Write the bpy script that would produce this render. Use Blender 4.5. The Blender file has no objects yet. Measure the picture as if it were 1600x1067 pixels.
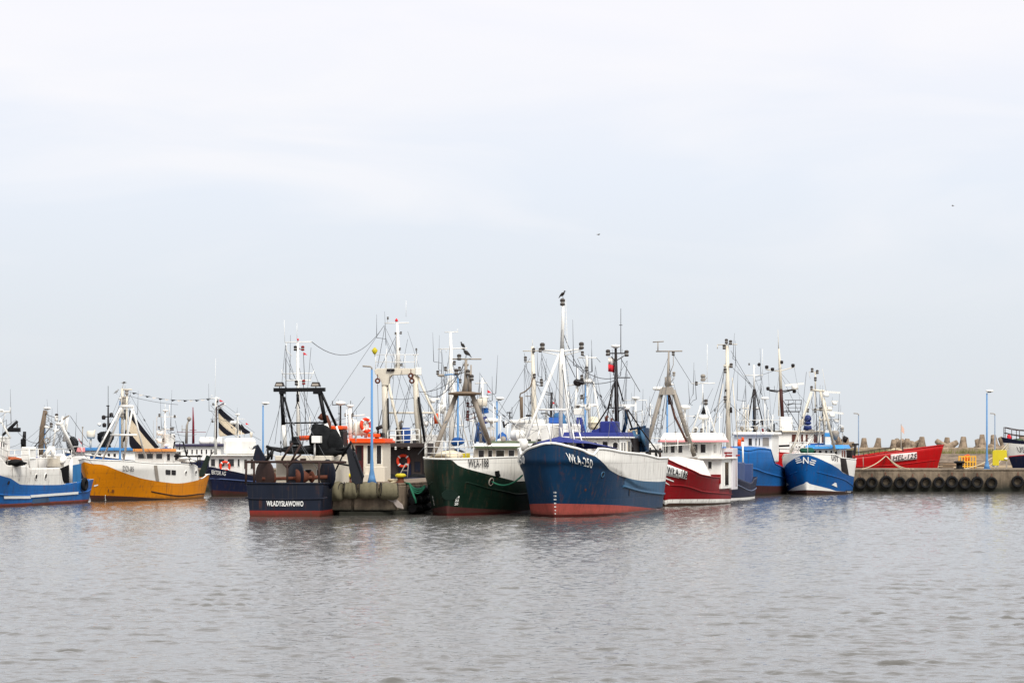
import bpy, bmesh, math, random
from mathutils import Vector, Matrix, noise
random.seed(7)
C = bpy.context.scene.collection
F, CX, HY, CH = 4000.0, 800.0, 694.0, 3.9      # lens in photo pixels, centre column, horizon row, eye height above the water
def W(px, py, D): return Vector(((px-CX)/F*D, D, CH+(HY-py)/F*D))
def lin(r, g, b):
    f = lambda c: ((c/255+0.055)/1.055)**2.4 if c > 10 else c/255/12.92
    return (f(r), f(g), f(b), 1)

# ------------------------------------------------------------------ materials
MATS = {}
def paint(name, rgb, rust=0.3, rough=0.45, fade=0.25, grime=0.35, bump=0.02, scale=1.0, metal=0.0, rustcol=(92, 52, 30), spec=0.22, hull=False):
    if name in MATS: return MATS[name]
    m = bpy.data.materials.new(name); m.use_nodes = True
    nt = m.node_tree; N = nt.nodes; L = nt.links
    b = N['Principled BSDF']; b.inputs['Roughness'].default_value = rough; b.inputs['Metallic'].default_value = metal
    b.inputs['Specular IOR Level'].default_value = spec
    tc = N.new('ShaderNodeTexCoord')
    def noise(sc, loc, detail=5, rgh=0.6, scl=1.0):
        mp = N.new('ShaderNodeMapping'); mp.inputs['Scale'].default_value = sc; mp.inputs['Location'].default_value = loc
        n = N.new('ShaderNodeTexNoise'); n.inputs['Scale'].default_value = scl; n.inputs['Detail'].default_value = detail; n.inputs['Roughness'].default_value = rgh
        L.new(tc.outputs['Object'], mp.inputs[0]); L.new(mp.outputs[0], n.inputs['Vector']); return n.outputs['Fac']
    def ramp(src, lo, hi):
        r = N.new('ShaderNodeMapRange'); r.inputs['From Min'].default_value = lo; r.inputs['From Max'].default_value = hi
        L.new(src, r.inputs['Value']); return r.outputs['Result']
    def mul(a, k):
        x = N.new('ShaderNodeMath'); x.operation = 'MULTIPLY'; L.new(a, x.inputs[0])
        if isinstance(k, float): x.inputs[1].default_value = k
        else: L.new(k, x.inputs[1])
        return x.outputs[0]
    def mix(fac, a, bcol):
        x = N.new('ShaderNodeMix'); x.data_type = 'RGBA'
        L.new(fac, x.inputs['Factor'])
        if isinstance(a, tuple): x.inputs['A'].default_value = a
        else: L.new(a, x.inputs['A'])
        x.inputs['B'].default_value = bcol; return x.outputs['Result']
    h = hash(name) % 97 if False else sum(ord(c) for c in name) % 97
    c = lin(*rgb)
    wash = tuple(min(1, v*1.28+0.006) for v in c[:3])+(1,)
    dark = tuple(v*0.5 for v in c[:3])+(1,)
    col = mix(mul(ramp(noise((.5*scale, .5*scale, .5*scale), (h, 0, 0)), .35, .7), fade), c, wash)
    col = mix(mul(ramp(noise((2.2*scale, 2.2*scale, .22*scale), (0, h, 0), 6, .65), .48, .72), grime), col, dark)
    if rust > 0:
        st = ramp(noise((4*scale, 4*scale, .3*scale), (0, 0, h), 5, .6), .54 if hull else .62, .66 if hull else .72)
        pt = ramp(noise((1.1*scale, 1.1*scale, 1.1*scale), (h, h, 0), 7, .7), .50, .66)
        col = mix(mul(mul(st, pt), float(min(1, rust*1.6))), col, lin(*rustcol))
    seam = None
    if hull:                                               # plate seams, scrapes and the scum line just above the water
        sx = N.new('ShaderNodeSeparateXYZ'); L.new(tc.outputs['Object'], sx.inputs[0]); cb = N.new('ShaderNodeCombineXYZ'); L.new(sx.outputs['X'], cb.inputs['X']); L.new(sx.outputs['Z'], cb.inputs['Y'])
        br = N.new('ShaderNodeTexBrick'); br.inputs['Scale'].default_value = 1; br.inputs['Brick Width'].default_value = 2.3; br.inputs['Row Height'].default_value = .95; br.inputs['Mortar Size'].default_value = .018; br.inputs['Mortar Smooth'].default_value = .6
        L.new(cb.outputs[0], br.inputs['Vector']); seam = br.outputs['Fac']
        col = mix(mul(seam, .35), col, dark)
        scr = ramp(noise((.5, .5, 5), (h, 2, 0), 6, .7), .60, .66); scm = ramp(noise((.6, .6, .6), (3, h, 1), 3, .5), .5, .62)
        col = mix(mul(mul(scr, scm), .55), col, wash)
        drip = ramp(noise((6, 6, .16), (h, 5, 2), 4, .55), .56, .70); col = mix(mul(drip, .42), col, lin(70, 60, 50))
        zz = N.new('ShaderNodeMath'); zz.operation = 'SUBTRACT'; L.new(sx.outputs['Z'], zz.inputs[0]); L.new(mul(noise((1.5, 1.5, 1.5), (1, h, 3), 5, .7), .45), zz.inputs[1])
        col = mix(mul(ramp(zz.outputs[0], .10, -.14), .6), col, lin(46, 44, 30))
    L.new(col, b.inputs['Base Color'])
    if bump > 0:
        bp = N.new('ShaderNodeBump'); bp.inputs['Distance'].default_value = bump; bp.inputs['Strength'].default_value = .6
        hh = noise((1.6*scale,)*3, (h, 0, h), 3, .5)
        if seam is not None:
            ad = N.new('ShaderNodeMath'); ad.operation = 'ADD'; L.new(hh, ad.inputs[0]); L.new(mul(seam, -.35), ad.inputs[1]); hh = ad.outputs[0]
        L.new(hh, bp.inputs['Height']); L.new(bp.outputs[0], b.inputs['Normal'])
    MATS[name] = m
    return m
white = paint('white_paint', (236, 234, 228), .4, .42, .1, .22)
cream = paint('cream_paint', (214, 206, 190), .45, .5, .2, .3)
dirty_white = paint('stained_white_panels', (232, 229, 222), .6, .55, .2, .25, hull=True)
whitem = paint('white_mast_paint', (234, 232, 226), .2, .45, .1, .12, 0)
greym = paint('grey_galvanised', (150, 142, 132), .3, .5, .25, .3, 0)
thinpost = paint('thin_post_grey_blue', (116, 134, 156), .1, .5, .2, .2, 0)
darkm = paint('dark_steel', (32, 26, 26), .4, .55, .2, .3, 0)
blackm = paint('black_paint', (13, 13, 16), .15, .5, .3, .1, 0)
black_rub = paint('black_rubber', (17, 17, 19), .0, .8, .5, .2, .02)
rustm = paint('rusty_steel', (92, 52, 38), .6, .75, .4, .5, .01)
darkrust = paint('dark_rusty_pipe', (58, 42, 38), .5, .7, .4, .4, 0)
woodrail = paint('weathered_brown', (112, 96, 80), .2, .7, .4, .4, .01)
navy = paint('navy_paint', (20, 27, 54), .35, .45, .3, .3, hull=True)
navyst = paint('slate_navy_paint', (18, 25, 40), .45, .5, .45, .35, hull=True)
blueA = paint('mid_blue_paint', (28, 96, 164), .5, .5, .35, .4, hull=True)
blueG = paint('deep_blue_paint', (3, 45, 76), .4, .5, .4, .35, hull=True)
blueGl = paint('faded_blue_paint', (54, 92, 122), .5, .55, .5, .35, hull=True)
ultram = paint('ultramarine_paint', (42, 52, 122), .15, .5, .3, .2)
blueK = paint('bright_blue_paint', (8, 82, 146), .3, .45, .35, .25, hull=True)
blueJ = paint('azure_blue_paint', (30, 98, 164), .35, .45, .4, .25, hull=True)
bluev = paint('light_blue_visor', (70, 150, 215), .1, .5, .2, .1)
skyblue = paint('lamp_post_blue', (88, 134, 180), .12, .45, .2, .15, 0)
greenF = paint('bottle_green_paint', (8, 33, 23), .35, .5, .45, .4, hull=True)
greentrim = paint('moss_green_trim', (96, 108, 84), .3, .6, .3, .3)
yellowB = paint('ochre_yellow_paint', (200, 122, 4), .28, .42, .2, .25, hull=True)
redH = paint('crimson_paint', (124, 12, 20), .35, .5, .35, .3, hull=True)
redL = paint('signal_red_paint', (170, 10, 14), .15, .45, .15, .25, hull=True)
bootwet = paint('wet_red_antifouling', (72, 26, 24), .3, .3, .3, .5)
boot = paint('red_antifouling', (158, 74, 66), .5, .7, .45, .5, hull=True)
bootdark = paint('dark_red_antifouling', (68, 34, 32), .4, .7, .3, .5, hull=True)
bootred = paint('bright_red_antifouling', (124, 36, 30), .3, .6, .3, .4, hull=True)
orange = paint('orange_paint', (222, 80, 26), .1, .5, .2, .15, 0)
orangetrim = paint('pale_orange_trim', (226, 152, 84), .2, .5, .2, .2, 0)
redbuoy = paint('orange_red_plastic', (214, 60, 32), .0, .5, .2, .1, 0)
pink = paint('pink_trim', (220, 140, 142), .2, .5, .3, .2, 0)
burgundy = paint('burgundy_door', (72, 26, 28), .2, .5, .3, .3)
yellow = paint('safety_yellow', (196, 180, 42), .2, .5, .25, .2)
amber = paint('amber_barrier', (222, 168, 62), .1, .5, .25, .2, 0)
letw = paint('white_lettering', (232, 232, 228), .1, .5, .05, .15, 0)
letb = paint('black_lettering', (28, 28, 32), .0, .5, .1, .1, 0)
letg = paint('grey_lettering', (92, 90, 92), .0, .6, .1, .1, 0)
canvas_w = paint('cream_sailcloth', (222, 206, 180), .0, .9, .2, .2, 0)
canvas_b = paint('black_sailcloth', (26, 26, 36), .0, .9, .3, .1, 0)
netgreen = paint('green_netting', (34, 82, 66), .1, .9, .5, .5, .05, 4)
netblack = paint('black_netting', (17, 19, 21), .1, .9, .4, .4, .06, 4)
netblue = paint('blue_netting', (58, 100, 140), .0, .9, .5, .4, .05, 4)
ropem = paint('pale_rope', (196, 182, 152), .0, .9, .3, .3, .01, 8)
wirem = paint('steel_wire', (96, 98, 102), .0, .5, .2, .2, 0)
bluetarp = paint('blue_tarpaulin', (34, 86, 152), .0, .6, .3, .2, .04, 2)
decko = paint('worn_deck', (112, 96, 84), .4, .8, .4, .5)
birdm = paint('dark_feathers', (54, 50, 48), .0, .9, .4, .3, 0)
gullm = paint('gull_grey_feathers', (150, 150, 150), .0, .9, .4, .2, 0)
flagred = paint('flag_red', (208, 48, 58), .0, .8, .1, .1, 0)
flagwhite = paint('flag_white', (226, 222, 216), .0, .8, .1, .1, 0)
skin = paint('skin', (190, 140, 116), .0, .6, .1, .1, 0)
bluebarrel = paint('blue_plastic', (48, 92, 168), .0, .5, .2, .2, 0)
plant = paint('green_leaves', (60, 92, 50), .0, .8, .5, .4, .02, 5)

lampm = paint('lamp_housing_grey', (72, 66, 62), .3, .6, .3, .3, 0)
lamplens = paint('lamp_lens', (168, 164, 158), .0, .3, .2, .2, 0)

def glass_mat():
    m = bpy.data.materials.new('dark_window_glass'); m.use_nodes = True
    b = m.node_tree.nodes['Principled BSDF']; b.inputs['Base Color'].default_value = lin(44, 42, 44)
    b.inputs['Roughness'].default_value = .12; b.inputs['Specular IOR Level'].default_value = .5
    MATS['glass'] = m; return m
glass = glass_mat()

def concrete(name, rgb, wet=None, moss=0.3, sc=1.0):
    m = bpy.data.materials.new(name); m.use_nodes = True
    N = m.node_tree.nodes; L = m.node_tree.links; b = N['Principled BSDF']; b.inputs['Roughness'].default_value = .88
    tc = N.new('ShaderNodeTexCoord'); col = None
    def noise(scale, xyz=(1, 1, 1), detail=8):
        mp = N.new('ShaderNodeMapping'); mp.inputs['Scale'].default_value = xyz
        n = N.new('ShaderNodeTexNoise'); n.inputs['Scale'].default_value = scale; n.inputs['Detail'].default_value = detail; n.inputs['Roughness'].default_value = .65
        L.new(tc.outputs['Object'], mp.inputs[0]); L.new(mp.outputs[0], n.inputs['Vector']); return n.outputs['Fac']
    def ramp(n, stops):
        r = N.new('ShaderNodeValToRGB'); e = r.color_ramp.elements
        e[0].position, e[0].color = stops[0]; e[1].position, e[1].color = stops[-1]
        for p, c in stops[1:-1]: x = e.new(p); x.color = c
        L.new(n, r.inputs[0]); return r.outputs[0]
    d = tuple(v*.55 for v in rgb); br = tuple(min(255, v*1.16) for v in rgb)
    base = ramp(noise(.9*sc), [(.3, lin(*d)), (.5, lin(*rgb)), (.75, lin(*br))])
    st = ramp(noise(2.4*sc, (1, 1, .12)), [(.35, (.35, .32, .3, 1)), (.62, (1, 1, 1, 1))])
    x = N.new('ShaderNodeMix'); x.data_type = 'RGBA'; x.blend_type = 'MULTIPLY'; x.inputs['Factor'].default_value = .75
    L.new(base, x.inputs['A']); L.new(st, x.inputs['B']); col = x.outputs['Result']
    if wet is not None:                                    # tide mark: algae and soaked concrete near the water
        sp = N.new('ShaderNodeSeparateXYZ'); L.new(tc.outputs['Object'], sp.inputs[0])
        ad = N.new('ShaderNodeMath'); ad.operation = 'ADD'; L.new(sp.outputs['Z'], ad.inputs[0])
        sc2 = N.new('ShaderNodeMath'); sc2.operation = 'MULTIPLY'; sc2.inputs[1].default_value = -.5; L.new(noise(2.0, (1, 1, .6)), sc2.inputs[0]); L.new(sc2.outputs[0], ad.inputs[1])
        mr = N.new('ShaderNodeMapRange'); mr.inputs['From Min'].default_value = wet[0]; mr.inputs['From Max'].default_value = wet[1]; L.new(ad.outputs[0], mr.inputs['Value'])
        y = N.new('ShaderNodeMix'); y.data_type = 'RGBA'; y.inputs['A'].default_value = lin(34, 34, 24); L.new(mr.outputs[0], y.inputs['Factor']); L.new(col, y.inputs['B']); col = y.outputs['Result']
    L.new(col, b.inputs['Base Color'])
    bp = N.new('ShaderNodeBump'); bp.inputs['Distance'].default_value = .06; L.new(noise(3*sc), bp.inputs['Height']); L.new(bp.outputs[0], b.inputs['Normal'])
    MATS[name] = m; return m

# ------------------------------------------------------------------ mesh builder
def basis(d):
    d = d.normalized(); a = Vector((0, 0, 1)) if abs(d.z) < .9 else Vector((1, 0, 0))
    u = d.cross(a).normalized(); return u, d.cross(u).normalized()
class MB:
    def __init__(s): s.v = []; s.f = []; s.m = []; s.sm = []; s.k = 0
    def add(s, vs, fs, smooth=False):
        o = len(s.v); s.v += [Vector(p) for p in vs]
        for f in fs: s.f.append([i+o for i in f]); s.m.append(s.k); s.sm.append(smooth)
        return s
    def box(s, a, b):
        (x0, y0, z0), (x1, y1, z1) = a, b
        return s.hexa([(x0, y0, z0), (x1, y0, z0), (x1, y1, z0), (x0, y1, z0), (x0, y0, z1), (x1, y0, z1), (x1, y1, z1), (x0, y1, z1)])
    def hexa(s, p): return s.add(p, [(3, 2, 1, 0), (4, 5, 6, 7), (0, 1, 5, 4), (1, 2, 6, 5), (2, 3, 7, 6), (3, 0, 4, 7)])
    def bar(s, a, b, w, h):                              # rectangular bar from a to b
        a, b = Vector(a), Vector(b); u, v = basis(b-a); u = u*w/2; v = v*h/2
        return s.hexa([a-u-v, a+u-v, a+u+v, a-u+v, b-u-v, b+u-v, b+u+v, b-u+v])
    def tube(s, pts, r, n=6, smooth=True):
        pts = [Vector(p) for p in pts]; k = len(pts); rs = r if isinstance(r, (list, tuple)) else [r]*k
        vs = []; u0 = None
        for i, p in enumerate(pts):
            d = (pts[min(i+1, k-1)]-pts[max(i-1, 0)])
            if d.length < 1e-6: d = Vector((0, 0, 1))
            d.normalize()
            if u0 is None: u, v = basis(d)
            else:
                u = (u0-d*u0.dot(d))
                u = u.normalized() if u.length > 1e-4 else basis(d)[0]
                v = d.cross(u)
            u0 = u
            for j in range(n):
                a = 2*math.pi*j/n; vs.append(p+(u*math.cos(a)+v*math.sin(a))*rs[i])
        fs = [(i*n+j, i*n+(j+1) % n, (i+1)*n+(j+1) % n, (i+1)*n+j) for i in range(k-1) for j in range(n)]
        s.add(vs, fs, smooth); o = len(s.v)-len(vs)
        s.f.append([o+j for j in range(n)][::-1]); s.f.append([o+(k-1)*n+j for j in range(n)]); s.m += [s.k]*2; s.sm += [False]*2
        return s
    def cyl(s, a, b, r, r2=None, n=12): return s.tube([a, b], [r, r if r2 is None else r2], n)
    def lathe(s, c, prof, n=14, ax=(0, 0, 1)):           # profile [(radius, height)] about an axis at c
        c = Vector(c); ax = Vector(ax).normalized(); u, v = basis(ax); vs = []
        for r, z in prof:
            for j in range(n):
                a = 2*math.pi*j/n; vs.append(c+ax*z+(u*math.cos(a)+v*math.sin(a))*max(r, 1e-4))
        k = len(prof)
        s.add(vs, [(i*n+j, i*n+(j+1) % n, (i+1)*n+(j+1) % n, (i+1)*n+j) for i in range(k-1) for j in range(n)]+[tuple(range(n))[::-1], tuple((k-1)*n+j for j in range(n))], True)
        return s
    def sph(s, c, r, sc=(1, 1, 1), n=12, m=8):
        c = Vector(c); vs = []
        for i in range(m+1):
            th = math.pi*i/m
            for j in range(n):
                a = 2*math.pi*j/n; vs.append(c+Vector((r*sc[0]*math.sin(th)*math.cos(a), r*sc[1]*math.sin(th)*math.sin(a), r*sc[2]*math.cos(th))))
        return s.add(vs, [(i*n+j, (i+1)*n+j, (i+1)*n+(j+1) % n, i*n+(j+1) % n) for i in range(m) for j in range(n)], True)
    def torus(s, c, R, r, ax, n=24, m=10, sx=1.0):
        c = Vector(c); ax = Vector(ax).normalized(); u, v = basis(ax); vs = []
        for i in range(n):
            a = 2*math.pi*i/n; d = u*math.cos(a)+v*math.sin(a)
            for j in range(m):
                b = 2*math.pi*j/m; vs.append(c+d*(R+r*math.cos(b))+ax*r*sx*math.sin(b))
        return s.add(vs, [(i*m+j, ((i+1) % n)*m+j, ((i+1) % n)*m+(j+1) % m, i*m+(j+1) % m) for i in range(n) for j in range(m)], True)
    def prism(s, poly, ext):                              # a flat polygon (3-D points) pushed out along ext
        p = [Vector(q) for q in poly]; e = Vector(ext); n = len(p)
        s.add(p+[q+e for q in p], [tuple(range(n))[::-1], tuple(range(n, 2*n))]+[(i, (i+1) % n, n+(i+1) % n, n+i) for i in range(n)]); return s
    def slab(s, q, t):                                    # quad bl,br,tr,tl raised by t along its outward normal
        q = [Vector(p) for p in q]; nrm = (q[1]-q[0]).cross(q[3]-q[0]).normalized()
        return s.prism([p-nrm*.02 for p in q], nrm*(t+.02))
    def lump(s, c, r, sc, seed, n=26, m=16, amp=.25):     # an irregular heap
        rnd = random.Random(seed); c = Vector(c); ph = [(rnd.uniform(0, 6), rnd.uniform(1, 4), rnd.uniform(1, 4)) for _ in range(5)]; vs = []
        for i in range(m+1):
            th = math.pi*i/m
            for j in range(n):
                a = 2*math.pi*j/n; k = 1+amp*sum(math.sin(p+round(x)*a+y*th) for p, x, y in ph)/2.5*math.sin(th)
                dv = Vector((math.sin(th)*math.cos(a), math.sin(th)*math.sin(a), math.cos(th))); k += .5*amp*noise.noise(dv*2.6+Vector((seed, 0, 0)))+.45*amp*noise.noise(dv*6+Vector((0, seed, 0)))
                vs.append(c+Vector((r*k*sc[0]*math.sin(th)*math.cos(a), r*k*sc[1]*math.sin(th)*math.sin(a), r*k*sc[2]*math.cos(th))))
        return s.add(vs, [(i*n+j, (i+1)*n+j, (i+1)*n+(j+1) % n, i*n+(j+1) % n) for i in range(m) for j in range(n)], True)
    def build(s, name, mats, parent=None, bevel=0, fixn=True):
        me = bpy.data.meshes.new(name); me.from_pydata([tuple(p) for p in s.v], [], s.f)
        mats = mats if isinstance(mats, (list, tuple)) else [mats]
        for m in mats: me.materials.append(m)
        me.polygons.foreach_set('material_index', s.m); me.polygons.foreach_set('use_smooth', s.sm)
        bm = bmesh.new(); bm.from_mesh(me)
        bmesh.ops.dissolve_degenerate(bm, dist=1e-5, edges=bm.edges)
        if fixn: bmesh.ops.recalc_face_normals(bm, faces=bm.faces)
        bm.to_mesh(me); bm.free()
        o = bpy.data.objects.new(name, me); C.objects.link(o)
        if parent: o.parent = parent
        if bevel:
            b = o.modifiers.new('bevel', 'BEVEL'); b.width = bevel; b.segments = 2; b.limit_method = 'ANGLE'
        return o
def tag(o, label=None, cat=None, group=None, kind=None):
    if label: o['label'] = label
    if cat: o['category'] = cat
    if group: o['group'] = group
    if kind: o['kind'] = kind
    return o
def empty(name, loc, rz=0):
    o = bpy.data.objects.new(name, None); C.objects.link(o); o.location = loc; o.rotation_euler = (0, 0, rz); o.empty_display_size = .3; return o
def children(o): return [c for c in C.objects if c.parent == o]
def copy_tree(o, parent=None):
    c = o.copy(); C.objects.link(c); c.parent = parent
    for ch in children(o): copy_tree(ch, c)
    return c
_txt = {}
def text_mesh(body, bold=.012, sub=True):                # letters as flat polygons, height of capitals about 0.73
    key = (body, bold)
    if key in _txt: return _txt[key]
    cu = bpy.data.curves.new('letters', 'FONT'); cu.body = body; cu.size = 1; cu.offset = bold; cu.resolution_u = 3; cu.fill_mode = 'FRONT'; cu.space_character = 1.05
    o = bpy.data.objects.new('letters', cu); C.objects.link(o)
    bpy.context.view_layer.update()
    me = bpy.data.meshes.new_from_object(o.evaluated_get(bpy.context.evaluated_depsgraph_get()))
    bm = bmesh.new(); bm.from_mesh(me)
    bmesh.ops.remove_doubles(bm, verts=bm.verts, dist=1e-4)
    bmesh.ops.triangulate(bm, faces=bm.faces)
    if sub: bmesh.ops.subdivide_edges(bm, edges=[e for e in bm.edges if e.calc_length() > .2], cuts=1); bmesh.ops.triangulate(bm, faces=bm.faces)
    vs = [v.co.copy() for v in bm.verts]; fs = [[v.index for v in f.verts] for f in bm.faces]
    bm.free(); bpy.data.objects.remove(o); bpy.data.curves.remove(cu); bpy.data.meshes.remove(me)
    w0 = min(v.x for v in vs); w1 = max(v.x for v in vs); h1 = max(v.y for v in vs); h0 = min(v.y for v in vs)
    vs = [((v.x-w0)/(w1-w0), (v.y-h0)/(h1-h0)) for v in vs]
    _txt[key] = (vs, fs); return _txt[key]
def flat_text(name, body, p0, p1, up, h, mat, parent, off=.02):   # lettering on a flat face from p0 to p1
    vs, fs = text_mesh(body, sub=False); p0, p1 = Vector(p0), Vector(p1); up = Vector(up).normalized()*h
    n = (p1-p0).cross(up).normalized()*off; mb = MB(); mb.add([p0+(p1-p0)*u+up*v+n for u, v in vs], fs)
    return mb.build(name, mat, parent, fixn=False)
def crv(pts):
    pts = sorted(pts); n = len(pts)
    d = [(pts[i+1][1]-pts[i][1])/max(1e-6, pts[i+1][0]-pts[i][0]) for i in range(n-1)]
    m = [d[0] if n > 1 else 0]+[0 if d[i-1]*d[i] <= 0 else 2*d[i-1]*d[i]/(d[i-1]+d[i]) for i in range(1, n-1)]+[d[-1] if n > 1 else 0]
    def f(t):
        if t <= pts[0][0]: return pts[0][1]
        if t >= pts[-1][0]: return pts[-1][1]
        for i in range(n-1):
            if t <= pts[i+1][0]: break
        (t0, z0), (t1, z1) = pts[i], pts[i+1]; h = t1-t0; s = (t-t0)/max(h, 1e-6)
        return (1+2*s)*(1-s)**2*z0+s*(1-s)**2*h*m[i]+s*s*(3-2*s)*z1+s*s*(s-1)*h*m[i+1]
    return f
def sag(a, b, dip, n=10):
    a, b = Vector(a), Vector(b); return [a.lerp(b, i/n)-Vector((0, 0, dip*4*(i/n)*(1-i/n))) for i in range(n+1)]
# ------------------------------------------------------------------ boats
clamp = lambda x, a=0.0, b=1.0: max(a, min(b, x))
class Boat:
    """local frame: x forward, y to port, z up, origin amidships on the waterline"""
    def __init__(s, label, bow, stern, B, cat='fishing boat', name='fishing_boat', rake=1.2, zbow=3.2, zflare=2.6, over=.4,
                 eb=.42, pd=2.4, qd=1.5, ebw=.6, pw=1.7, es=.25, wt=.72, wtw=.6, wmid=.94, ledge=None, group='fishing boats moored in the harbour'):
        b, st = Vector((bow[0], bow[1], 0)), Vector((stern[0], stern[1], 0))
        s.L = (b-st).length; s.B = B; s.ang = math.atan2(b.y-st.y, b.x-st.x)
        s.o = empty(name, (b+st)/2, s.ang); tag(s.o, label, cat, group)
        s.M = Matrix.Translation((b+st)/2) @ Matrix.Rotation(s.ang, 4, 'Z'); s.Mi = s.M.inverted()
        s.ledge = ledge; s.rake, s.zbow, s.zflare, s.over = rake, zbow, zflare, over
        s.eb, s.pd, s.qd, s.ebw, s.pw, s.es, s.wt, s.wtw, s.wmid = eb, pd, qd, ebw, pw, es, wt, wtw, wmid
    # geometry of the shell
    def xb(s, z):
        if s.ledge: return s.L/2-s.rake*clamp((s.ledge[1]-z)/s.ledge[1], 0, 1.4)-.14*(1-clamp((z-s.ledge[1])/.1))
        return s.L/2-s.rake*clamp(1-z/s.zbow, 0, 1.4)
    def xs(s, z): return -s.L/2+s.over*clamp(1-z/1.6, 0, 1.4)
    def half(s, t, z):
        t = clamp(t)
        def prof(e, p, q, w):
            a = clamp((1-t)/e); fb = (1-(1-a)**p)**(1/q)
            c = clamp(t/s.es); fs = w+(1-w)*math.sqrt(max(0, 1-(1-c)**2)); return fb*fs
        fd = prof(s.eb, s.pd, s.qd, s.wt); fw = prof(s.ebw, s.pw, 1.15, s.wtw)*s.wmid
        k = clamp(z/s.zflare); k = k**1.15
        h = fw+(fd-fw)*k
        if z < 0: h *= max(.2, 1+z*.35)
        if s.ledge:                                         # plating steps out above a knuckle line
            zk = s.ledge[0](t); h *= 1+s.ledge[2]*(clamp((z-zk)/.08)-1)*clamp((t-.25)*2.5)
        return h*s.B/2
    def pt(s, t, z, side=1, off=0):
        x = s.xs(z)+t*(s.xb(z)-s.xs(z)); return Vector((x, side*(s.half(t, z)+off), z))
    def normal(s, t, z, side):
        a = s.pt(clamp(t+.01), z, side)-s.pt(clamp(t-.01), z, side); b = s.pt(t, z+.1, side)-s.pt(t, z-.1, side)
        n = a.cross(b).normalized(); return n if n.y*side > 0 else -n
    def pix(s, p): w = s.M @ Vector(p); return (CX+F*w.x/w.y, HY-F*(w.z-CH)/w.y)
    def q(s, px, py, x=None, y=None):                      # where the sight line through a photo pixel meets a cross (or long) section
        a = s.Mi @ Vector((0, 0, CH)); b = s.Mi @ W(px, py, 100.0); d = b-a
        k = (x-a.x)/d.x if x is not None else (y-a.y)/d.y
        return a+d*k
    def surf(s, px, py, side=1):                           # hull point seen at a photo pixel -> (t, z)
        if -1.5 < px <= 1.5: return px, py
        best = None
        for i in range(401):
            t = i/400; z = 1.5
            for _ in range(3):
                w = s.M @ s.pt(t, z, side); z = CH+(HY-py)/F*w.y
            e = abs(s.pix(s.pt(t, z, side))[0]-px)
            nv = s.M.to_3x3() @ s.normal(t, z, side)
            if nv.dot(Vector((0, 0, CH))-s.M @ s.pt(t, z, side)) < 0: e += 4
            if best is None or e < best[0]: best = (e, t, z)
        return best[1], best[2]
    def curve(s, pts, side=1):
        out = []
        for p in pts:
            if -1.5 < p[0] <= 1.5: out.append(p)
            else: out.append(s.surf(p[0], p[1], side))
        out.sort(); res = []
        for p in out:
            if not res or p[0]-res[-1][0] > .004: res.append(p)
        return crv(res)
    def hull(s, lines, mats, side=1, deck=.75, cap=None, nt=64, deckmat=None, capr=.07, name='hull', zones=(), star=None):
        """lines: list of curves from the boot top up to the rim, mats: one more than the paint lines below the rim"""
        fs = [(lambda t: -.9)]+[s.curve(l, side) for l in lines]; s.rim = fs[-1]; mb = MB()
        ts = [.5-.5*math.cos(math.pi*i/nt) for i in range(nt+1)]
        rows = []
        fp = list(fs); fq = list(fs)
        for k_, c_ in (star or {}).items(): fq[k_] = crv(c_)
        def zrow(t, fs=fp):
            zs = []; rim = fs[-1](t)
            for b in range(len(fs)-1):
                z0 = min(fs[b](t), rim); z1 = max(z0, min(fs[b+1](t), rim)); n = 9
                zs += [(z0+(z1-z0)*j/n, b) for j in range(n)]
            return zs+[(rim, len(fs)-2)]
        for sd in (1, -1):
            cols = [[s.pt(t, z, sd) for z, _ in zrow(t, fp if sd > 0 else fq)] for t in ts]; n = len(cols[0])
            if sd < 0: cols.pop()
            o = len(mb.v); mb.v += [p for c in cols for p in c]
            bands = [b for _, b in zrow(.5)]
            for i in range(nt):
                for j in range(n-1):
                    nx = o+(i+1)*n if sd > 0 or i < nt-1 else nt*n
                    mb.f.append([o+i*n+j, nx+j, nx+j+1, o+i*n+j+1][::-sd]); mb.m.append(next((m_ for b_, t_, m_ in zones if b_ == bands[j] and ts[i] < t_), bands[j])); mb.sm.append(True)
        c0 = [[s.pt(0, z, sd) for z, _ in zrow(0)] for sd in (1, -1)]; n = len(c0[0]); o = len(mb.v); mb.v += c0[0]+c0[1]
        for j in range(n-1): mb.f.append([o+n+j, o+n+j+1, o+j+1, o+j]); mb.m.append(bands[j]); mb.sm.append(False)
        h = mb.build(name, mats, s.o, fixn=False)
        sol = h.modifiers.new('plate', 'SOLIDIFY'); sol.thickness = .05; sol.offset = -1
        s.h = h
        d = MB(); vs = []; td = [i/30 for i in range(31)]
        for t in td:
            z = s.rim(t)-deck; vs += [s.pt(t, z, 1, -.06 if s.half(t, z) > .1 else 0), s.pt(t, z, -1, -.06 if s.half(t, z) > .1 else 0)]
        d.add(vs, [(2*i, 2*i+1, 2*i+3, 2*i+2) for i in range(30)]); d.build('deck', deckmat or decko, s.o)
        if cap:
            g = MB()
            for sd in (1, -1): g.tube([s.pt(t, s.rim(t)+.01, sd) for t in ts[::2]], capr, 6)
            g.tube([s.pt(0, s.rim(0)+.01, 1), s.pt(0, s.rim(0)+.01, -1)], capr, 6)
            g.build('gunwale', cap, s.o)
        return h
    def line(s, pts, r, mat, name='rub_rail', side=1, t0=0, t1=1, both=True, n=30):
        f = s.curve(pts, side); g = MB()
        for sd in ((1, -1) if both else (side,)): g.tube([s.pt(t0+(t1-t0)*i/n, f(t0+(t1-t0)*i/n), sd, r*.3) for i in range(n+1)], r, 6)
        return g.build(name, mat, s.o)
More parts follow.
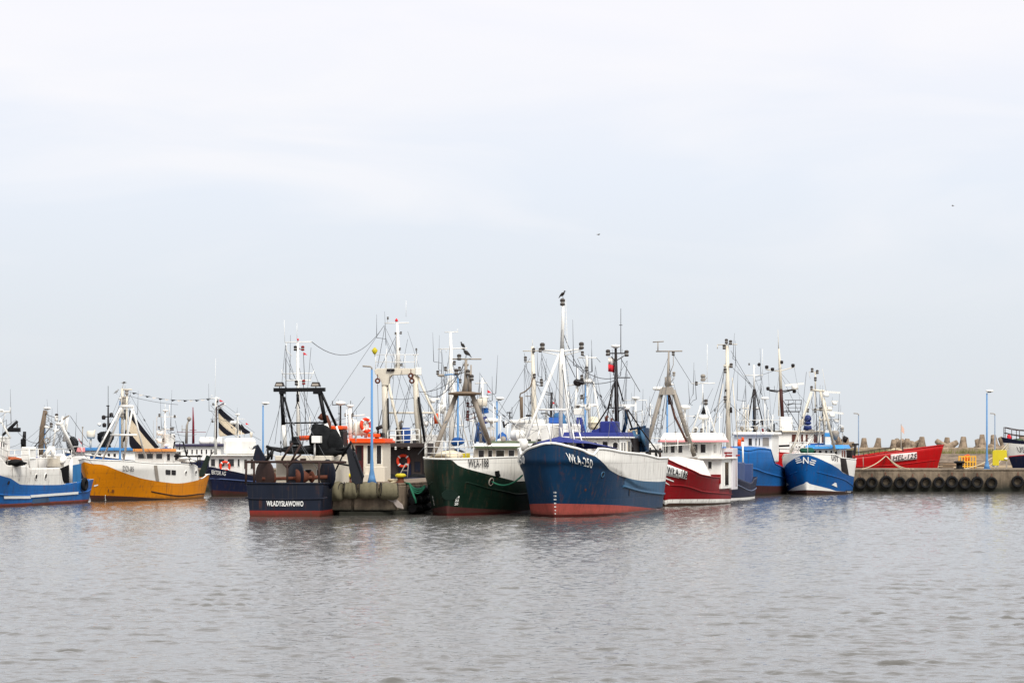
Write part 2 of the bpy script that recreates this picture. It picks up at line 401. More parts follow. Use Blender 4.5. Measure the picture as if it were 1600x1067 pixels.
    def patch(s, name, quad, mat, side=1, off=.03, parent=None, n=8, th=None):   # quad of photo pixels bl br tr tl laid on the hull
        g = MB(); vs = []; bl, br, tr, tl = quad
        for j in range(5):
            for i in range(n+1):
                u, v = i/n, j/4
                px = (bl[0]*(1-u)+br[0]*u)*(1-v)+(tl[0]*(1-u)+tr[0]*u)*v; py = (bl[1]*(1-u)+br[1]*u)*(1-v)+(tl[1]*(1-u)+tr[1]*u)*v
                t, z = s.surf(px, py, side); vs.append(s.pt(t, z, side)+s.normal(t, z, side)*off)
        g.add(vs, [(j*(n+1)+i, j*(n+1)+i+1, (j+1)*(n+1)+i+1, (j+1)*(n+1)+i) for j in range(4) for i in range(n)], True)
        o = g.build(name, mat, parent or s.o)
        if th:
            m = o.modifiers.new('plate', 'SOLIDIFY'); m.thickness = th; m.offset = 1
        return o
    def text(s, body, p0, p1, h, mat, side=1, name='registration_lettering', off=.05, italic=0, bold=.012, parent=None):   # baseline from pixel p0 to p1, h metres tall
        vs, fs = text_mesh(body, bold); K = 10
        base = [s.surf(p0[0]+(p1[0]-p0[0])*(i/K*1.3-.15), p0[1]+(p1[1]-p0[1])*(i/K*1.3-.15), side) for i in range(K+1)]
        out = []
        for u, v in vs:
            a = clamp((u+italic*v+.15)/1.3, 0, 1)*K; i = min(int(a), K-1); w = a-i
            t = base[i][0]*(1-w)+base[i+1][0]*w; z = base[i][1]*(1-w)+base[i+1][1]*w+v*h
            out.append(s.pt(t, z, side)+s.normal(t, z, side)*off)
        g = MB(); g.add(out, fs); return g.build(name, mat, parent or s.o, fixn=False)
    def oval(s, name, px, py, w, h, mat, side=1, parent=None, off=.02, n=16, ring=None):
        t0, z0 = s.surf(px, py, side); g = MB(); nv = s.normal(t0, z0, side); c = s.pt(t0, z0, side); ex = Vector((0, 0, 1)).cross(nv).normalized(); ey = nv.cross(ex)
        P = lambda k, o: [c+ex*math.cos(6.2832*i/n)*w/2*k+ey*math.sin(6.2832*i/n)*h/2*k+nv*o for i in range(n)]
        g.prism(P(1, -.06), nv*(off+.06))
        if ring: g.k = 1; g.torus(c, w/2, .04, nv, 16, 6)
        return g.build(name, [mat, ring or mat], parent or s.o)
    def marks(s, pts, h, side=1, mat=None):                 # draught figures up the stem
        g = MB()
        for body, px, py in pts:
            vs, fs = text_mesh(body, .03); t, z = s.surf(px, py, side); w = h*.62*len(body); dt = w/s.L*(1 if side < 0 else -1)
            g.add([s.pt(clamp(t+dt*u), z+v*h, side)+s.normal(t, z, side)*.04 for u, v in vs], fs)
        return g.build('draught_marks', mat or letw, s.o, fixn=False)
    def fence(s, name, x, pts_top, zb, th, mat, parent=None):     # upright plate whose top edge runs through pixels
        P = [s.q(a, b, x) for a, b in pts_top]; g = MB(); g.prism(P+[Vector((P[-1].x, P[-1].y, zb)), Vector((P[0].x, P[0].y, zb))], (th, 0, 0)); return g.build(name, mat, parent or s.o)
    # fittings
    def tubes(s, name, segs, mat, parent=None, n=6):        # segs: (points, radius), points local
        g = MB()
        for p, r in segs: g.tube(p, [q_*.87 for q_ in r] if isinstance(r, list) else r*.87, n)
        return g.build(name, mat, parent or s.o)
    def tpx(s, name, x, segs, mat, parent=None, n=6):       # segs in photo pixels on the cross section x (or own x as third value)
        f = lambda p: s.q(p[0], p[1], p[2] if len(p) > 2 else x)
        return s.tubes(name, [([f(p) for p in sg[0]], sg[1]) for sg in segs], mat, parent, n)
    def house(s, name, mat, x0, x1, y0, y1, z0, z1, rf=0, rb=0, ry=0, bevel=.05, parent=None):
        p = [(x0, y0, z0), (x1, y0, z0), (x1, y1, z0), (x0, y1, z0), (x0+rb, y0+ry, z1), (x1-rf, y0+ry, z1), (x1-rf, y1-ry, z1), (x0+rb, y1-ry, z1)]
        o = MB().hexa(p).build(name, mat, parent or s.o, bevel); p = [Vector(q) for q in p]
        def face(bl, br, tr, tl):
            return lambda a, b: (p[bl]*(1-a)+p[br]*a)*(1-b)+(p[tl]*(1-a)+p[tr]*a)*b
        return o, {'F': face(1, 2, 6, 5), 'B': face(3, 0, 4, 7), 'P': face(2, 3, 7, 6), 'S': face(0, 1, 5, 4)}
    def hpx(s, name, mat, xn, xf, pl, pr, yt, yb=None, z0=None, **k):     # a deckhouse whose near face fills these photo columns and rows
        a = s.q(pl, yt, xn); b = s.q(pr, yt, xn); zb = z0 if z0 is not None else s.q(pl, yb, xn).z
        return s.house(name, mat, min(xn, xf), max(xn, xf), min(a.y, b.y), max(a.y, b.y), zb, (a.z+b.z)/2, **k)
    def win(s, house, face, a0, a1, b0, b1, fr=.035, name='window', gm=None, fm=None):
        q = [face(a0, b0), face(a1, b0), face(a1, b1), face(a0, b1)]; c = sum(q, Vector())/4
        g = MB(); g.k = 0; g.slab(q, .025); g.k = 1
        w = (q[1]-q[0]).length; h = (q[3]-q[0]).length; ex = (q[1]-q[0]).normalized()*min(fr, w*.3); ey = (q[3]-q[0]).normalized()*min(fr, h*.3)
        g.slab([q[0]+ex+ey, q[1]-ex+ey, q[2]-ex-ey, q[3]+ex-ey], .032)
        return g.build(name, [fm or white, gm or glass], house)
    def wins(s, hf, f, cols, b0, b1, **k):
        for a0, a1 in cols: s.win(hf[0], hf[1][f], a0, a1, b0, b1, **k)
    def roof(s, x0, x1, y0, y1, z, th, mat, parent, name='roof', bevel=.04, camber=0):
        return MB().box((x0, y0, z), (x1, y1, z+th)).build(name, mat, parent, bevel)
    def rimrail(s, t0, t1, h, n, bars=2, sides=(1, -1), mat=None, r=.028, lean=0, name='railing', foot=0):
        g = MB()
        for sd in sides:
            P = [s.pt(t0+(t1-t0)*i/n, s.rim(t0+(t1-t0)*i/n)+foot, sd, -.05) for i in range(n+1)]
            up = lambda p, k: p+Vector((lean*k, 0, h*k))
            for p in P: g.tube([p, up(p, 1)], r, 5)
            for b in range(1, bars+1): g.tube([up(p, b/bars) for p in P], r, 5)
        return g.build(name, mat or whitem, s.o)
    def rail(s, pts, h, mat=None, bars=2, r=.025, parent=None, step=1.1, name='railing'):
        g = MB(); pts = [Vector(p) for p in pts]; Z = Vector((0, 0, 1))
        for a, b in zip(pts, pts[1:]):
            k = max(1, round((b-a).length/step))
            for i in range(k+1): g.tube([a.lerp(b, i/k), a.lerp(b, i/k)+Z*h], r, 5)
            for j in range(1, bars+1): g.tube([a+Z*h*j/bars, b+Z*h*j/bars], r, 5)
        return g.build(name, mat or whitem, parent or s.o)
    def flood(s, px, py, x, parent, w=.35, mat=None, name='mast_lamp'):
        w *= .78; p = s.q(px, py, x); g = MB(); g.k = 0; z = p-Vector((0, 0, w*.6))
        g.lathe(z, [(w*.3, 0), (w*.42, w*.1), (w*.42, w*.35)], 9); g.k = 1; g.lathe(z+Vector((0, 0, w*.36)), [(w*.34, 0), (w*.34, w*.3)], 9); g.k = 0; g.lathe(z+Vector((0, 0, w*.67)), [(w*.42, 0), (w*.42, w*.35), (w*.2, w*.52)], 9)
        if parent is not None and parent.type == 'MESH':     # a bracket to the nearest spar
            best = None
            vs = parent.data.vertices
            for e in parent.data.edges:
                a, b = vs[e.vertices[0]].co, vs[e.vertices[1]].co; d = b-a; k = clamp((p-a).dot(d)/max(d.length_squared, 1e-9)); c = a+d*k; dd = (c-p).length
                if best is None or dd < best[0]: best = (dd, c.copy())
            if best and .1 < best[0] < 1.6: g.tube([z, Vector((best[1].x, best[1].y, best[1].z))], .022, 4)
        return g.build(name, [mat or lampm, lamplens], parent)
    def radar(s, px, py, x, parent, w=1.4, mat=None, tilt=0, post=.3):
        p = s.q(px, py, x); d = s.Mi.to_3x3() @ Vector((1, .25, tilt)).normalized(); g = MB()
        g.lathe(p-Vector((0, 0, post)), [(.12, 0), (.2, post*.3), (.2, post*.75), (.08, post)], 12); g.bar(p-d*w/2, p+d*w/2, .12, .1)
        return g.build('radar', mat or whitem, parent)
    def dome(s, px, py, x, parent, r=.3, mat=None, name='radar_dome', flat=.6):
        p = s.q(px, py, x); g = MB(); g.lathe(p, [(r*.2, -r*.5), (r*.3, -r*.3), (r*.9, -r*.2), (r, -r*.05), (r*.94, r*.22), (r*.6, r*.36), (.01, r*.4)], 14)
        return g.build(name, mat or whitem, parent)
    def buoy(s, px, py, x, parent=None, R=.36, r=.09, turn=0.0, mat=None):
        p = s.q(px, py, x); ax = s.Mi.to_3x3() @ Vector((math.sin(turn), -math.cos(turn), .1)); g = MB(); g.torus(p, R, r, ax)
        u, v = basis(ax)
        g.k = 1
        for a in (.8, 2.37, 3.94, 5.5):
            c = p+(u*math.cos(a)+v*math.sin(a))*R; g.torus(c, r*1.02, .02, (-u*math.sin(a)+v*math.cos(a)), 10, 6, 2.5)
        return g.build('lifebuoy', [mat or redbuoy, letw], parent or s.o)
    def capsule(s, px, py, x, parent, r=.32, l=1.1, d=None, mat=None, name='life_raft'):
        p = s.q(px, py, x); d = (s.Mi.to_3x3() @ Vector(d or (1, 0, 0))).normalized(); g = MB()
        g.lathe(p-d*l/2, [(.05, 0), (r*.75, .06), (r, .2), (r, l/2-.03), (r*1.07, l/2-.02), (r*1.07, l/2+.02), (r, l/2+.03), (r, l-.2), (r*.75, l-.06), (.05, l)], 14, d)
        return g.build(name, mat or whitem, parent)
    def flag(s, px, py, x, w, h, mats=None, parent=None, drop=.25, dirx=1):
        p = s.q(px, py, x); d = s.Mi.to_3x3() @ Vector((dirx, .15, 0)).normalized(); n = s.Mi.to_3x3() @ Vector((0, 1, 0)); g = MB(); K = 8
        mats = mats or [flagwhite, flagred]; R = len(mats)
        for k in range(R):
            g.k = k
            f = lambda i, zz: p+d*(w*i/K)+n*.09*math.sin(i*1.3)-Vector((0, 0, h*zz+drop*(i/K)**1.3))
            for o in (0, .012):
                pass
            vs = [f(i, zz) for i in range(K+1) for zz in (k/R, (k+1)/R)]
            g.add(vs, [(2*i, 2*i+1, 2*i+3, 2*i+2) for i in range(K)], True)
        o = g.build('flag', mats, parent or s.o, fixn=False); m = o.modifiers.new('cloth', 'SOLIDIFY'); m.thickness = .012; return o
    def pennant(s, px, py, x, w, h, mat=None, parent=None):
        p = s.q(px, py, x); d = s.Mi.to_3x3() @ Vector((1, .2, -.15)).normalized(); n = s.Mi.to_3x3() @ Vector((0, .012, 0))
        g = MB(); g.prism([p, p-Vector((0, 0, h)), p+d*w*.6-Vector((0, 0, h*.75)), p+d*w-Vector((0, 0, h*.9)), p+d*w*.5-Vector((0, 0, h*.3))], n)
        return g.build('flag', mat or flagred, parent or s.o)
    def wires(s, segs, r=.016, mat=None, name='rigging'):   # pixel wires (px,py,x)->(px,py,x) with a sag in metres
        g = MB()
        for a, b, *dp in segs:
            dp = dp[0] if dp else 0
            g.tube(sag(s.q(*a), s.q(*b), dp, 8 if dp else 1), r, 4)
        return g.build(name, mat or wirem, s.o)
    def crane_arm(s, name, x, pts, r, mat, parent=None): return s.tpx(name, x, [(pts, r)], mat, parent, 8)

    def stays(s, x, tops, n, seed, spread=(4, 2.2), zb=2.6, r=.013, whips=2, name='standing_rigging'):
        """thin stays, halyards and whip aerials about a mast: tops are photo pixels on cross section x"""
        rnd = random.Random(seed); g = MB(); T = [s.q(a, b, x) for a, b in tops]
        hub = T[0]
        for i in range(n):
            t = rnd.choice(T)-Vector((0, 0, rnd.uniform(0, 1.2))); e = Vector((clamp(t.x+rnd.choice((-1, 1))*rnd.uniform(.4, 1)*spread[0], -s.L/2+.3, s.L/2-.3), t.y*.3+rnd.uniform(-1, 1)*spread[1], zb+rnd.uniform(-.3, .9)))
            pts = sag(t, e, rnd.choice((0, 0, .1, .3)), 6); g.tube(pts, r, 4)
            if rnd.random() < .35: p = t.lerp(e, rnd.uniform(.3, .8)); d = (e-t).normalized(); g.tube([p-d*.14, p, p+d*.14], [.02, .055, .02], 5)
        for i in range(whips):
            a = rnd.choice(T); p = Vector((a.x+rnd.uniform(-.4, .4), a.y+rnd.uniform(-.7, .7), a.z-rnd.uniform(.6, 2))); g.tube([p, p+Vector((rnd.uniform(-.1, .1), rnd.uniform(-.12, .12), rnd.uniform(1.4, 2.6)))], [.022, .008], 4); g.tube([p, Vector((a.x, a.y, p.z-.1))], .016, 4)
        return g.build(name, wirem, s.o)
    def gear(s, parent, x0, x1, y0, y1, z, n, seed):        # small fittings standing on a cabin roof
        rnd = random.Random(seed)
        for i in range(n):
            p = Vector((rnd.uniform(x0, x1), rnd.uniform(y0, y1), z)); k = rnd.randrange(6); g = MB()
            if k == 0: g.lathe(p, [(.1, 0), (.1, .3), (.22, .34), (.22, .44), (.05, .5)], 10); nm, m = 'roof_vent', white
            elif k == 1: g.box(p+Vector((-.2, -.3, 0)), p+Vector((.2, .3, rnd.uniform(.2, .45)))); nm, m = 'roof_locker', rnd.choice((white, cream, greym, bluebarrel))
            elif k == 2: g.tube([p, p+Vector((0, 0, .7))], .03, 5); g.lathe(p+Vector((0, 0, .7)), [(.06, 0), (.16, .05), (.16, .2), (.05, .26)], 10); nm, m = 'satellite_aerial', white
            elif k == 3: g.tube([p, p+Vector((0, 0, .35))], .035, 5); g.lathe(p+Vector((-.12, 0, .45)), [(.08, 0), (.16, .1), (.16, .24)], 10, (1, 0, .1)); nm, m = 'searchlight', greym
            elif k == 4: g.tube([p, p+Vector((0, 0, .6)), p+Vector((.05, .05, 2.2))], [.03, .02, .008], 4); nm, m = 'whip_aerial', greym
            else: g.tube([p, p+Vector((0, 0, .3)), p+Vector((.1, 0, .42)), p+Vector((.24, 0, .34))], .07, 7); nm, m = 'gooseneck_vent', rnd.choice((white, orange, redH))
            g.build(nm, m, parent)
# ------------------------------------------------------------------ camera, light, sky
sc = bpy.context.scene
cam = bpy.data.cameras.new('camera'); co = bpy.data.objects.new('camera', cam); C.objects.link(co); sc.camera = co
co.location = (0, 0, CH); co.rotation_euler = (math.radians(90), 0, 0); cam.lens = 90; cam.sensor_width = 36
cam.shift_y = (HY-533.5)/1600; cam.clip_end = 9000; cam.clip_start = 1
sc.view_settings.view_transform = 'Standard'; sc.view_settings.look = 'None'; sc.view_settings.exposure = 0; sc.view_settings.gamma = 1
SUN_EL, SUN_AZ = math.radians(48), Vector((.42, -.91, 0))        # soft sun behind thin cloud, behind the photographer
sd = (SUN_AZ.normalized()*math.cos(SUN_EL)+Vector((0, 0, math.sin(SUN_EL))))
sl = bpy.data.lights.new('sun', 'SUN'); sl.energy = 3.6; sl.angle = math.radians(24); sl.color = (1, .96, .9)
so = bpy.data.objects.new('sun', sl); C.objects.link(so); so.rotation_euler = sd.to_track_quat('Z', 'Y').to_euler(); so.location = (-40, -40, 60)
wd = bpy.data.worlds.new('World'); sc.world = wd; wd.use_nodes = True
N, Lk = wd.node_tree.nodes, wd.node_tree.links
N.clear(); out = N.new('ShaderNodeOutputWorld')
sky = N.new('ShaderNodeTexSky'); sky.sky_type = 'NISHITA'; sky.sun_disc = False; sky.sun_elevation = SUN_EL; sky.sun_rotation = math.atan2(sd.x, sd.y); sky.dust_density = 3
b1 = N.new('ShaderNodeBackground'); b1.inputs['Strength'].default_value = .11; Lk.new(sky.outputs[0], b1.inputs['Color'])
tc = N.new('ShaderNodeTexCoord'); sp = N.new('ShaderNodeSeparateXYZ'); Lk.new(tc.outputs['Generated'], sp.inputs[0])
rp = N.new('ShaderNodeValToRGB'); e = rp.color_ramp.elements                      # veil of high cloud: thicker and brighter with height
e[0].position = 0.0; e[0].color = lin(221, 226, 231); e[1].position = .5; e[1].color = lin(255, 255, 255)
for p, c in ((.05, (225, 231, 238)), (.10, (232, 238, 248)), (.165, (246, 246, 253))): x = e.new(p); x.color = lin(*c)
Lk.new(sp.outputs['Z'], rp.inputs[0])
mp = N.new('ShaderNodeMapping'); mp.inputs['Scale'].default_value = (5, 5, 22); mp.inputs['Rotation'].default_value = (0, math.radians(10), 0); Lk.new(tc.outputs['Generated'], mp.inputs[0])
nz = N.new('ShaderNodeTexNoise'); nz.inputs['Scale'].default_value = 1.3; nz.inputs['Detail'].default_value = 5; nz.inputs['Distortion'].default_value = .6; Lk.new(mp.outputs[0], nz.inputs['Vector'])
mr = N.new('ShaderNodeMapRange'); mr.inputs['From Min'].default_value = .45; mr.inputs['From Max'].default_value = .72; mr.inputs['To Max'].default_value = .6; Lk.new(nz.outputs['Fac'], mr.inputs['Value'])
hz = N.new('ShaderNodeMapRange'); hz.inputs['From Min'].default_value = .03; hz.inputs['From Max'].default_value = .12; Lk.new(sp.outputs['Z'], hz.inputs['Value'])
mm = N.new('ShaderNodeMath'); mm.operation = 'MULTIPLY'; Lk.new(mr.outputs[0], mm.inputs[0]); Lk.new(hz.outputs[0], mm.inputs[1])
cx = N.new('ShaderNodeMix'); cx.data_type = 'RGBA'; cx.inputs['B'].default_value = lin(254, 251, 252); Lk.new(mm.outputs[0], cx.inputs['Factor']); Lk.new(rp.outputs[0], cx.inputs['A'])
b2 = N.new('ShaderNodeBackground'); b2.inputs['Strength'].default_value = 1.06; Lk.new(cx.outputs['Result'], b2.inputs['Color'])
ms = N.new('ShaderNodeMixShader'); ms.inputs[0].default_value = .93; Lk.new(b1.outputs[0], ms.inputs[1]); Lk.new(b2.outputs[0], ms.inputs[2]); Lk.new(ms.outputs[0], out.inputs[0])

# ------------------------------------------------------------------ water
def water_mat():
    m = bpy.data.materials.new('harbour_water'); m.use_nodes = True; N = m.node_tree.nodes; L = m.node_tree.links; b = N['Principled BSDF']
    b.inputs['Base Color'].default_value = lin(88, 86, 82); b.inputs['Roughness'].default_value = .04; b.inputs['IOR'].default_value = 1.333
    tc = N.new('ShaderNodeTexCoord'); prev = None
    for sc_, dist, st, det, rot in (((4.0, 7.0, 1), .018, 1, 3, 6),):
        mp = N.new('ShaderNodeMapping'); mp.inputs['Scale'].default_value = sc_; mp.inputs['Rotation'].default_value = (0, 0, math.radians(rot)); L.new(tc.outputs['Object'], mp.inputs[0])
        n = N.new('ShaderNodeTexNoise'); n.inputs['Scale'].default_value = 1; n.inputs['Detail'].default_value = det; n.inputs['Roughness'].default_value = .5; n.inputs['Distortion'].default_value = .35; L.new(mp.outputs[0], n.inputs['Vector'])
        h = n.outputs['Fac']
        bp = N.new('ShaderNodeBump'); bp.inputs['Distance'].default_value = dist; bp.inputs['Strength'].default_value = st; L.new(h, bp.inputs['Height'])
        if prev: L.new(prev, bp.inputs['Normal'])
        prev = bp.outputs[0]
    L.new(prev, b.inputs['Normal']); return m
def water_mesh():
    import numpy as np
    rg = np.random.default_rng(3); NC = 640
    D = [30.0]
    while D[-1] < 240: D.append(D[-1]+.075+.0011*max(0, D[-1]-30))
    D = np.array(D); NR = len(D); u = np.linspace(-1, 1, NC)
    Y = np.repeat(D[:, None], NC, 1); X = u[None, :]*(.2*D[:, None]+13); Z = np.zeros_like(X)
    lam = np.exp(rg.uniform(np.log(.22), np.log(1.0), 64)); th = rg.normal(math.radians(-96), .75, 64); ph = rg.uniform(0, 6.283, 64)
    sl = .0215*np.where(lam < 1.0, 1.0, .7)
    gust = 1+.2*np.sin(X*.11+Y*.05+1)*np.sin(Y*.07-X*.03)+.18*np.sin(X*.27-Y*.13)
    for l, a, p, s_ in zip(lam, th, ph, sl):
        k = 6.2832/l; f = k*(X*math.cos(a)+Y*math.sin(a))+p+.8*np.sin(X*.19+Y*.13+p)
        Z += s_/k*(np.sin(f)+.22*np.cos(2*f))*np.minimum(1, l/(.0042*Y+1e-6)/1.6)
    env = np.zeros_like(X)
    for l, a, p in zip(rg.uniform(.7, 2.6, 16), rg.normal(math.radians(-96), .9, 16), rg.uniform(0, 6.283, 16)): env += np.sin(6.2832/l*(X*math.cos(a)*.5+Y*math.sin(a))+p)
    env /= math.sqrt(8); env = .72+.5*np.maximum(0, env-.3)
    Z *= gust*env*WAVE
    ed = np.minimum(1, (1-np.abs(u))[None, :]*14)*np.minimum(1, (D-30)/4)[:, None]*np.minimum(1, (240-D)/12).clip(0)[:, None]*np.minimum(1, np.maximum(0, 1-(D-208)/20))[:, None].clip(.0); Z *= ed
    Z[-1] = 0; Z[0] = 0; Z[:, 0] = 0; Z[:, -1] = 0
    v = np.stack([X, Y, Z], -1).reshape(-1, 3)
    i = (np.arange(NR-1)[:, None]*NC+np.arange(NC-1)[None, :]).reshape(-1)
    q = np.stack([i, i+1, i+NC+1, i+NC], -1)
    n0 = len(v); a, b, c, d = v[0], v[NC-1], v[-1], v[(NR-1)*NC]
    ext = [(-6000, -300, 0), (6000, -300, 0), (6000, 9000, 0), (-6000, 9000, 0)]
    v = np.vstack([v, ext]); i0, i1, i2, i3 = 0, NC-1, NR*NC-1, (NR-1)*NC
    q = np.vstack([q, [[n0, n0+1, i1, i0], [n0+1, n0+2, i2, i1], [n0+2, n0+3, i3, i2], [n0+3, n0, i0, i3]]])
    me = bpy.data.meshes.new('water'); me.vertices.add(len(v)); me.vertices.foreach_set('co', v.astype(np.float32).ravel())
    me.loops.add(q.size); me.loops.foreach_set('vertex_index', q.astype(np.int32).ravel())
    me.polygons.add(len(q)); me.polygons.foreach_set('loop_start', np.arange(0, q.size, 4, dtype=np.int32)); me.polygons.foreach_set('use_smooth', np.ones(len(q), dtype=bool))
    me.update(calc_edges=True); me.materials.append(water_mat()); o = bpy.data.objects.new('water', me); C.objects.link(o); return o
WAVE = 1.0
water = water_mesh(); tag(water, kind='structure')

# ------------------------------------------------------------------ quay, pier head, breakwater
conc = concrete('quay_concrete', (126, 112, 94), (.0, .75))
concp = concrete('pier_concrete', (132, 116, 98), (.0, .35), sc=.8)
conct = concrete('tetrapod_concrete', (150, 132, 112), None, sc=1.6)
concw = concrete('breakwater_wall_concrete', (168, 150, 128), None, sc=.6)
rockm = concrete('rubble_slope', (128, 112, 96), None, sc=.9)
sand = concrete('sandy_apron', (176, 154, 122), None, sc=.5)
QZ = 1.85; QF, QB = 210.8, 222.0
g = MB(); g.box((-75, QF, -3), (95, QB, QZ-.12)); g.box((-75.05, QF-.06, QZ-.115), (95.05, QB+.05, QZ))
tag(g.build('quay', conc, None, .05), kind='structure')
# pier head: a narrow concrete finger with rounded end
def pier_x(D, k): return (-9.75, -6.2)[k]+.16*(D-140.5)
g = MB(); P = []
for x, D in ((pier_x(211, 0), 210.7), (pier_x(141.2, 0), 141.2), (pier_x(140.5, 0)+.4, 140.5), (-7.35, 140.5), (-6.75, 140.75), (-6.25, 141.3), (-5.95, 142.2), (pier_x(211, 1), 210.7)): P.append((x, D))
for z0, z1, o in ((-3, .22, .12), (.22, 1.6, 0), (1.6, 1.74, -.04)):
    c = Vector((sum(p[0] for p in P)/8, sum(p[1] for p in P)/8))
    poly = [(x+(o if x > c.x-.16*(c.y-D) else -o), D-o*(1 if D < 150 else 0), z0) for x, D in P]
    g.prism(poly, (0, 0, z1-z0))
g.k = 1
tag(g.build('pier', [concp, conc], None, .04), kind='structure')
# breakwater beyond the basin
g = MB(); g.box((5, 248, -2), (110, 286, QZ-.2)); tag(g.build('breakwater_apron', sand), kind='structure')
g = MB(); g.box((8, 283.5, QZ-.2), (110, 284.6, 3.55)); g.k = 0
gw = g.build('breakwater_wall', concw, None, .08); tag(gw, kind='structure')
g = MB(); g.hexa([(6, 276, QZ-.21), (110, 276, QZ-.21), (110, 283.49, QZ-.21), (6, 283.49, QZ-.21), (6, 281.5, 2.75), (110, 281.5, 2.75), (110, 283.48, 2.95), (6, 283.48, 2.95)])
o = g.build('breakwater_slope', rockm); tag(o, kind='structure')
g = MB(); g.hexa([(6, 284.61, -3), (112, 284.61, -3), (112, 306, -3), (6, 306, -3), (6, 284.61, 3.3), (112, 284.61, 3.3), (112, 294, 3.3), (6, 294, 3.3)])
tag(g.build('breakwater_core', rockm), kind='structure')
# tufts of grass along the wall foot
g = MB(); rg = random.Random(4)
for i in range(1300):
    cl = rg.choice((30.5, 33.2, 37, 40.6, 46.8, 50.2, 53, 55.5)); x = cl+rg.gauss(0, .8); y = 283.1-abs(rg.gauss(0, .35)); z = 2.85; h = rg.uniform(.25, .75); d = Vector((rg.uniform(-.3, .3), rg.uniform(-.3, .1), 1)).normalized()*h
    g.add([(x-.04, y, z), (x+.04, y, z), Vector((x, y, z))+d], [(0, 1, 2)])
tag(g.build('grass', paint('dry_grass', (124, 122, 78), 0, .9, .6, .5, 0), fixn=False), 'tufts of dry green grass along the breakwater wall', 'grass', kind='stuff')

# tetrapods
def tetra_mesh():
    g = MB(); L_, dirs = 1.5, [Vector((0, 0, 1)), Vector((.943, 0, -.333)), Vector((-.471, .816, -.333)), Vector((-.471, -.816, -.333))]
    for d in dirs: g.lathe((0, 0, 0), [(.1, -.1), (.62, 0), (.46, .45), (.36, .9), (.28, L_-.06), (.21, L_)], 12, d)
    return g
tlist = [(1322, 684, 0, 0), (1335, 690, 1.4, 1), (1350, 684, 0, 2), (1373, 684, .12, 1), (1382, 692, 1.9, 0), (1397, 686.5, .05, 3), (1407, 689, 1.0, 2), (1418, 685, -.1, 0), (1424.5, 688.5, .1, 1), (1440.5, 682, 0, 2),
         (1462, 688, .9, 0), (1480, 683, .05, 1), (1505.5, 682, -.05, 0), (1526, 686, .3, 2), (1534.5, 678.5, 0, 1), (1552, 679, -.1, 3), (1562, 683, .5, 0), (1580, 690, .8, 1), (1596, 681, .1, 2), (1612, 684, .05, 0), (1628, 688, .6, 1), (1294, 686, .1, 2), (1305, 690, .7, 1)]
tdesc = ['grey concrete tetrapod beside the left end of the breakwater wall', 'tumbled concrete tetrapod just left of the thin blue post', 'upright concrete tetrapod right of the thin blue post', 'upright concrete tetrapod above the middle of the red hull', 'low tumbled tetrapod leaning on its upright neighbour', 'upright tetrapod left of the thin flagpole', 'short tipped tetrapod directly behind the thin flagpole', 'upright tetrapod just right of the thin flagpole', 'squat tetrapod pressed against its taller upright neighbour', 'tall upright tetrapod above the white registration board', 'tipped tetrapod above the tip of the red bow', 'upright tetrapod standing alone above the yellow barrier', 'upright tetrapod with wide feet between barrier and tall lamp', 'stubby tetrapod against the left of the tallest one', 'tallest tetrapod just left of the tall blue lamp', 'tall leaning tetrapod just right of the tall blue lamp', 'low tilted tetrapod behind the navy and white bow', 'tumbled tetrapod behind the bow rail of the navy boat', 'upright tetrapod hidden behind the navy boat', 'upright tetrapod right of the picture beyond the navy boat', 'tilted tetrapod beyond the navy boat far right', 'upright tetrapod behind the red hulled trawler wheelhouse', 'tilted tetrapod behind the stern of the blue bow boat']
tm = None; rt = random.Random(11)
for i, (px, py, tilt, kind) in enumerate(tlist):
    D = 291+rt.uniform(-2.5, 2.5); tip = W(px, py, D); sc_ = rt.uniform(.92, 1.08)
    if tm is None: o = tetra_mesh().build('tetrapod', conct, None); tm = o
    else: o = tm.copy(); C.objects.link(o)
    d = Vector((math.sin(tilt)*(1 if kind % 2 else -1), -.1*math.sin(tilt), math.cos(tilt)))
    ztip = 1.5*sc_*max(d.z, .35)
    o.location = (tip.x-d.x*1.5*sc_, D, tip.z-ztip); o.scale = (sc_,)*3
    o.rotation_euler = (Matrix.Rotation(math.atan2(d.y, d.x), 3, 'Z') @ Matrix.Rotation(math.acos(clamp(d.z, -1, 1)), 3, 'Y') @ Matrix.Rotation(rt.uniform(0, 6), 3, 'Z')).to_euler()
    tag(o, tdesc[i], 'tetrapod', 'concrete tetrapods along the breakwater')

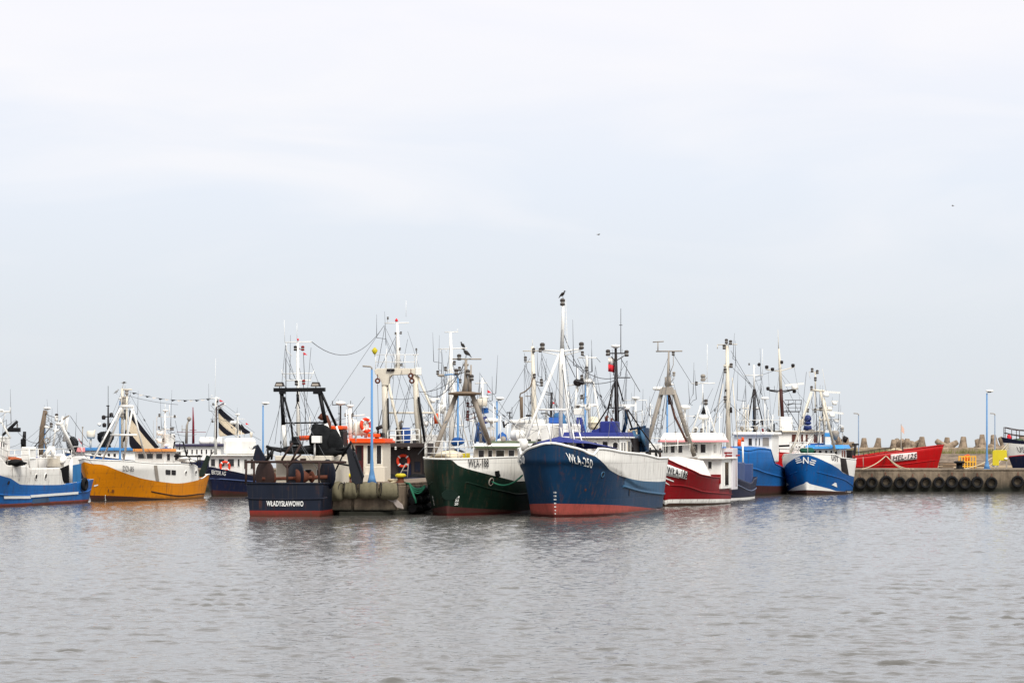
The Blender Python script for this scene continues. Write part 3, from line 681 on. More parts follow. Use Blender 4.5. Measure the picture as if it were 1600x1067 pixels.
# lamps on the quay and pier
def lamp(px, D, ytop, kind, label, base=QZ, r=.08, mat=None):
    top = W(px, ytop, D); x = top.x; H = top.z-base; o = empty('street_lamp', (x, D, base)); tag(o, label, 'street lamp', 'blue lamp posts on the quays')
    g = MB(); g.box((-.28, -.28, 0), (.28, .28, .04)); g.lathe((0, 0, .04), [(.26, 0), (.2, .25), (r*1.35, .7), (r*1.3, 1.1), (r, 1.3), (r*.75, H-.1)], 10)
    if kind == 'arm': g.tube([(0, 0, H-.15), (0, 0, H), (-.12, -.1, H+.18), (-.45, -.25, H+.22), (-.95, -.45, H+.16)], [r*.75, r*.7, r*.6, .05, .05], 8)
    g.build('post', mat or skyblue, o)
    if kind == 'arm':
        h = MB(); h.lathe((-.9, -.43, H+.15), [(.02, 0), (.09, .05), (.11, .3), (.05, .5)], 8, (-.85, -.4, -.05)); h.build('lamp_head', greym, o)
    elif kind == 'bent':
        g = MB(); g.tube([(0, 0, H-.1), (0, 0, H+.05), (-.1, -.03, H+.12), (-.5, -.15, H+.14)], [.05]*4, 6); g.build('arm', greym, o)
    else:
        h = MB(); h.sph((.22, -.05, H+.12), .27, (1.25, .8, .42), 12, 8); h.k = 1; h.lathe((.2, -.05, H-.02), [(.14, 0), (.18, .06)], 10); h.build('lamp_head', [whitem, darkm], o)
    g = MB(); g.box((-.07, -.16, .45), (.07, -.05, .8)); g.build('access_hatch', skyblue, o)
    return o
lamp(581, 143, 576, 'bent', 'nearest blue lamp post, standing on the pier head beside the burgundy door', 1.74, .08)
lamp(715.5, 174, 590, 'arm', 'blue lamp post with curved top behind the green trawler bow', 1.74, .08)
lamp(776.5, 190, 625, 'head', 'slim blue lamp post with white head behind the green trawler wheelhouse', 1.74)
lamp(914.5, 213, 598, 'head', 'blue lamp post seen under the white radar arch behind the deep blue trawler', QZ, .1)
lamp(1042.5, 214, 603, 'head', 'blue lamp post between the grey tripod legs of the crimson trawler', QZ, .09)
lamp(1177, 214, 640, 'head', 'blue lamp post behind the black tripod mast', QZ)
lamp(411, 214, 632, 'head', 'blue lamp post with white head standing alone left of the black stern gantry', QZ)
lamp(69.5, 214, 640, 'head', 'blue lamp post with white head behind the brown mast', QZ)
lamp(187.5, 214, 625, 'head', 'blue lamp post with white head behind the white bow gantry of the yellow trawler', QZ)
lamp(1542, 213, 613, 'head', 'tall blue lamp post standing on the tyre hung quay left of the yellow frame', QZ, .08)
lamp(1341.5, 252, 648, 'bent', 'thin blue post behind the red hulled trawler stern', QZ-.2, .065, mat=thinpost)
lamp(1554.5, 256, 648, 'bent', 'thin grey blue post behind the tall lamp and yellow frame', QZ-.2, .065, mat=thinpost)
o = empty('flagpole', (W(1408, 720, 250).x, 250, QZ-.2)); tag(o, 'thin grey flagpole with a faded pennant behind the red hull', 'flagpole')
hp = W(1408, 662, 250).z-QZ+.2
g = MB(); g.lathe((0, 0, 0), [(.06, 0), (.05, hp*.5), (.03, hp)], 8); g.build('pole', greym, o)
g = MB(); g.prism([(.03, 0, hp-.1), (.3, .05, hp-.5), (.32, .05, hp-1.0), (.03, 0, hp-.75)], (0, .015, 0)); g.build('flag', paint('faded_pennant', (214, 176, 160), 0, .8, .1, .1, 0), o)

# tyres on the quay wall
def tyre_mesh():
    g = MB(); g.lathe((0, 0, 0), [(.26, .0), (.30, -.10), (.42, -.16), (.47, -.13), (.49, -.04), (.49, .04), (.47, .13), (.42, .16), (.30, .10), (.26, .0)], 22, (0, 1, 0))
    g.f = [f for f in g.f if len(f) == 4]; g.m = g.m[:len(g.f)]; g.sm = g.sm[:len(g.f)]
    for i in range(22):                                   # tread blocks
        a = 2*math.pi*i/22; c, s_ = math.cos(a), math.sin(a); g.bar((c*.487, -.12, s_*.487), (c*.487, .12, s_*.487), .03, .07)
    return g
names = ['first', 'second', 'third', 'fourth', 'fifth', 'sixth', 'seventh', 'eighth', 'ninth', 'tenth', 'eleventh']
tys = [1345, 1364, 1385, 1405.5, 1426, 1446, 1466.5, 1486.5, 1507, 1528, 1548, 1589, 1610, 1631, 1325, 1304, 1283]; t0 = None
for i, px in enumerate(tys):
    p = W(px, 753.5, QF-.2)
    if t0 is None:
        t0 = o = tyre_mesh().build('fender_tyre', black_rub)
        h = MB(); h.tube([(-.05, -.05, .26), (-.04, .0, .5), (-.03, .1, .78)], .02, 5); h.tube([(.05, -.05, .26), (.04, .0, .5), (.03, .1, .78)], .02, 5); h.build('chain', rustm, o)
    else: o = copy_tree(t0)
    o.location = (p.x+random.uniform(-.08, .08), QF-.22, p.z+random.uniform(-.09, .07)); o.rotation_euler = (random.uniform(-.08, .08), random.uniform(-.15, .15), random.uniform(-.12, .12)); o.scale = (random.uniform(.93, 1.05),)*3
    if i < 11: lb = f'black tyre fender on the quay wall, {names[i]} from the blue boat towards the gap'
    elif i == 11: lb = 'black tyre fender alone right of the gap in the tyre row'
    elif i < 14: lb = f'black tyre fender right of the gap, {names[i-11]} after it beyond the picture'
    else: lb = f'black tyre fender hidden behind the bright blue bow, {names[i-14]} from the visible row'
    tag(o, lb, 'tyre', 'tyre fenders on the quay wall')
# ================================================================== deep blue trawler, nearest
G = Boat('deep blue trawler with white WŁA-250 on its bow and tall white bow tripod', (2.05, 135.7), (7.0, 155.1), 5.85,
         zbow=4.0, zflare=3.0, rake=.7, eb=.36, pd=2.6, qd=2.0, ebw=.40, pw=2.4, wt=.78, es=.22, ledge=(crv([(0, .95), (.5, 1.4), (.7, 1.95), (.8, 2.4), (.92, 2.74), (1, 2.85)]), 2.85, .035))
G.hull([[(1, .14), (0, .14)], [(1, .85), (870, 786.5), (950, 788.5), (1030, 795)],
        [(1, 3.0), (868, 726), (900.5, 735), (936, 752.5), (1000, 767), (1034, 772)],
        [(1, 4.0), (862, 692.5), (888, 697.3), (908, 702.3), (929, 712), (936, 717), (951, 732.5), (979, 746), (1007, 751.5), (1029, 752.5)],
        [(1, 4.0), (862, 692.5), (888, 697.3), (908, 702.3), (928, 711.6), (933, 701), (972, 706.5), (1004, 710), (1029, 716)]],
       [bootwet, boot, blueG, blueG, dirty_white, blueGl], cap=whitem, deck=.9, nt=90, zones=((3, .70, 5),))
G.line([(936, 752.5), (1000, 767), (1034, 772)], .07, blueGl, 'rub_rail', t1=.72)
G.text('WŁA-250', (887.5, 720.3), (924.5, 731), .42, letw, italic=-.1, off=.06, bold=.008)
G.text('WŁA-250', (.80, 2.72), (.952, 2.9), .42, letw, side=-1)
G.marks([('2', 858, 770), ('2', 858.5, 775.5), ('0', 859, 781), ('8', 859.5, 787), ('8', 860, 792.5), ('4', 860.5, 798), ('2', 861, 803)], .075)
G.oval('hawse_hole', 941.5, 741, .3, .42, blackm, ring=blueGl)
G.oval('scupper', 983, 768, .22, .5, darkm); G.oval('discharge_port', 915, 765, .14, .14, rustm)
# whaleback on the foredeck and bow tripod
g = MB(); a = [(8.6, 0, 4.02), (7.6, 1.55, 3.95), (7.6, -1.55, 3.95), (8.1, 0, 4.32), (4.6, 2.6, 3.65), (4.6, -2.6, 3.65), (4.6, 0, 4.25)]
g.add(a, [(0, 1, 3), (0, 3, 2), (1, 4, 6, 3), (2, 3, 6, 5), (4, 5, 6)]); g.build('whaleback', ultram, G.o)
m = G.tpx('tripod_mast', 6.3, [([(819, 692, 7.4), (835, 651, 7), (874, 553, 6.3)], .085), ([(893.5, 694, 6.4), (886, 640, 6.3), (879, 548, 6.3)], .085),
    ([(876, 690), (876.5, 575), (878, 545)], .13), ([(878, 545), (879.5, 500), (880, 470)], [.13, .1, .07]), ([(842, 640, 6.7), (886, 640, 6.3)], .06), ([(846, 547), (878, 549), (910, 545)], .05), ([(848, 549.5), (877, 556)], .03), ([(908, 548), (880, 556)], .03)], whitem, n=8)
G.tpx('ladder', 6.1, [([(884, 470), (890.5, 645)], .012)]+[([(881.5+.3*k, 470+k*9), (884+.3*k, 470+k*9)], .015) for k in range(20)], whitem, m, 4)
for p in ((847.5, 541), (908.5, 540), (879, 472)): G.flood(*p, 6.3, m, .42, name='mast_lamp')
for q_ in ((818.5, 692, 7.4), (893.5, 694, 6.4)): g = MB(); g.lathe(G.q(*q_), [(.22, -.35), (.24, .1), (.1, .25)], 10); g.build('leg_foot', whitem, m)
G.tpx('bow_rail', 7.5, [([(838, 692, 8.3), (843, 672, 8.3)], .045), ([(861, 692, 8.6), (857, 666, 8.6)], .05), ([(880, 693, 7.6), (876, 668, 7.6)], .04), ([(899, 696, 6.4), (894.5, 672, 6.4)], .045), ([(911.5, 697, 5.7), (905, 675, 5.7)], .045), ([(843, 672, 8.3), (857, 666, 8.6), (876, 668, 7.6), (894.5, 672, 6.4)], .02), ([(894.5, 672, 6.4), (905, 675, 5.7)], .045)], whitem)
# wheelhouse
hf = G.hpx('wheelhouse', white, 1.0, -2.4, 884, 968.5, 684, z0=1.9, bevel=.25)
G.wins(hf, 'F', [(.23, .31), (.325, .415), (.495, .60), (.675, .785), (.865, .97)], .715, .925)
cv = MB()
for u in (.545-.0, .92): c = hf[1]['F'](u, .82); cv.torus(c+Vector((.05, 0, 0)), .2, .035, (1, 0, 0), 20, 6)
cv.build('clear_view_screen', whitem, hf[0])
G.wins(hf, 'P', [(.08, .2), (.3, .42)], .55, .9); G.win(hf[0], hf[1]['P'], .6, .85, .3, .93, name='door', fm=cream)
a, b = G.q(878, 684, 1.25), G.q(971, 684, 1.25)
rf = G.roof(-2.6, 1.3, a.y, b.y, a.z-.02, .09, white, hf[0])
g = MB(); za = a.z+.08; g.hexa([(-2.5, a.y+.05, za), (1.25, a.y+.05, za), (1.25, b.y-.05, za), (-2.5, b.y-.05, za), (-2.4, a.y+.1, za+.24), (1.15, a.y+.1, za+.24), (1.15, b.y-.1, za+.24), (-2.4, b.y-.1, za+.24)])
top = g.build('roof_coaming', ultram, hf[0])
fn = G.hpx('funnel', ultram, .2, -1.2, 937, 961, 658, z0=za+.2, bevel=.08, parent=None)
p = G.q(937, 678, .1); g = MB(); y0 = p.y; z1 = G.q(937, 668, .1).z
g.prism([(.1, y0, za+.22), (.1, y0-.5, za+.22), (.1, y0-.45, za+.36), (.1, y0-.2, za+.4), (.1, y0, z1)], (-1.1, 0, 0)); g.build('funnel_fairing', ultram, fn[0])
G.tpx('exhaust_pipe', -.4, [([(947.5, 659), (947.5, 652), (949.5, 650)], .1), ([(956, 660), (955.5, 653)], .06)], rustm, fn[0])
# dark main mast
mm_ = G.tpx('main_mast', -1.9, [([(964.5, 690), (963, 610), (962, 543)], [.16, .14, .08]), ([(949, 552), (962, 552), (980, 552)], .04), ([(955, 557), (962, 565)], .03), ([(962, 564), (975, 556)], .03), ([(963, 590), (985, 590)], .035),
    ([(961, 595), (950, 637), (926, 674)], .05), ([(965, 596), (974, 627)], .045), ([(952, 637), (974, 637)], .035), ([(958, 600), (948, 655)], .04), ([(966, 643), (978, 635)], .03), ([(981, 640), (1000, 668), (1032, 712, -9.4)], .05), ([(978, 640), (988, 670)], .06), ([(985, 660), (995, 645), (996, 672)], .025)], darkm, n=8)
G.tpx('antenna', -1.9, [([(970, 552), (970, 482)], [.03, .015]), ([(967.5, 508), (972.5, 508)], .02)], darkm, mm_, 5)
g = MB(); p = G.q(962, 541, -1.9); g.lathe(p, [(.1, -.12), (.28, -.02), (.26, .06), (.02, .1)], 12); g.build('radar_dome', whitem, mm_)
for p in ((950, 551), (979, 552)): G.flood(*p, -1.9, mm_, .4)
for p in ((954.5, 618), (955, 633), (958, 643)): G.flood(*p, -1.85, mm_, .2)
G.flag(950.5, 558, -1.9, .45, .82, parent=mm_, drop=.1)
G.radar(979, 633, -2.3, mm_, 1.0)
G.tpx('davit', -2.3, [([(979, 636), (978, 660), (974, 676)], .12)], blueG, None, 8)
# aft machinery, boom and stern post
def box_px(bt, name, x0, x1, l, r, t, b, mat, parent=None, bevel=.03):
    a, c = bt.q(l, b, x0), bt.q(r, t, x0); return MB().box((min(x0, x1), min(a.y, c.y), a.z), (max(x0, x1), max(a.y, c.y), c.z)).build(name, mat, parent or bt.o, bevel)
nh = box_px(G, 'net_hauler', -5, -6.2, 996, 1008, 668, 706, blueG)
g = MB(); p = G.q(999, 684, -4.8); g.lathe(p, [(.5, -.3), (.5, -.2), (.22, -.15), (.22, .15), (.5, .2), (.5, .3)], 16, (0, 1, .2)); g.build('drum', blueGl, nh)
G.tpx('arm', -5, [([(984, 671), (1009, 666)], .09), ([(1006, 668), (1003, 690), (1009, 704)], .12), ([(990, 690), (1008, 682)], .07)], blueG, nh)
g = MB(); g.lump(G.q(993, 676, -5.5), .42, (1, 1.2, .7), 5); g.build('net_bundle', canvas_w, nh)
G.tpx('boom', -8.6, [([(1000, 704, -6.2), (1034, 705, -8.6)], .1), ([(1025, 706), (1025.5, 716)], .09)], blackm, None, 8)
G.tpx('stern_post', -9.2, [([(1031.5, 700), (1031.5, 770)], .09)], darkrust, None, 8)
box_px(G, 'engine_casing', -3.2, -5.0, 972, 990, 684, 715, darkm)
G.wires([((880, 520, 6.3), (901, 569, -1.9), .1), ((901, 569, -1.9), (962, 590, -1.9), .35), ((881, 552, 6.3), (899, 590, 2), 0), ((899, 594, 2), (962, 594, -1.9), .2), ((880, 552, 6.3), (911, 582, -1.9)), ((901, 569, -1.9), (901, 592, -1.9)), ((970, 560, -1.9), (1000, 612, -8))], .022)
# ================================================================== green trawler
Fb = Boat('bottle green trawler with black number on a stained white bulwark and grey bow tripod', (-3.62, 139.3), (1.6, 158.6), 4.9,
          zbow=3.15, zflare=2.4, rake=.3, eb=.36, pd=2.6, qd=2.0, ebw=.38, pw=2.4)
Fb.hull([[(1, .14), (0, .14)], [(1, .55), (709, 791.5), (760, 795), (806, 797)],
         [(1, 3.1), (690, 717.5), (704, 718.2), (716, 727), (735, 733.5), (760, 740), (784, 746), (806, 752)],
         [(1, 3.1), (690, 717.5), (703, 717.2), (739, 716.5), (760, 715.5), (790, 714.5), (806, 714)]], [bootwet, bootdark, greenF, dirty_white], cap=whitem, capr=.05, nt=80, star={3: [(1, 3.07), (.86, 3.04), (.75, 2.7), (0, 1.8)]})
Fb.text('WŁA-188', (731, 729.8), (762.5, 729.8), .46, letb, off=.07, bold=.004)
for sd, xs_ in ((1, (709, 711)), (-1, (678, 680))):
    Fb.marks([('24', xs_[0]+(2 if sd > 0 else -1), 778), ('22', xs_[0]+(1 if sd > 0 else 0), 783.5), ('20', xs_[0]-(0 if sd > 0 else -1), 789)], .14, sd)
Fb.oval('hawse_hole', 767, 752.5, .42, .5, darkm, ring=greym); Fb.patch('freeing_port', [(774.5, 745.5), (781.5, 744), (779.5, 735), (772.5, 736)], blackm, off=.02)
Fb.oval('anchor_pocket', 702, 773, .9, .6, paint('dark_green_recess', (14, 34, 27), .3, .5, .2, .3))
Fb.line([(1, 1.6), (709, 752), (760, 762), (806, 772)], .035, greenF, 'weld_seam')
beige_mast = paint('beige_grey_mast', (150, 140, 128), .5, .55, .3, .35, 0)
m = Fb.tpx('tripod_mast', 5.6, [([(676, 712, 7), (713, 617, 5.6)], .15), ([(765, 694, 4.2), (738, 617, 5.6)], .15), ([(728, 615), (728, 590), (728, 562)], [.2, .12, .09]), ([(722, 614), (727, 592)], .06), ([(734, 614), (729, 592)], .06),
        ([(707, 561), (752, 561)], .045), ([(734, 612), (734, 580)], .12), ([(736, 612), (736, 570)], .05), ([(724, 570), (732, 570)], .07)], beige_mast, n=8)
p = Fb.q(726, 615, 5.6); g = MB(); g.lathe(p, [(.55, -.12), (.85, -.02), (.85, .05), (.4, .12)], 18); g.torus(p, .88, .06, (0, 0, 1), 20, 6); g.build('crow_platform', woodrail, m)
for q_ in ((717.5, 558), (731, 582), (737, 590), (713, 581)): Fb.flood(*q_, 5.7, m, .38)
for q_ in ((731, 632), (731, 645), (730, 653)): Fb.flood(*q_, 4.9, m, .3, paint('red_lamp_housing', (120, 44, 40), .2, .5))
Fb.tpx('ladder', 4.6, [([(744.5, 624), (765.5, 686)], .015)]+[([(741+k*2.1, 625+k*6.2), (744.5+k*2.1, 624+k*6.2)], .022) for k in range(11)], woodrail, m, 4)
Fb.rail([Fb.q(667, 717, 7.6), Fb.q(690, 718, 9.2), Fb.q(703, 718, 7.6), Fb.q(740, 716, 5)], 1.0, bars=3, step=.9)
Fb.rail([Fb.q(667, 717, 7.6), Fb.q(664, 719, 6)], 1.0, bars=3)
g = MB(); g.lump(Fb.q(701, 713, 5), .75, (1, 1.15, .42), 3, amp=.3); g.build('covered_winch', paint('cream_tarpaulin', (214, 202, 176), .2, .8, .3, .3, .05, 2), Fb.o)
box_px(Fb, 'yellow_locker', 4.6, 4.0, 720.5, 730, 708, 718, yellow)
hf = Fb.hpx('wheelhouse', cream, .2, -4, 739, 822, 699.5, z0=1.5, bevel=.15)
Fb.wins(hf, 'F', [(.1, .22), (.28, .375), (.43, .6), (.665, .79), (.84, .97)], .56, .95, fr=.035)
a, b = Fb.q(736.5, 700, .45), Fb.q(824, 700, .45)
g = MB(); g.hexa([(-4.2, a.y, a.z), (.5, a.y, a.z), (.5, b.y, a.z), (-4.2, b.y, a.z), (-4.2, a.y, a.z+.1), (.5, a.y, a.z+.1), (.5, b.y, a.z+.1), (-4.2, b.y, a.z+.1)]); g.build('roof_trim', greentrim, hf[0])
g = MB(); g.hexa([(-4.2, a.y+.02, a.z+.1), (.48, a.y+.02, a.z+.1), (.48, b.y-.02, a.z+.1), (-4.2, b.y-.02, a.z+.1), (-4.1, a.y+.25, a.z+.28), (.3, a.y+.25, a.z+.28), (.3, b.y-.1, a.z+.28), (-4.1, b.y-.1, a.z+.28)]); g.build('roof', white, hf[0], .05)
p = Fb.q(764, 693, -.3); g = MB(); g.box((-4.1, p.y, a.z+.27), (-.2, b.y-.12, a.z+.41)); g.build('coaming', greentrim, hf[0], .02)
# blue tower aft, white mast and boxes
tw = Fb.tpx('aft_tower', -6.2, [([(742, 692), (748, 660)], .09), ([(758, 692), (752, 658)], .09), ([(745, 676), (755, 676)], .05)], bluetarp)
g = MB(); P = [Fb.q(x, y, -6.3) for x, y in ((743, 690), (757, 690), (752.5, 661), (744.5, 661))]; g.prism(P, (-.5, 0, 0)); g.build('panel', bluetarp, tw)
P = [Fb.q(x, y, -6.3) for x, y in ((753.5, 646), (761, 645), (760, 637), (752.5, 637))]; g = MB(); g.prism(P, (-.4, 0, 0)); g.build('panel', bluetarp, tw)
P = [Fb.q(x, y, -6.3) for x, y in ((756, 662), (760, 661), (759, 650.5), (755, 651))]; g = MB(); g.prism(P, (-.3, 0, 0)); g.build('panel', ultram, tw)
Fb.tpx('mast', -6.4, [([(752, 692), (752, 630), (754, 590)], [.16, .14, .06]), ([(742, 599), (761, 598)], .04), ([(731, 635), (744, 637)], .04), ([(730, 657), (750, 658)], .05)], whitem, tw, 8)
g = MB(); g.lathe(Fb.q(753, 629, -6.2), [(.3, -.22), (.33, -.2), (.33, .2), (.3, .24)], 14); g.build('siren_drum', cream, tw)
Fb.dome(756, 621, -6.4, tw, .3); Fb.dome(768, 657, -5.6, tw, .42); box_px(Fb, 'instrument_box', -5.6, -6, 761, 771, 667, 671.5, white, tw)
Fb.tpx('post', -5.6, [([(767, 657), (767, 690)], .05)], whitem, tw)
Fb.pennant(761.5, 609, -6.4, .28, .2, parent=tw)
Fb.tpx('signal_halyard', -6.4, [([(761, 600), (763, 640)], .012)], wirem, tw, 4)
Fb.wires([((727, 575, 5.6), (655, 612, 4), .4), ((738, 620, 5.5), (771, 668, -4)), ((728, 618, 5.5), (722, 690, 3)), ((716, 620, 5.5), (707, 690, 3)), ((737, 618, 5.5), (748, 690, 3))], .018)
g = MB(); p = Fb.q(714, 690, 2.4); g.lump(p, .3, (.8, 1.3, .8), 8); g.build('net_bundle', bluetarp, Fb.o)
# ================================================================== crimson trawler
H = Boat('crimson trawler with WŁA-186 on a white board, white whaleback and grey bow tripod', (9.4, 160), (12.95, 172.3), 4.7,
         zbow=3.2, zflare=2.2, rake=.8, eb=.45, es=.2, wt=.8)
H.hull([[(1, .1), (1045, 786), (1100, 785.8), (1140, 784.5)], [(1, .38), (1045, 780), (1115, 779.5), (1142, 779.2)],
        [(1, 2.9), (1038, 717), (1060, 726), (1085, 736.5), (1096, 742), (1120, 746), (1146, 747)]], [bootdark, dirty_white, redH], cap=redH, capr=.05)
g = H.patch('name_board', [(1040, 740), (1071.5, 748), (1073, 736.5), (1041.5, 724.5)], letw, off=.05, th=.04)
H.text('WŁA-186', (1042.5, 738), (1071, 746.2), .42, letb, off=.13, parent=g)
for k, (x0, x1, y) in enumerate(((1037, 1061, 741), (1035, 1053, 746.5), (1034.5, 1046, 752))): H.patch('bow_stripe', [(max(x0, 1037), y+.5), (x1, y+6), (x1-1, y+4), (max(x0, 1037), y-1.5)], letw, off=.03)
H.line([(1, 1.35), (1060, 758), (1100, 768), (1145, 772)], .05, redH, 'rub_rail')
w = MB()                                                              # white whaleback over the bow
P = [(1, 2.92), (.93, 2.85), (.80, 2.5), (.7, 2.15)]
rows = []
for t, z in ((.985, 0), (.9, 0), (.8, 0), (.66, 0)):
    zz = H.rim(t)+.03; a, b = H.pt(t, zz, 1, -.03), H.pt(t, zz, -1, -.03); zc = 3.05+.05*(1-t)*3; rows.append([a, a.lerp(b, .12)+Vector((0, 0, (zc-a.z)*.8)), Vector((a.x, 0, zc+.03)), a.lerp(b, .88)+Vector((0, 0, (zc-b.z)*.8)), b])
vs = [p for r in rows for p in r]; w.add(vs, [(i*5+j, i*5+j+1, (i+1)*5+j+1, (i+1)*5+j) for i in range(3) for j in range(4)]+[(15, 16, 17, 18, 19)]); w.build('whaleback', dirty_white, H.o)
m = H.tpx('tripod_mast', 2.8, [([(1012, 692, 3.6), (1035, 608, 2.8)], .17), ([(1085, 712, 1.2), (1052, 610, 2.6)], .17), ([(1043, 605), (1044, 585), (1045, 549)], [.16, .1, .06]), ([(1041, 603), (1041, 589)], .12), ([(1047, 603), (1046, 589)], .1), ([(1025, 549), (1066, 548.5)], .05),
        ([(1028, 548), (1028, 535)], .04), ([(1020, 534.5), (1037, 533.5)], .04), ([(1045, 588), (1052, 570), (1052, 550)], .025), ([(1047, 598), (1053, 592), (1053, 584)], .025)], greym, n=8)
a = H.q(1043, 612, 2.8); g = MB(); g.hexa([(a.x-.4, a.y-.45, a.z-.2), (a.x+.4, a.y-.45, a.z-.2), (a.x+.4, a.y+.45, a.z-.2), (a.x-.4, a.y+.45, a.z-.2), (a.x-.3, a.y-.3, a.z+.3), (a.x+.3, a.y-.3, a.z+.3), (a.x+.3, a.y+.3, a.z+.3), (a.x-.3, a.y+.3, a.z+.3)]); g.build('mast_head', greym, m)
H.tpx('ladder', 2.3, [([(1058.5, 617), (1088.4, 705)], .015)]+[([(1054+k*2.3, 618+k*6.8), (1058.5+k*2.3, 617+k*6.8)], .025) for k in range(14)], greym, m, 4)
H.tpx('derrick', 2.2, [([(1045, 615), (1054, 650), (1073, 690)], .09), ([(1045, 617), (1046, 632)], .1)], paint('brown_derrick', (84, 56, 48), .4, .6), m, 8)
H.capsule(1029, 607, 2.8, m, .13, .75, (1, .1, 0), name='searchlight'); H.flood(1052, 552, 2.8, m, .3); H.flood(1053, 584, 2.8, m, .3, greym)
hw = H.hpx('wheelhouse', white, -.2, -3.4, 1034, 1113, 690.5, 716, bevel=.08)
H.wins(hw, 'F', [(.04, .13), (.17, .27), (.31, .42), (.60, .72), (.76, .88)], .32, .9, fr=.04)
H.wins(hw, 'P', [(.1, .2), (.28, .36)], .3, .9)
a, b = H.q(1028, 691, .2), H.q(1121, 691, .2)
g = MB(); g.hexa([(-3.6, a.y, a.z), (.25, a.y, a.z), (.25, b.y, a.z), (-3.6, b.y, a.z), (-3.5, a.y+.3, a.z+.62), (-.2, a.y+.3, a.z+.62), (-.2, b.y-.3, a.z+.62), (-3.5, b.y-.3, a.z+.62)]); rf = g.build('roof', white, hw[0], .05)
g = MB(); g.hexa([(-3.62, a.y-.02, a.z+.03), (.28, a.y-.02, a.z+.03), (.28, b.y+.02, a.z+.03), (-3.62, b.y+.02, a.z+.03), (-3.6, a.y+.05, a.z+.16), (.2, a.y+.05, a.z+.16), (.2, b.y-.05, a.z+.16), (-3.6, b.y-.05, a.z+.16)]); g.build('roof_trim', pink, rf)
lw = H.hpx('lower_deckhouse', white, -.4, -4.6, 1090, 1128, 716.5, z0=1.0, bevel=.05)
H.win(lw[0], lw[1]['F'], .42, .60, .66, .92); H.win(lw[0], lw[1]['P'], .2, .5, .1, .9, name='door')
a = H.q(1090, 717, -.1); b = H.q(1131, 717, -.1); MB().box((-4.7, a.y, a.z), (-.05, b.y, a.z+.1)).build('bridge_wing', white, lw[0], .02)
box_px(H, 'bulwark_inner', -.3, -.5, 1090, 1126, 741, 755, redH)
cs = H.hpx('aft_casing', paint('lavender_white', (202, 198, 202), .4, .5, .3, .3), -3.5, -5.2, 1126, 1145, 700, z0=.9, bevel=.05)  # white casing with the grey-lavender of its shaded side put into the colour
g = MB(); f = cs[1]['F']
for q in ([(.45, .80), (.95, .80), (.95, .84), (.45, .84)], [(.3, .87), (.95, .87), (.95, .905), (.3, .905)], [(.3, .58), (.4, .58), (.5, .9), (.42, .9)], [(.12, .54), (.4, .54), (.4, .58), (.12, .58)], [(.1, .62), (.36, .62), (.36, .66), (.1, .66)]):
    g.slab([f(*p) for p in q], .02)
g.build('red_number_mark', redH, cs[0])
H.tpx('red_davit', -4.6, [([(1148.5, 760), (1148, 712), (1144, 701), (1137, 698)], .11), ([(1148, 712), (1156, 711)], .06)], paint('davit_red', (140, 34, 36), .4, .5), None, 8)
sm = H.tpx('stern_mast', -4.6, [([(1138.5, 702), (1137, 610), (1136, 540)], [.19, .16, .12]), ([(1121, 538.5), (1152, 538)], .035), ([(1121, 538.5), (1121, 545)], .03), ([(1131, 572), (1143, 572)], .12), ([(1131, 628), (1141, 628)], .06), ([(1130, 600), (1117, 660), (1113, 685)], .03), ([(1144, 590), (1153, 690)], .035)], cream, n=8)
for q_ in ((1135, 533), (1141.5, 535), (1131.5, 542), (1142.5, 571), (1133, 579), (1133, 622)): H.flood(*q_, -4.5, sm, .34)
H.tpx('red_lamp_cluster', -4.4, [([(1142, 636), (1142.5, 645)], .09), ([(1134, 608), (1134, 612)], .06)], darkm, sm)
rm = H.tpx('radar_tripod', -2.2, [([(1081, 676), (1095, 633)], .05), ([(1104, 678), (1103, 630)], .05), ([(1118, 676), (1104, 634)], .05), ([(1098, 676), (1099, 650)], .09), ([(1098, 632), (1098, 600)], .03), ([(1080, 599), (1117, 598.5)], .045), ([(1105, 598), (1105, 537)], .015)], whitem, n=6)
g = MB(); p = H.q(1099, 652, -2.2); g.lathe(p, [(.3, -.14), (.36, 0), (.3, .14)], 14); g.build('radar', white, rm)
g = MB(); p = H.q(1099.5, 642, -2.2); g.lathe(p, [(.2, -.2), (.02, .28)], 8); g.build('day_shape', blackm, rm)
H.flood(1103, 628, -2.2, rm, .4); H.flood(1098.5, 590, -2.2, rm, .5, greym); H.flood(1088, 599, -2.2, rm, .3)
dm = H.tpx('dome_post', -1.6, [([(1070, 678), (1070, 640)], .06), ([(1072, 650), (1086, 650)], .025)], whitem); H.dome(1070, 636.5, -1.6, dm, .38)
for q_ in ((1087, 672), (1096, 672), (1112, 676), (1120, 683)): H.flood(*q_, -1.2, rf, .28)
H.wires([((1142, 548, -4.6), (1175, 605, -6)), ((1145, 575, -4.6), (1172, 600, -6)), ((1053, 555, 2.8), (1080, 598, -2)), ((1140, 630, -4.6), (1172, 660, -6)), ((1132, 575, -4.6), (1118, 660, -4)), ((1036, 612, 2.8), (1022, 690, 3)), ((1040, 615, 2.8), (1030, 690, 3))], .016)
H.rail([H.q(1014, 707, 3.6), H.q(1040, 708, 3.4), H.q(1078, 706, 1.6)], .95, bars=2, step=1.2)
g = MB()
for px, py in ((1032, 653), (1026, 673), (1030, 665)): g.torus(H.q(px, py, 3.2), .18, .015, (1, .3, 0), 14, 5)
g.build('wire_hoops', wirem, m)
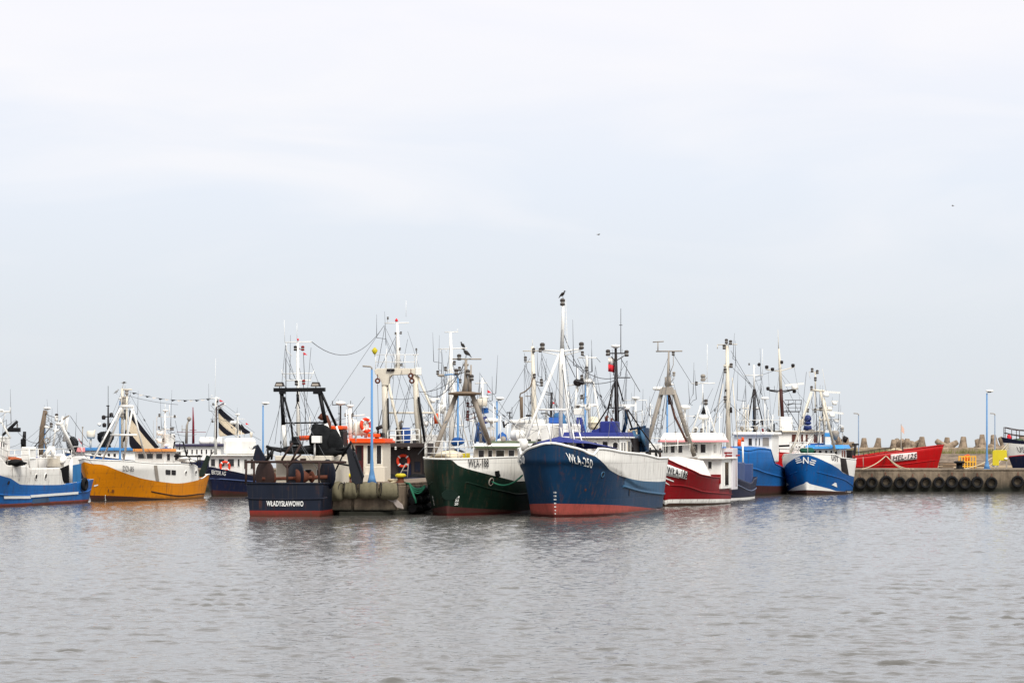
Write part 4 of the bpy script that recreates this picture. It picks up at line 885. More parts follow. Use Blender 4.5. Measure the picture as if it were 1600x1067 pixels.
# ================================================================== navy trawler, stern to the camera
D_ = Boat('navy trawler seen from astern with white lettering on its transom and black gantry', (-10.1, 155.8), (-12.25, 138), 4.45,
          zbow=3.2, zflare=1.6, rake=1.0, over=.0, wt=.93, wtw=.9, es=.12)
D_.hull([[(0, .33), (1, .5)], [(0, 1.78), (.5, 1.5), (1, 3)]], [bootred, navyst], cap=navyst, deck=.35, capr=.06)
X0 = -D_.L/2
D_.tpx('rub_rail', X0-.02, [([(383.5, 777), (392, 779), (447, 780), (502, 779), (511, 777)], .05)], navyst)
vs, fs = text_mesh('WŁADYSŁAWOWO', .02); a, b = D_.q(416.5, 790.5, X0-.04), D_.q(474, 791, X0-.04); g = MB(); g.add([a.lerp(b, u)+Vector((0, 0, v*.29)) for u, v in vs], fs); g.build('stern_lettering', letw, D_.o, fixn=False)
D_.tpx('stern_rail', X0+.1, [([(385, 723), (384, 756)], .07), ([(397, 722), (397, 756)], .07), ([(449, 722), (449, 756)], .07), ([(498.5, 722), (498.5, 756)], .07), ([(384, 721.5), (450, 721.5), (541, 722)], .075), ([(440, 721), (449, 731)], .06), ([(470, 710), (457, 721), (449, 731)], .06), ([(440, 719), (457, 692)], .07), ([(455, 721), (470, 694)], .07)], darkrust, None, 8)
def disc(bt, nm, px, py, x, R, wd, mat, parent, turn=.35, hub=None):
    p = bt.q(px, py, x); ax = (bt.Mi.to_3x3() @ Vector((1, turn, 0))).normalized(); g = MB(); g.lathe(p, [(R*.2, -wd/2), (R*.96, -wd/2), (R, -wd/2+.02), (R, wd/2-.02), (R*.96, wd/2), (R*.2, wd/2)], 26, ax); return g.build(nm, mat, parent or bt.o)
wn = D_.tpx('net_winch', X0+1.5, [([(410, 748), (460, 747)], .11), ([(460, 747), (512, 745)], .13)], rustm, None, 10)
disc(D_, 'drum_flange', 414, 743, X0+1.5, .86, .08, darkrust, wn, .9); disc(D_, 'drum_flange', 462, 742, X0+1.5, .86, .08, navyst, wn, .7); disc(D_, 'drum_flange', 512, 741, X0+1.5, .82, .08, navyst, wn, .7); disc(D_, 'drum_flange', 487, 745, X0+1.5, .32, .05, rustm, wn, .7)
g = MB(); p = D_.q(472, 745, X0+1.5); ax = D_.Mi.to_3x3() @ Vector((1, .1, 0)); g.lathe(p, [(.42, -.35), (.5, -.1), (.3, .2), (.16, .4)], 18, ax); g.build('rope_drum', rustm, wn)
g = MB(); p = D_.q(427, 747, X0+1.5); g.lathe(p, [(.16, -.2), (.3, -.15), (.3, .1), (.16, .15)], 14, ax); g.build('rope_drum', rustm, wn)
hd = D_.hpx('deckhouse', cream, X0+3.2, X0+8.5, 431, 533, 719, z0=.9, bevel=.06)
D_.wins(hd, 'B', [(.44, .56), (.62, .7), (.74, .82), (.84, .92)], .52, .78, fr=.05)
a, b = D_.q(429.5, 719.5, X0+2.3), D_.q(518, 719.5, X0+2.3)
ov = MB().box((X0+2.3, min(a.y, b.y), a.z), (X0+5, max(a.y, b.y), a.z+.27)).build('boat_deck', cream, hd[0], .03)
box_px(D_, 'beam', X0+2.25, X0+2.4, 469, 478, 716, 720, darkrust, ov, .02)
# net heap and folded gear on top
g = MB(); za = a.z+.27
for px, py, r, s_, sd_ in ((505, 690, .8, (.9, .75, 1.15), 1), (497, 681, .7, (.9, .7, .9), 2), (522, 692, .6, (.9, .7, 1.2), 3), (480, 703, .6, (1.1, 1.5, .4), 4), (463, 703, .55, (1.1, 1.4, .42), 5), (510, 703, .7, (1, 1.5, .5), 9)): g.lump(D_.q(px, py, X0+3.3), r, s_, sd_, amp=.22)
net = g.build('net_heap', netblack, D_.o)
D_.tpx('folded_boom', X0+2.9, [([(419, 700), (452, 704), (520, 705)], .13), ([(453, 692), (468, 692), (470, 700)], .16), ([(520, 705), (548, 697)], .1)], blackm, None, 8)
box_px(D_, 'winch_motor', X0+2.9, X0+3.5, 455, 465, 682, 694, blackm)
lt = box_px(D_, 'white_control_box', X0+1.9, X0+2.5, 486.5, 500, 681, 692, white); D_.tpx('post', X0+2.2, [([(492, 690), (491.5, 712)], .06)], whitem, lt, 8)
D_.tpx('orange_boom', X0+4.5, [([(468, 684.5), (488, 683.5)], .16)], orange, None, 10)
# black gantry
gt = D_.tpx('gantry', X0+3.4, [([(440, 611), (443, 665)], .13), ([(499, 611), (509, 663)], .13), ([(444, 620), (455, 662), (458, 690, X0+4.5)], .07), ([(502, 613), (525, 665, X0+4)], .09), ([(445, 661), (506, 660)], .05), ([(428, 610), (508, 609.5)], .09)], blackm, None, 8)
bm_ = MB(); p, q_ = D_.q(428, 609, X0+3.4), D_.q(508, 608.5, X0+3.4); bm_.bar(p, q_, .3, .2); bm_.bar(D_.q(437, 612, X0+3.4), D_.q(446, 612, X0+3.4), .35, .25); bm_.bar(D_.q(490, 612, X0+3.4), D_.q(502, 612, X0+3.4), .35, .25); bm_.build('cross_beam', blackm, gt)
for sg in ([(443, 664), (446, 704)], [(509, 662), (521, 703)]): D_.tpx('lower_leg', X0+3.4, [(sg, .135)], whitem, gt, 8)
D_.tpx('strut', X0+4, [([(525, 664), (537, 702)], .07), ([(500, 683), (511, 682)], .05)], whitem, gt)
for px in (437, 493.5):
    p = D_.q(px, 601, X0+3.4); g = MB(); g.k = 0; g.hexa([p+Vector(v) for v in ((-.2, -.26, -.1), (.2, -.26, -.1), (.2, .26, -.1), (-.2, .26, -.1), (-.14, -.18, .14), (.14, -.18, .14), (.14, .18, .14), (-.14, .18, .14))]); g.k = 1; g.hexa([p+Vector(v) for v in ((-.22, -.2, -.07), (-.205, -.2, -.07), (-.205, .2, -.07), (-.22, .2, -.07), (-.2, -.16, .07), (-.18, -.16, .07), (-.18, .16, .07), (-.2, .16, .07))]); g.tube([p-Vector((0, 0, .1)), p-Vector((0, 0, .3))], .03, 5); g.build('floodlight', [darkm, greym], gt)
D_.tpx('hanging_block', X0+3.4, [([(465, 612), (465, 616)], .05), ([(465, 616), (465.5, 628)], .09), ([(465, 628), (461.5, 638), (468.5, 638), (465, 628)], .03)], blackm, gt)
mt = D_.tpx('mast', X0+6.5, [([(466, 700), (465.5, 610), (465, 534)], [.13, .11, .08]), ([(445, 535), (487, 534)], .035), ([(447, 535), (448, 548), (456, 556)], .02), ([(440, 584), (491, 583)], .03), ([(440, 577), (441, 584), (446, 590)], .02), ([(446, 594.5), (486, 594)], .04), ([(491, 578), (484, 594)], .02), ([(464, 530), (464, 505)], .012), ([(445, 535), (444, 500)], .012)], whitem, n=6)
for q_, mm2 in (((461.5, 544), darkm), ((473, 544), paint('red_lamp', (130, 24, 28), .1, .4)), ((474.5, 597), paint('red_lamp', (130, 24, 28))), ((463, 598), darkm)): D_.flood(*q_, X0+6.4, mt, .3, mm2)
D_.tpx('beacon', X0+6.4, [([(465.5, 529), (465.5, 532.5)], .06)], flagred, mt)
D_.pennant(474, 550, X0+6.4, .24, .18, parent=mt)
D_.wires([((474, 552, X0+6.4), (476, 594, X0+6.4)), ((447, 540, X0+6.4), (447, 610, X0+3.5)), ((462, 640, X0+3.4), (437, 705, X0+2.5)), ((468, 640, X0+3.4), (473, 700, X0+2.6)), ((474, 600, X0+6.4), (480, 690, X0+7))], .018)
# wheelhouse with orange roof
wh = D_.hpx('wheelhouse', cream, X0+12.2, X0+15, 510, 598, 692, z0=1.2, bevel=.06)
D_.win(wh[0], wh[1]['B'], .49, .685, .1, .98, name='door', gm=burgundy, fm=cream, fr=.08)
D_.win(wh[0], wh[1]['B'], .53, .64, .62, .93, name='door_window', fm=cream)
for q_ in ((.72, .805), (.885, .985)): D_.win(wh[0], wh[1]['B'], *q_, .55, .96)
D_.win(wh[0], wh[1]['B'], .745, .775, .22, .42, name='fire_extinguisher', gm=redbuoy, fm=redbuoy)
a, b = D_.q(508, 691.5, X0+11.9), D_.q(602, 691.5, X0+11.9)
g = MB(); g.box((X0+11.9, b.y, a.z-.02), (X0+15.4, a.y, a.z+.12)); g.box((X0+12.0, b.y+.12, a.z+.12), (X0+15.3, a.y-.1, a.z+.25)); rf = g.build('roof', orange, wh[0], .03)
box_px(D_, 'roof_step', X0+12.1, X0+14, 574, 593, 677.5, 683, orange, rf); box_px(D_, 'roof_stripe', X0+13.2, X0+14, 534, 578, 676, 679.5, paint('roof_green', (40, 104, 82), .1, .5), rf)
box_px(D_, 'black_bin', X0+12.4, X0+13.2, 593, 598, 676, 683, blackm, rf)
fu = box_px(D_, 'funnel', X0+7.5, X0+9, 516, 536, 671, 710, blackm, None, .1); box_px(D_, 'funnel_top', X0+7.45, X0+9.02, 515.5, 535.5, 665, 671, orange, fu, .06)
D_.tpx('exhaust_pipe', X0+7.2, [([(512, 690), (513, 662), (509, 652), (503, 650), (500, 655)], .2)], rustm, None, 10)
D_.tpx('radar_mast', X0+12.6, [([(532, 690), (532, 632)], .06), ([(519, 632.5), (549, 632)], .03), ([(520, 632), (519, 626)], .02), ([(548, 632), (548, 626)], .02), ([(528, 646), (532, 646)], .03)], darkm)
mp_ = D_.tpx('roof_mast', X0+12.6, [([(548, 690), (546.5, 636)], .14), ([(547, 650), (570, 648)], .04), ([(549, 650), (566, 682)], .05), ([(575, 651), (571, 684)], .1), ([(552, 668), (560, 672)], .03)], whitem, None, 8)
D_.dome(532, 630, X0+12.6, mp_, .3); D_.dome(547, 634, X0+12.6, mp_, .22); D_.flood(540, 648, X0+12.5, mp_, .22); D_.flood(551, 648, X0+12.5, mp_, .22)
g = MB(); g.lathe(D_.q(562, 680, X0+12.7), [(.36, 0), (.4, .1), (.4, .6), (.3, .75), (.05, .82)], 16); g.build('water_tank', cream, rf)
D_.buoy(572, 664.5, X0+12.3, rf, .36, .1, .75)
D_.tpx('searchlight', X0+12.3, [([(590, 682), (591, 672)], .08), ([(588, 670), (597, 666)], .14), ([(591, 670), (597, 640)], .025)], darkm, rf)
D_.rail([D_.q(519, 712, X0+9.5), D_.q(545, 712, X0+9.5)], .95, bars=2, step=.8)
lowb = box_px(D_, 'deck_locker', X0+11.2, X0+12.1, 570, 601, 729, 760, cream); box_px(D_, 'step', X0+10.9, X0+11.2, 566, 577, 741, 760, cream, lowb, .02)
# trawl doors
g = MB(); P = [D_.q(x, y, X0+1.1) for x, y in ((395, 716), (399, 700), (402.5, 694), (415, 715), (413, 723), (400, 724))]; g.prism(P, (.14, 0, 0)); g.prism([P[1]+Vector((.14, 0, 0)), P[2]+Vector((.14, 0, 0)), P[2]+Vector((.6, .35, -.1)), P[1]+Vector((.6, .35, -.1))], (.04, 0, 0)); g.build('trawl_door', navyst, D_.o, .02)
D_.tpx('door_davit', X0+1.3, [([(416, 697), (432, 703), (440, 705)], .09), ([(418, 698), (419, 716)], .07), ([(427, 702), (415, 722)], .1), ([(426, 706), (424, 718)], .07)], blackm, None, 8)
g = MB(); P = [D_.q(x, y, X0+2.2) for x, y in ((541, 705), (546, 697), (551, 704), (567, 745), (566, 755), (556, 757), (549, 752))]; g.prism(P, (.22, 0, 0)); P = [D_.q(x, y, X0+2.1) for x, y in ((551, 703), (555, 706), (569, 744), (567, 748))]; g.prism(P, (.1, 0, 0)); g.build('trawl_door', paint('trawl_door_black', (34, 36, 42), .3, .55, .4, .4), D_.o, .03)
D_.tpx('door_davit', X0+2.3, [([(519, 722), (545, 727)], .06), ([(535, 712), (549, 690), (553, 705)], .1), ([(522, 740), (537, 708)], .05)], blackm, None, 8)
# ================================================================== white gantry trawler, stern to the camera
E = Boat('trawler seen from astern with tall white gantry arch over dark working deck', (-4.3, 191.6), (-7.4, 172), 4.4,
         zbow=3.6, zflare=2, over=0, wt=.92, wtw=.88, es=.12)
E.hull([[(0, .3), (1, .5)], [(0, 1.6), (.5, 1.7), (1, 3.5)]], [bootdark, navy], cap=navy, deck=.2)
X0 = -E.L/2
bd = E.hpx('working_deck_front', paint('dark_umber_bulkhead', (58, 50, 48), .4, .6, .4, .4), X0+3, X0+6, 597, 667, 699, z0=1.3, bevel=.03)
E.hpx('shelter_deck', paint('dark_umber_bulkhead', (58, 50, 48)), X0+2.0, X0+6.1, 595.5, 669, 692, 699)
for q_ in ((.02, .12), (.88, .98)): E.win(bd[0], bd[1]['B'], *q_, .0, .98, name='pillar', gm=darkm, fm=darkrust)
E.win(bd[0], bd[1]['B'], .36, .66, .02, .55, name='doorway', gm=navy, fm=darkm); E.win(bd[0], bd[1]['B'], .72, .86, .3, .6, name='panel', gm=navyst, fm=darkm)
E.buoy(630, 720, X0+2.85, bd[0], .38, .1, 0)
for px in (618, 638.5): E.flood(px, 700, X0+1.95, bd[0], .22, whitem)
E.tpx('ladder', X0+2.3, [([(619, 752), (634, 724)], .045), ([(634, 724), (638, 724), (636, 750)], .04), ([(628, 735), (637, 735)], .03)], greym)
g = MB(); g.lump(E.q(614, 748, X0+2.3), .45, (1, 1.1, .7), 21); g.lump(E.q(654, 748, X0+2.4), .55, (1, 1.4, .6), 22); g.build('net_heap', netblack, E.o)
gt = E.tpx('gantry', X0+2.6, [([(602, 702), (602, 640), (601, 600)], [.27, .25, .25]), ([(655.5, 698), (651, 640), (648.5, 580)], [.24, .22, .22]), ([(607, 645), (679, 645)], .08), ([(653, 588), (671, 630), (692, 672)], .09), ([(607, 600), (617, 645), (629, 700)], .11)], cream, None, 10)
g = MB(); f = lambda x, y: E.q(x, y, X0+2.35)
g.prism([f(x, y) for x, y in ((584.5, 578), (590, 575.5), (652, 575.5), (654, 585), (640, 585), (612, 586), (608, 590), (606.5, 602), (597, 602), (594.5, 593), (586, 584))], (.55, 0, 0)); g.build('cross_beam', cream, gt, .03)
box_px(E, 'panel_box', X0+2.3, X0+2.5, 649, 658, 574, 586, white, gt); box_px(E, 'floodlight_bar', X0+2.2, X0+2.4, 604, 616, 576, 580, darkm, gt)
for q_ in ((590, 595), (642, 587), (643.5, 595)):
    p = E.q(q_[0], q_[1], X0+2.1); g = MB(); g.torus(p, .14, .06, (1, .3, 0), 12, 6); g.tube([p+Vector((0, 0, .15)), p+Vector((0, 0, .45))], .03, 5); g.build('pulley_block', rustm, gt)
E.rail([E.q(587, 577, X0+2.4), E.q(648, 577, X0+2.4), E.q(648, 577, X0+3.6)], 1.0, bars=2, step=.62, parent=gt, r=.022)
mt = E.tpx('mast', X0+2.9, [([(622, 577), (622, 545), (620.5, 505)], [.19, .15, .08]), ([(601, 505), (639, 504.3)], .04), ([(606, 504), (605.5, 498)], .02), ([(634.5, 495), (634.5, 470)], .012), ([(651, 575), (651, 556)], .02), ([(645, 554.5), (654, 554)], .04), ([(604, 577), (604, 545)], .02)], whitem, gt, 8)
for q_ in ((618, 521), (626.5, 520), (625, 545), (619, 571), (627, 570), (606, 497), (650.5, 546)): E.flood(*q_, X0+2.8, mt, .2)
g = MB(); g.lathe(E.q(619.5, 500.5, X0+2.9), [(.08, -.1), (.11, 0), (.02, .14)], 8); g.build('beacon', flagred, mt)
bu = E.tpx('marker_float', X0+2.7, [([(586, 557), (586, 543)], .03)], darkm, gt); g = MB(); g.lathe(E.q(585.5, 547.5, X0+2.7), [(.03, -.28), (.1, -.22), (.22, 0), (.05, .2)], 10); g.build('float', yellow, bu)
E.rail([E.q(606, 697, X0+2.2), E.q(655, 695, X0+2.2)], 1.05, bars=3, step=.55, r=.035)
E.tpx('black_boom', X0+2.3, [([(654, 620), (657, 645), (664, 692)], .1)], blackm, None, 8); E.tpx('black_pole', X0+2.3, [([(606, 622), (608, 690)], .07)], blackm, None, 8)
eng = E.hpx('winch_house', darkm, X0+3.8, X0+5, 618, 630, 668, 699); E.tpx('exhaust_pipe', X0+4, [([(626, 670), (625.5, 660), (629, 658)], .13)], greym, eng[0])
g = MB(); g.lathe(E.q(634, 692, X0+4), [(.3, 0), (.33, .1), (.33, .95), (.28, 1.05)], 16); g.build('blue_barrel', bluebarrel, E.o)
wh2 = E.hpx('wheelhouse', white, X0+9, X0+13, 596, 676, 679, z0=2.4); E.wins(wh2, 'B', [(.1, .25), (.35, .5), (.6, .75)], .45, .85)
m2 = E.tpx('main_mast', X0+13.5, [([(705.5, 720), (705.5, 600), (704, 520)], [.26, .2, .1]), ([(694.5, 519), (716, 518.6)], .035), ([(684, 545.5), (730, 544)], .04), ([(715, 518.6), (715, 514)], .02), ([(688, 545), (688, 551)], .02), ([(697, 545), (697, 551)], .02), ([(696, 580), (704, 577)], .05), ([(683, 586), (696, 586)], .04), ([(705, 580), (716, 640), (733, 700)], .05), ([(702, 590), (688, 640), (668, 685)], .05), ([(688, 668), (725, 664)], .05)], whitem, None, 8)
for q_ in ((696, 576), (684, 582), (718, 576), (719, 595), (710, 567)): E.flood(*q_, X0+13.4, m2, .34)
r2 = E.tpx('aft_mast', X0+10, [([(695, 690), (695, 610)], .1), ([(694, 612), (684, 648), (668, 690)], .07), ([(692, 621), (695, 640)], .14), ([(694, 632), (690, 646)], .16)], whitem)
E.tpx('orange_marker', X0+6, [([(681, 646), (682, 662)], .18)], orange, None, 6)
for q_ in ((665.5, 659), (676, 623)): E.radar(*q_, X0+9, wh2[0], 1.0)
E.tpx('radar_post', X0+9, [([(665.5, 660), (665.5, 682)], .06)], whitem, wh2[0])
E.wires([((600, 509, X0+2.9), (478, 690, X0-10), 0), ((602, 507, X0+2.9), (590, 573, X0+2.6)), ((619, 525, X0+2.8), (594, 575, X0+2.4)), ((609, 622, X0+2.5), (648, 621, X0+2.5), .1), ((662, 612, X0+4), (698, 585, X0+13), .35), ((640, 600, X0+2.3), (620, 690, X0+2.3)), ((642, 602, X0+2.3), (624, 690, X0+2.3)), ((590, 600, X0+2.3), (592, 690, X0+2.3)), ((613, 588, X0+2.4), (613, 592, X0+2.4)), ((570, 620, X0-4), (548, 650, X0-4))], .018)
# ================================================================== pale trawler between green and deep blue
N1 = Boat('white trawler with cream mast and life raft hidden between green and blue bows', (.1, 161), (5.4, 179.6), 4.6, zbow=3.2, zflare=2.4, rake=.6)
N1.hull([[(1, .4), (0, .3)], [(1, 3.2), (.6, 2.2), (0, 1.9)]], [bootdark, blueK], cap=white)
x1 = N1.L/2
wh = N1.hpx('wheelhouse', white, x1-6, x1-10, 798, 884, 662, z0=1.8, bevel=.1); N1.wins(wh, 'F', [(.1, .2), (.28, .38), (.46, .56), (.68, .78)], .52, .72)
a, b = N1.q(796, 661, x1-5.8), N1.q(820, 655, x1-5.8); g = MB(); g.box((x1-9, min(a.y, b.y), a.z), (x1-5.7, max(a.y, b.y), a.z+.22)); g.build('roof', white, wh[0], .06)
N1.capsule(809, 680, x1-5, wh[0], .36, 1.0, (.96, -.27, 0)); N1.tpx('raft_cradle', x1-5, [([(801, 690), (803, 668), (812, 655), (824, 652)], .05), ([(817, 690), (818, 668), (829, 655), (833, 668)], .05)], whitem)
m = N1.tpx('mast', x1-7, [([(836, 690), (834, 620), (832, 541)], [.26, .2, .1]), ([(817, 548.5), (847, 548)], .04), ([(819, 565), (830, 565)], .04), ([(832, 540), (832, 531)], .015)], cream, None, 10)
for q_ in ((821, 560), (835, 587), (844, 547), (834, 547), (846, 595), (846.5, 600)): N1.flood(*q_, x1-6.9, m, .32)
d = N1.tpx('derrick_post', x1-6, [([(815, 655), (814.5, 620)], .13), ([(812, 622), (813, 615), (820, 612), (829, 604), (833, 590)], .05), ([(821, 619), (829, 619)], .03)], woodrail, None, 8)
N1.tpx('antenna', x1-6, [([(796.5, 655), (796.5, 645)], .05), ([(792, 644.5), (799, 644.5)], .05), ([(800, 655), (800, 636)], .02), ([(787, 666), (795, 660)], .05), ([(786, 658), (788, 668)], .08)], darkm)
g = MB(); g.lump(N1.q(785, 686, x1-4), .42, (.8, .8, 1), 14, amp=.45); g.build('blue_tarpaulin', bluetarp, N1.o)
g = MB(); g.lump(N1.q(874, 656, x1-8), .48, (1, .95, 1), 15, amp=.3); g.build('blue_net_ball', netblue, N1.o)
box_px(N1, 'white_locker', x1-4.4, x1-5.4, 846, 858, 664, 690, white); box_px(N1, 'white_locker', x1-6, x1-7, 862, 880, 663, 690, cream)
N1.tpx('lamp_bar', x1-9, [([(822, 649.5), (834, 649)], .09), ([(845, 646), (853, 645.5), (859, 650)], .05)], darkm)
N1.tpx('dark_mast', x1-9.5, [([(864, 690), (861, 650), (862, 613)], .09), ([(852, 612), (862, 615)], .03), ([(852, 616), (862, 617)], .03)], darkm, None, 8); N1.pennant(863, 627, x1-9.5, .28, .18)
bt_ = N1.tpx('blue_trestle', x1-12, [([(899, 692), (903, 652)], .11), ([(911, 692), (907, 652)], .11), ([(918, 692), (909, 655)], .07), ([(899, 672), (914, 672)], .06)], ultram, None, 8)
box_px(N1, 'white_box', x1-12, x1-12.6, 896, 909, 638, 648, white, bt_)
ar = N1.tpx('mast_arch', x1-13, [([(898, 648), (901, 604)], .08), ([(921, 660), (917.5, 600)], .09), ([(941, 680), (927, 597)], .08), ([(899, 634), (934, 633)], .1), ([(884, 602), (915, 600)], .05), ([(917, 597), (917, 562), (916, 556)], .1), ([(904, 558.5), (932, 559)], .045), ([(903, 612), (903, 598), (902, 575)], .05), ([(912, 594), (924, 594)], .1)], whitem, None, 8)
N1.dome(919, 596, x1-13, ar, .32); g = MB(); g.lump(N1.q(902, 598, x1-12.9), .2, (1, 1.3, 1.2), 4); g.lump(N1.q(908, 597, x1-12.9), .18, (1, 1.3, 1), 6); g.build('lamp_cluster', darkm, ar)
for q_ in ((910, 552), (916.5, 576), (909, 589), (909, 620), (903, 637)): N1.flood(*q_, x1-12.8, ar, .34)
N1.capsule(927, 661, x1-12.6, ar, .36, .9, (0, .1, 1), paint('cream_float', (222, 212, 186), .1, .6, .2, .2)); N1.radar(918, 634, x1-12.8, ar, 1.0)
N1.wires([((828, 560, x1-7), (776, 650, x1-2)), ((812, 624, x1-6), (782, 660, x1-3)), ((813, 622, x1-6), (800, 654, x1-5)), ((835, 590, x1-7), (858, 650, x1-8)), ((831, 610, x1-7), (824, 650, x1-7)), ((819, 630, x1-6), (834, 650, x1-7)), ((932, 559, x1-13), (938, 566, x1-13)), ((902, 560, x1-13), (912, 582, x1-13))], .018)
# ================================================================== small trawler behind the crimson one
N2 = Boat('small white trawler almost hidden behind the deep blue stern, with a thin radar pole', (8.3, 177), (11.6, 189), 3.4, zbow=2.6, rake=.5)
N2.hull([[(1, .3), (0, .2)], [(1, 2.6), (.6, 1.9), (0, 1.6)]], [bootdark, navy], cap=white)
wh = N2.hpx('wheelhouse', white, 1, -2, 982, 1034, 693, z0=1.5); N2.wins(wh, 'F', [(.15, .35), (.5, .7)], .6, .9)
m = N2.tpx('mast', 0, [([(993.5, 692), (993, 625)], .06), ([(974, 625.5), (1010.5, 625)], .03), ([(1010.5, 625), (1010.5, 660)], .012), ([(989, 642), (992, 642)], .05)], whitem); N2.dome(993, 622, 0, m, .3)
# ================================================================== blue trawler with rounded shelter
J = Boat('azure trawler with rounded blue shelter over its foredeck', (16.6, 191), (20.6, 206), 4.2, zbow=4, zflare=2.4, rake=.8, eb=.36, wt=.8)
J.hull([[(1, .9), (1186, 758.5), (1220, 759)], [(1, 3.6), (1168, 704), (1185, 701), (1203, 702), (1206.5, 706), (1208.5, 722), (1216, 727), (1224, 731)]], [bootdark, blueJ], cap=blueJ, capr=.05)
J.line([(1, 2.2), (1178, 732), (1195, 738), (1224, 746)], .06, blueJ, 'rub_rail')
g = MB(); ts = [.95, .9, .84, .78, .72, .66, .61]; vs = []
for t in ts:
    z = J.rim(t); a = J.pt(t, z, 1, -.02); b = J.pt(t, z, -1, -.02)
    for k in range(9): u = math.pi*k/8; vs.append(Vector((a.x, a.y*math.cos(u), z+.2*math.sin(u)**.7 if 0 < k < 8 else z)))
g.add(vs, [(i*9+k, i*9+k+1, (i+1)*9+k+1, (i+1)*9+k) for i in range(len(ts)-1) for k in range(8)]+[tuple(range(9)), tuple(range(54, 63))], True); g.build('shelter_roof', bluev if False else blueJ, J.o)
x1 = J.L/2
J.tpx('bow_post', x1-1.5, [([(1166.5, 726), (1167, 704)], .09)], white, None, 8)
wh = J.hpx('wheelhouse', white, x1-6.5, x1-10, 1146, 1206, 679.5, z0=2.5, bevel=.12); J.wins(wh, 'F', [(.38, .5), (.56, .62), (.65, .71)], .6, .9, fr=.05); J.win(wh[0], wh[1]['F'], .75, .94, .58, .92, gm=greym)
a, b = J.q(1143, 680, x1-6.2), J.q(1209, 680, x1-6.2); g = MB(); g.box((x1-10.2, min(a.y, b.y), a.z), (x1-6.2, max(a.y, b.y), a.z+.25)); g.build('roof', white, wh[0], .08)
J.rail([J.q(1150, 675, x1-6.5), J.q(1205, 674, x1-6.5)], .9, bars=2, parent=wh[0], step=1)
m = J.tpx('mast', x1-9, [([(1179, 675), (1178.5, 608)], .14), ([(1177, 610), (1169, 657)], .05), ([(1180, 610), (1191, 657)], .05), ([(1191, 657), (1160, 677)], .06), ([(1191, 657), (1191.5, 667)], .09)], darkm, None, 8)
J.tpx('topmast', x1-9, [([(1178.5, 608), (1178, 570)], [.09, .05]), ([(1163, 586.5), (1192, 586)], .04), ([(1191.5, 590), (1191.5, 545)], .015), ([(1176, 574), (1181, 574)], .03)], whitem, m, 8)
g = MB(); p = J.q(1186, 569.5, x1-9); g.lathe(p, [(.01, -.17), (.16, 0), (.01, .17)], 4); g.build('day_shape', darkm, m)
J.flood(1170.5, 569, x1-9, m, .2); dp = J.tpx('dome_post', x1-7.5, [([(1195, 675), (1195, 625)], .04)], whitem); J.dome(1195, 622.5, x1-7.5, dp, .32)
J.tpx('radar_post', x1-7, [([(1165, 675), (1165, 640)], .07), ([(1159, 638), (1170, 637)], .05), ([(1169, 675), (1169, 632)], .05)], cream)
J.tpx('black_davit', x1-12, [([(1209.5, 708), (1209.5, 662)], .08), ([(1209, 677), (1222, 676)], .2), ([(1199, 670), (1204, 676)], .15), ([(1212, 697), (1234, 696)], .09)], blackm, None, 8)
J.tpx('orange_fender', x1-5, [([(1155, 686), (1155, 700)], .17), ([(1160.5, 683), (1160.5, 690)], .12), ([(1166, 697), (1166, 703)], .12)], orange, None, 8)
J.wires([((1150, 570, x1-9), (1175, 607, x1-9)), ((1179, 590, x1-9), (1210, 662, x1-12)), ((1178, 590, x1-9), (1222, 575, x1-9)), ((1164, 588, x1-9), (1178, 606, x1-9))], .014)
# ================================================================== small navy boat
I_ = Boat('small navy boat with grey posts squeezed between the crimson and azure hulls', (14.3, 177), (16.75, 188.4), 3.0, zbow=2.4, zflare=1.6, rake=.5, wt=.85)
I_.hull([[(1, .15), (0, .12)], [(1, 2.2), (1150, 742), (1154, 747), (1166, 752), (1174, 754), (1180, 747), (1186, 745)]], [white, navy], cap=None)
I_.line([(1, 1.5), (1150, 757), (1174, 766.5), (1186, 762)], .045, paint('pale_navy', (96, 104, 128), .2, .5), 'rub_rail')
x1 = -I_.L/2
I_.hpx('stern_shelter', paint('slate_blue', (62, 78, 118), .3, .5, .4, .3), x1+2, x1+2.8, 1163, 1177, 724, z0=1.0)
I_.hpx('wheelhouse', paint('slate_blue', (62, 78, 118)), x1+5, x1+8, 1148, 1164, 722, z0=1.0)
I_.tpx('post', x1+2.6, [([(1161, 730), (1160.5, 690)], .07), ([(1150, 737), (1162, 741), (1162, 750)], .04), ([(1150, 737), (1150, 748)], .04)], whitem)
I_.buoy(1155, 743, x1+3, None, .22, .07, .3)
# ================================================================== bright blue trawler with the winged emblem
K = Boat('bright blue trawler with a white winged emblem, white forefoot and blue visor', (22.62, 197), (25.72, 208.2), 4.95, zbow=3.2, zflare=2.4, rake=.45, eb=.42, pd=2.4, qd=1.9, ebw=.5, pw=2.0, wt=.88)
K.hull([[(1, .46), (1262, 765.3), (1308, 767.4), (1333, 768.3)],
        [(1, 1.0), (1265, 755.6), (1272, 757.4), (1284, 760.4), (1296, 763.6), (1308, 767), (1333, 768.5)],
        [(1, 3.12), (1258, 710.5), (1276, 714.7), (1294, 723), (1312, 733.5), (1318, 739), (1334, 744.7)],
        [(1, 3.2), (1258, 708.7), (1280, 709), (1304, 710), (1310, 713), (1313, 715), (1333, 717.5)]], [bootdark, white, blueK, white], cap=white, capr=.05, nt=80)
K.patch('side_opening', [(1315, 736), (1326, 742.5), (1321.5, 717), (1312.5, 715.5)], darkm, off=.03)
K.line([(1, 1.95), (1280, 738), (1310, 746), (1334, 760)], .04, blueK, 'knuckle')
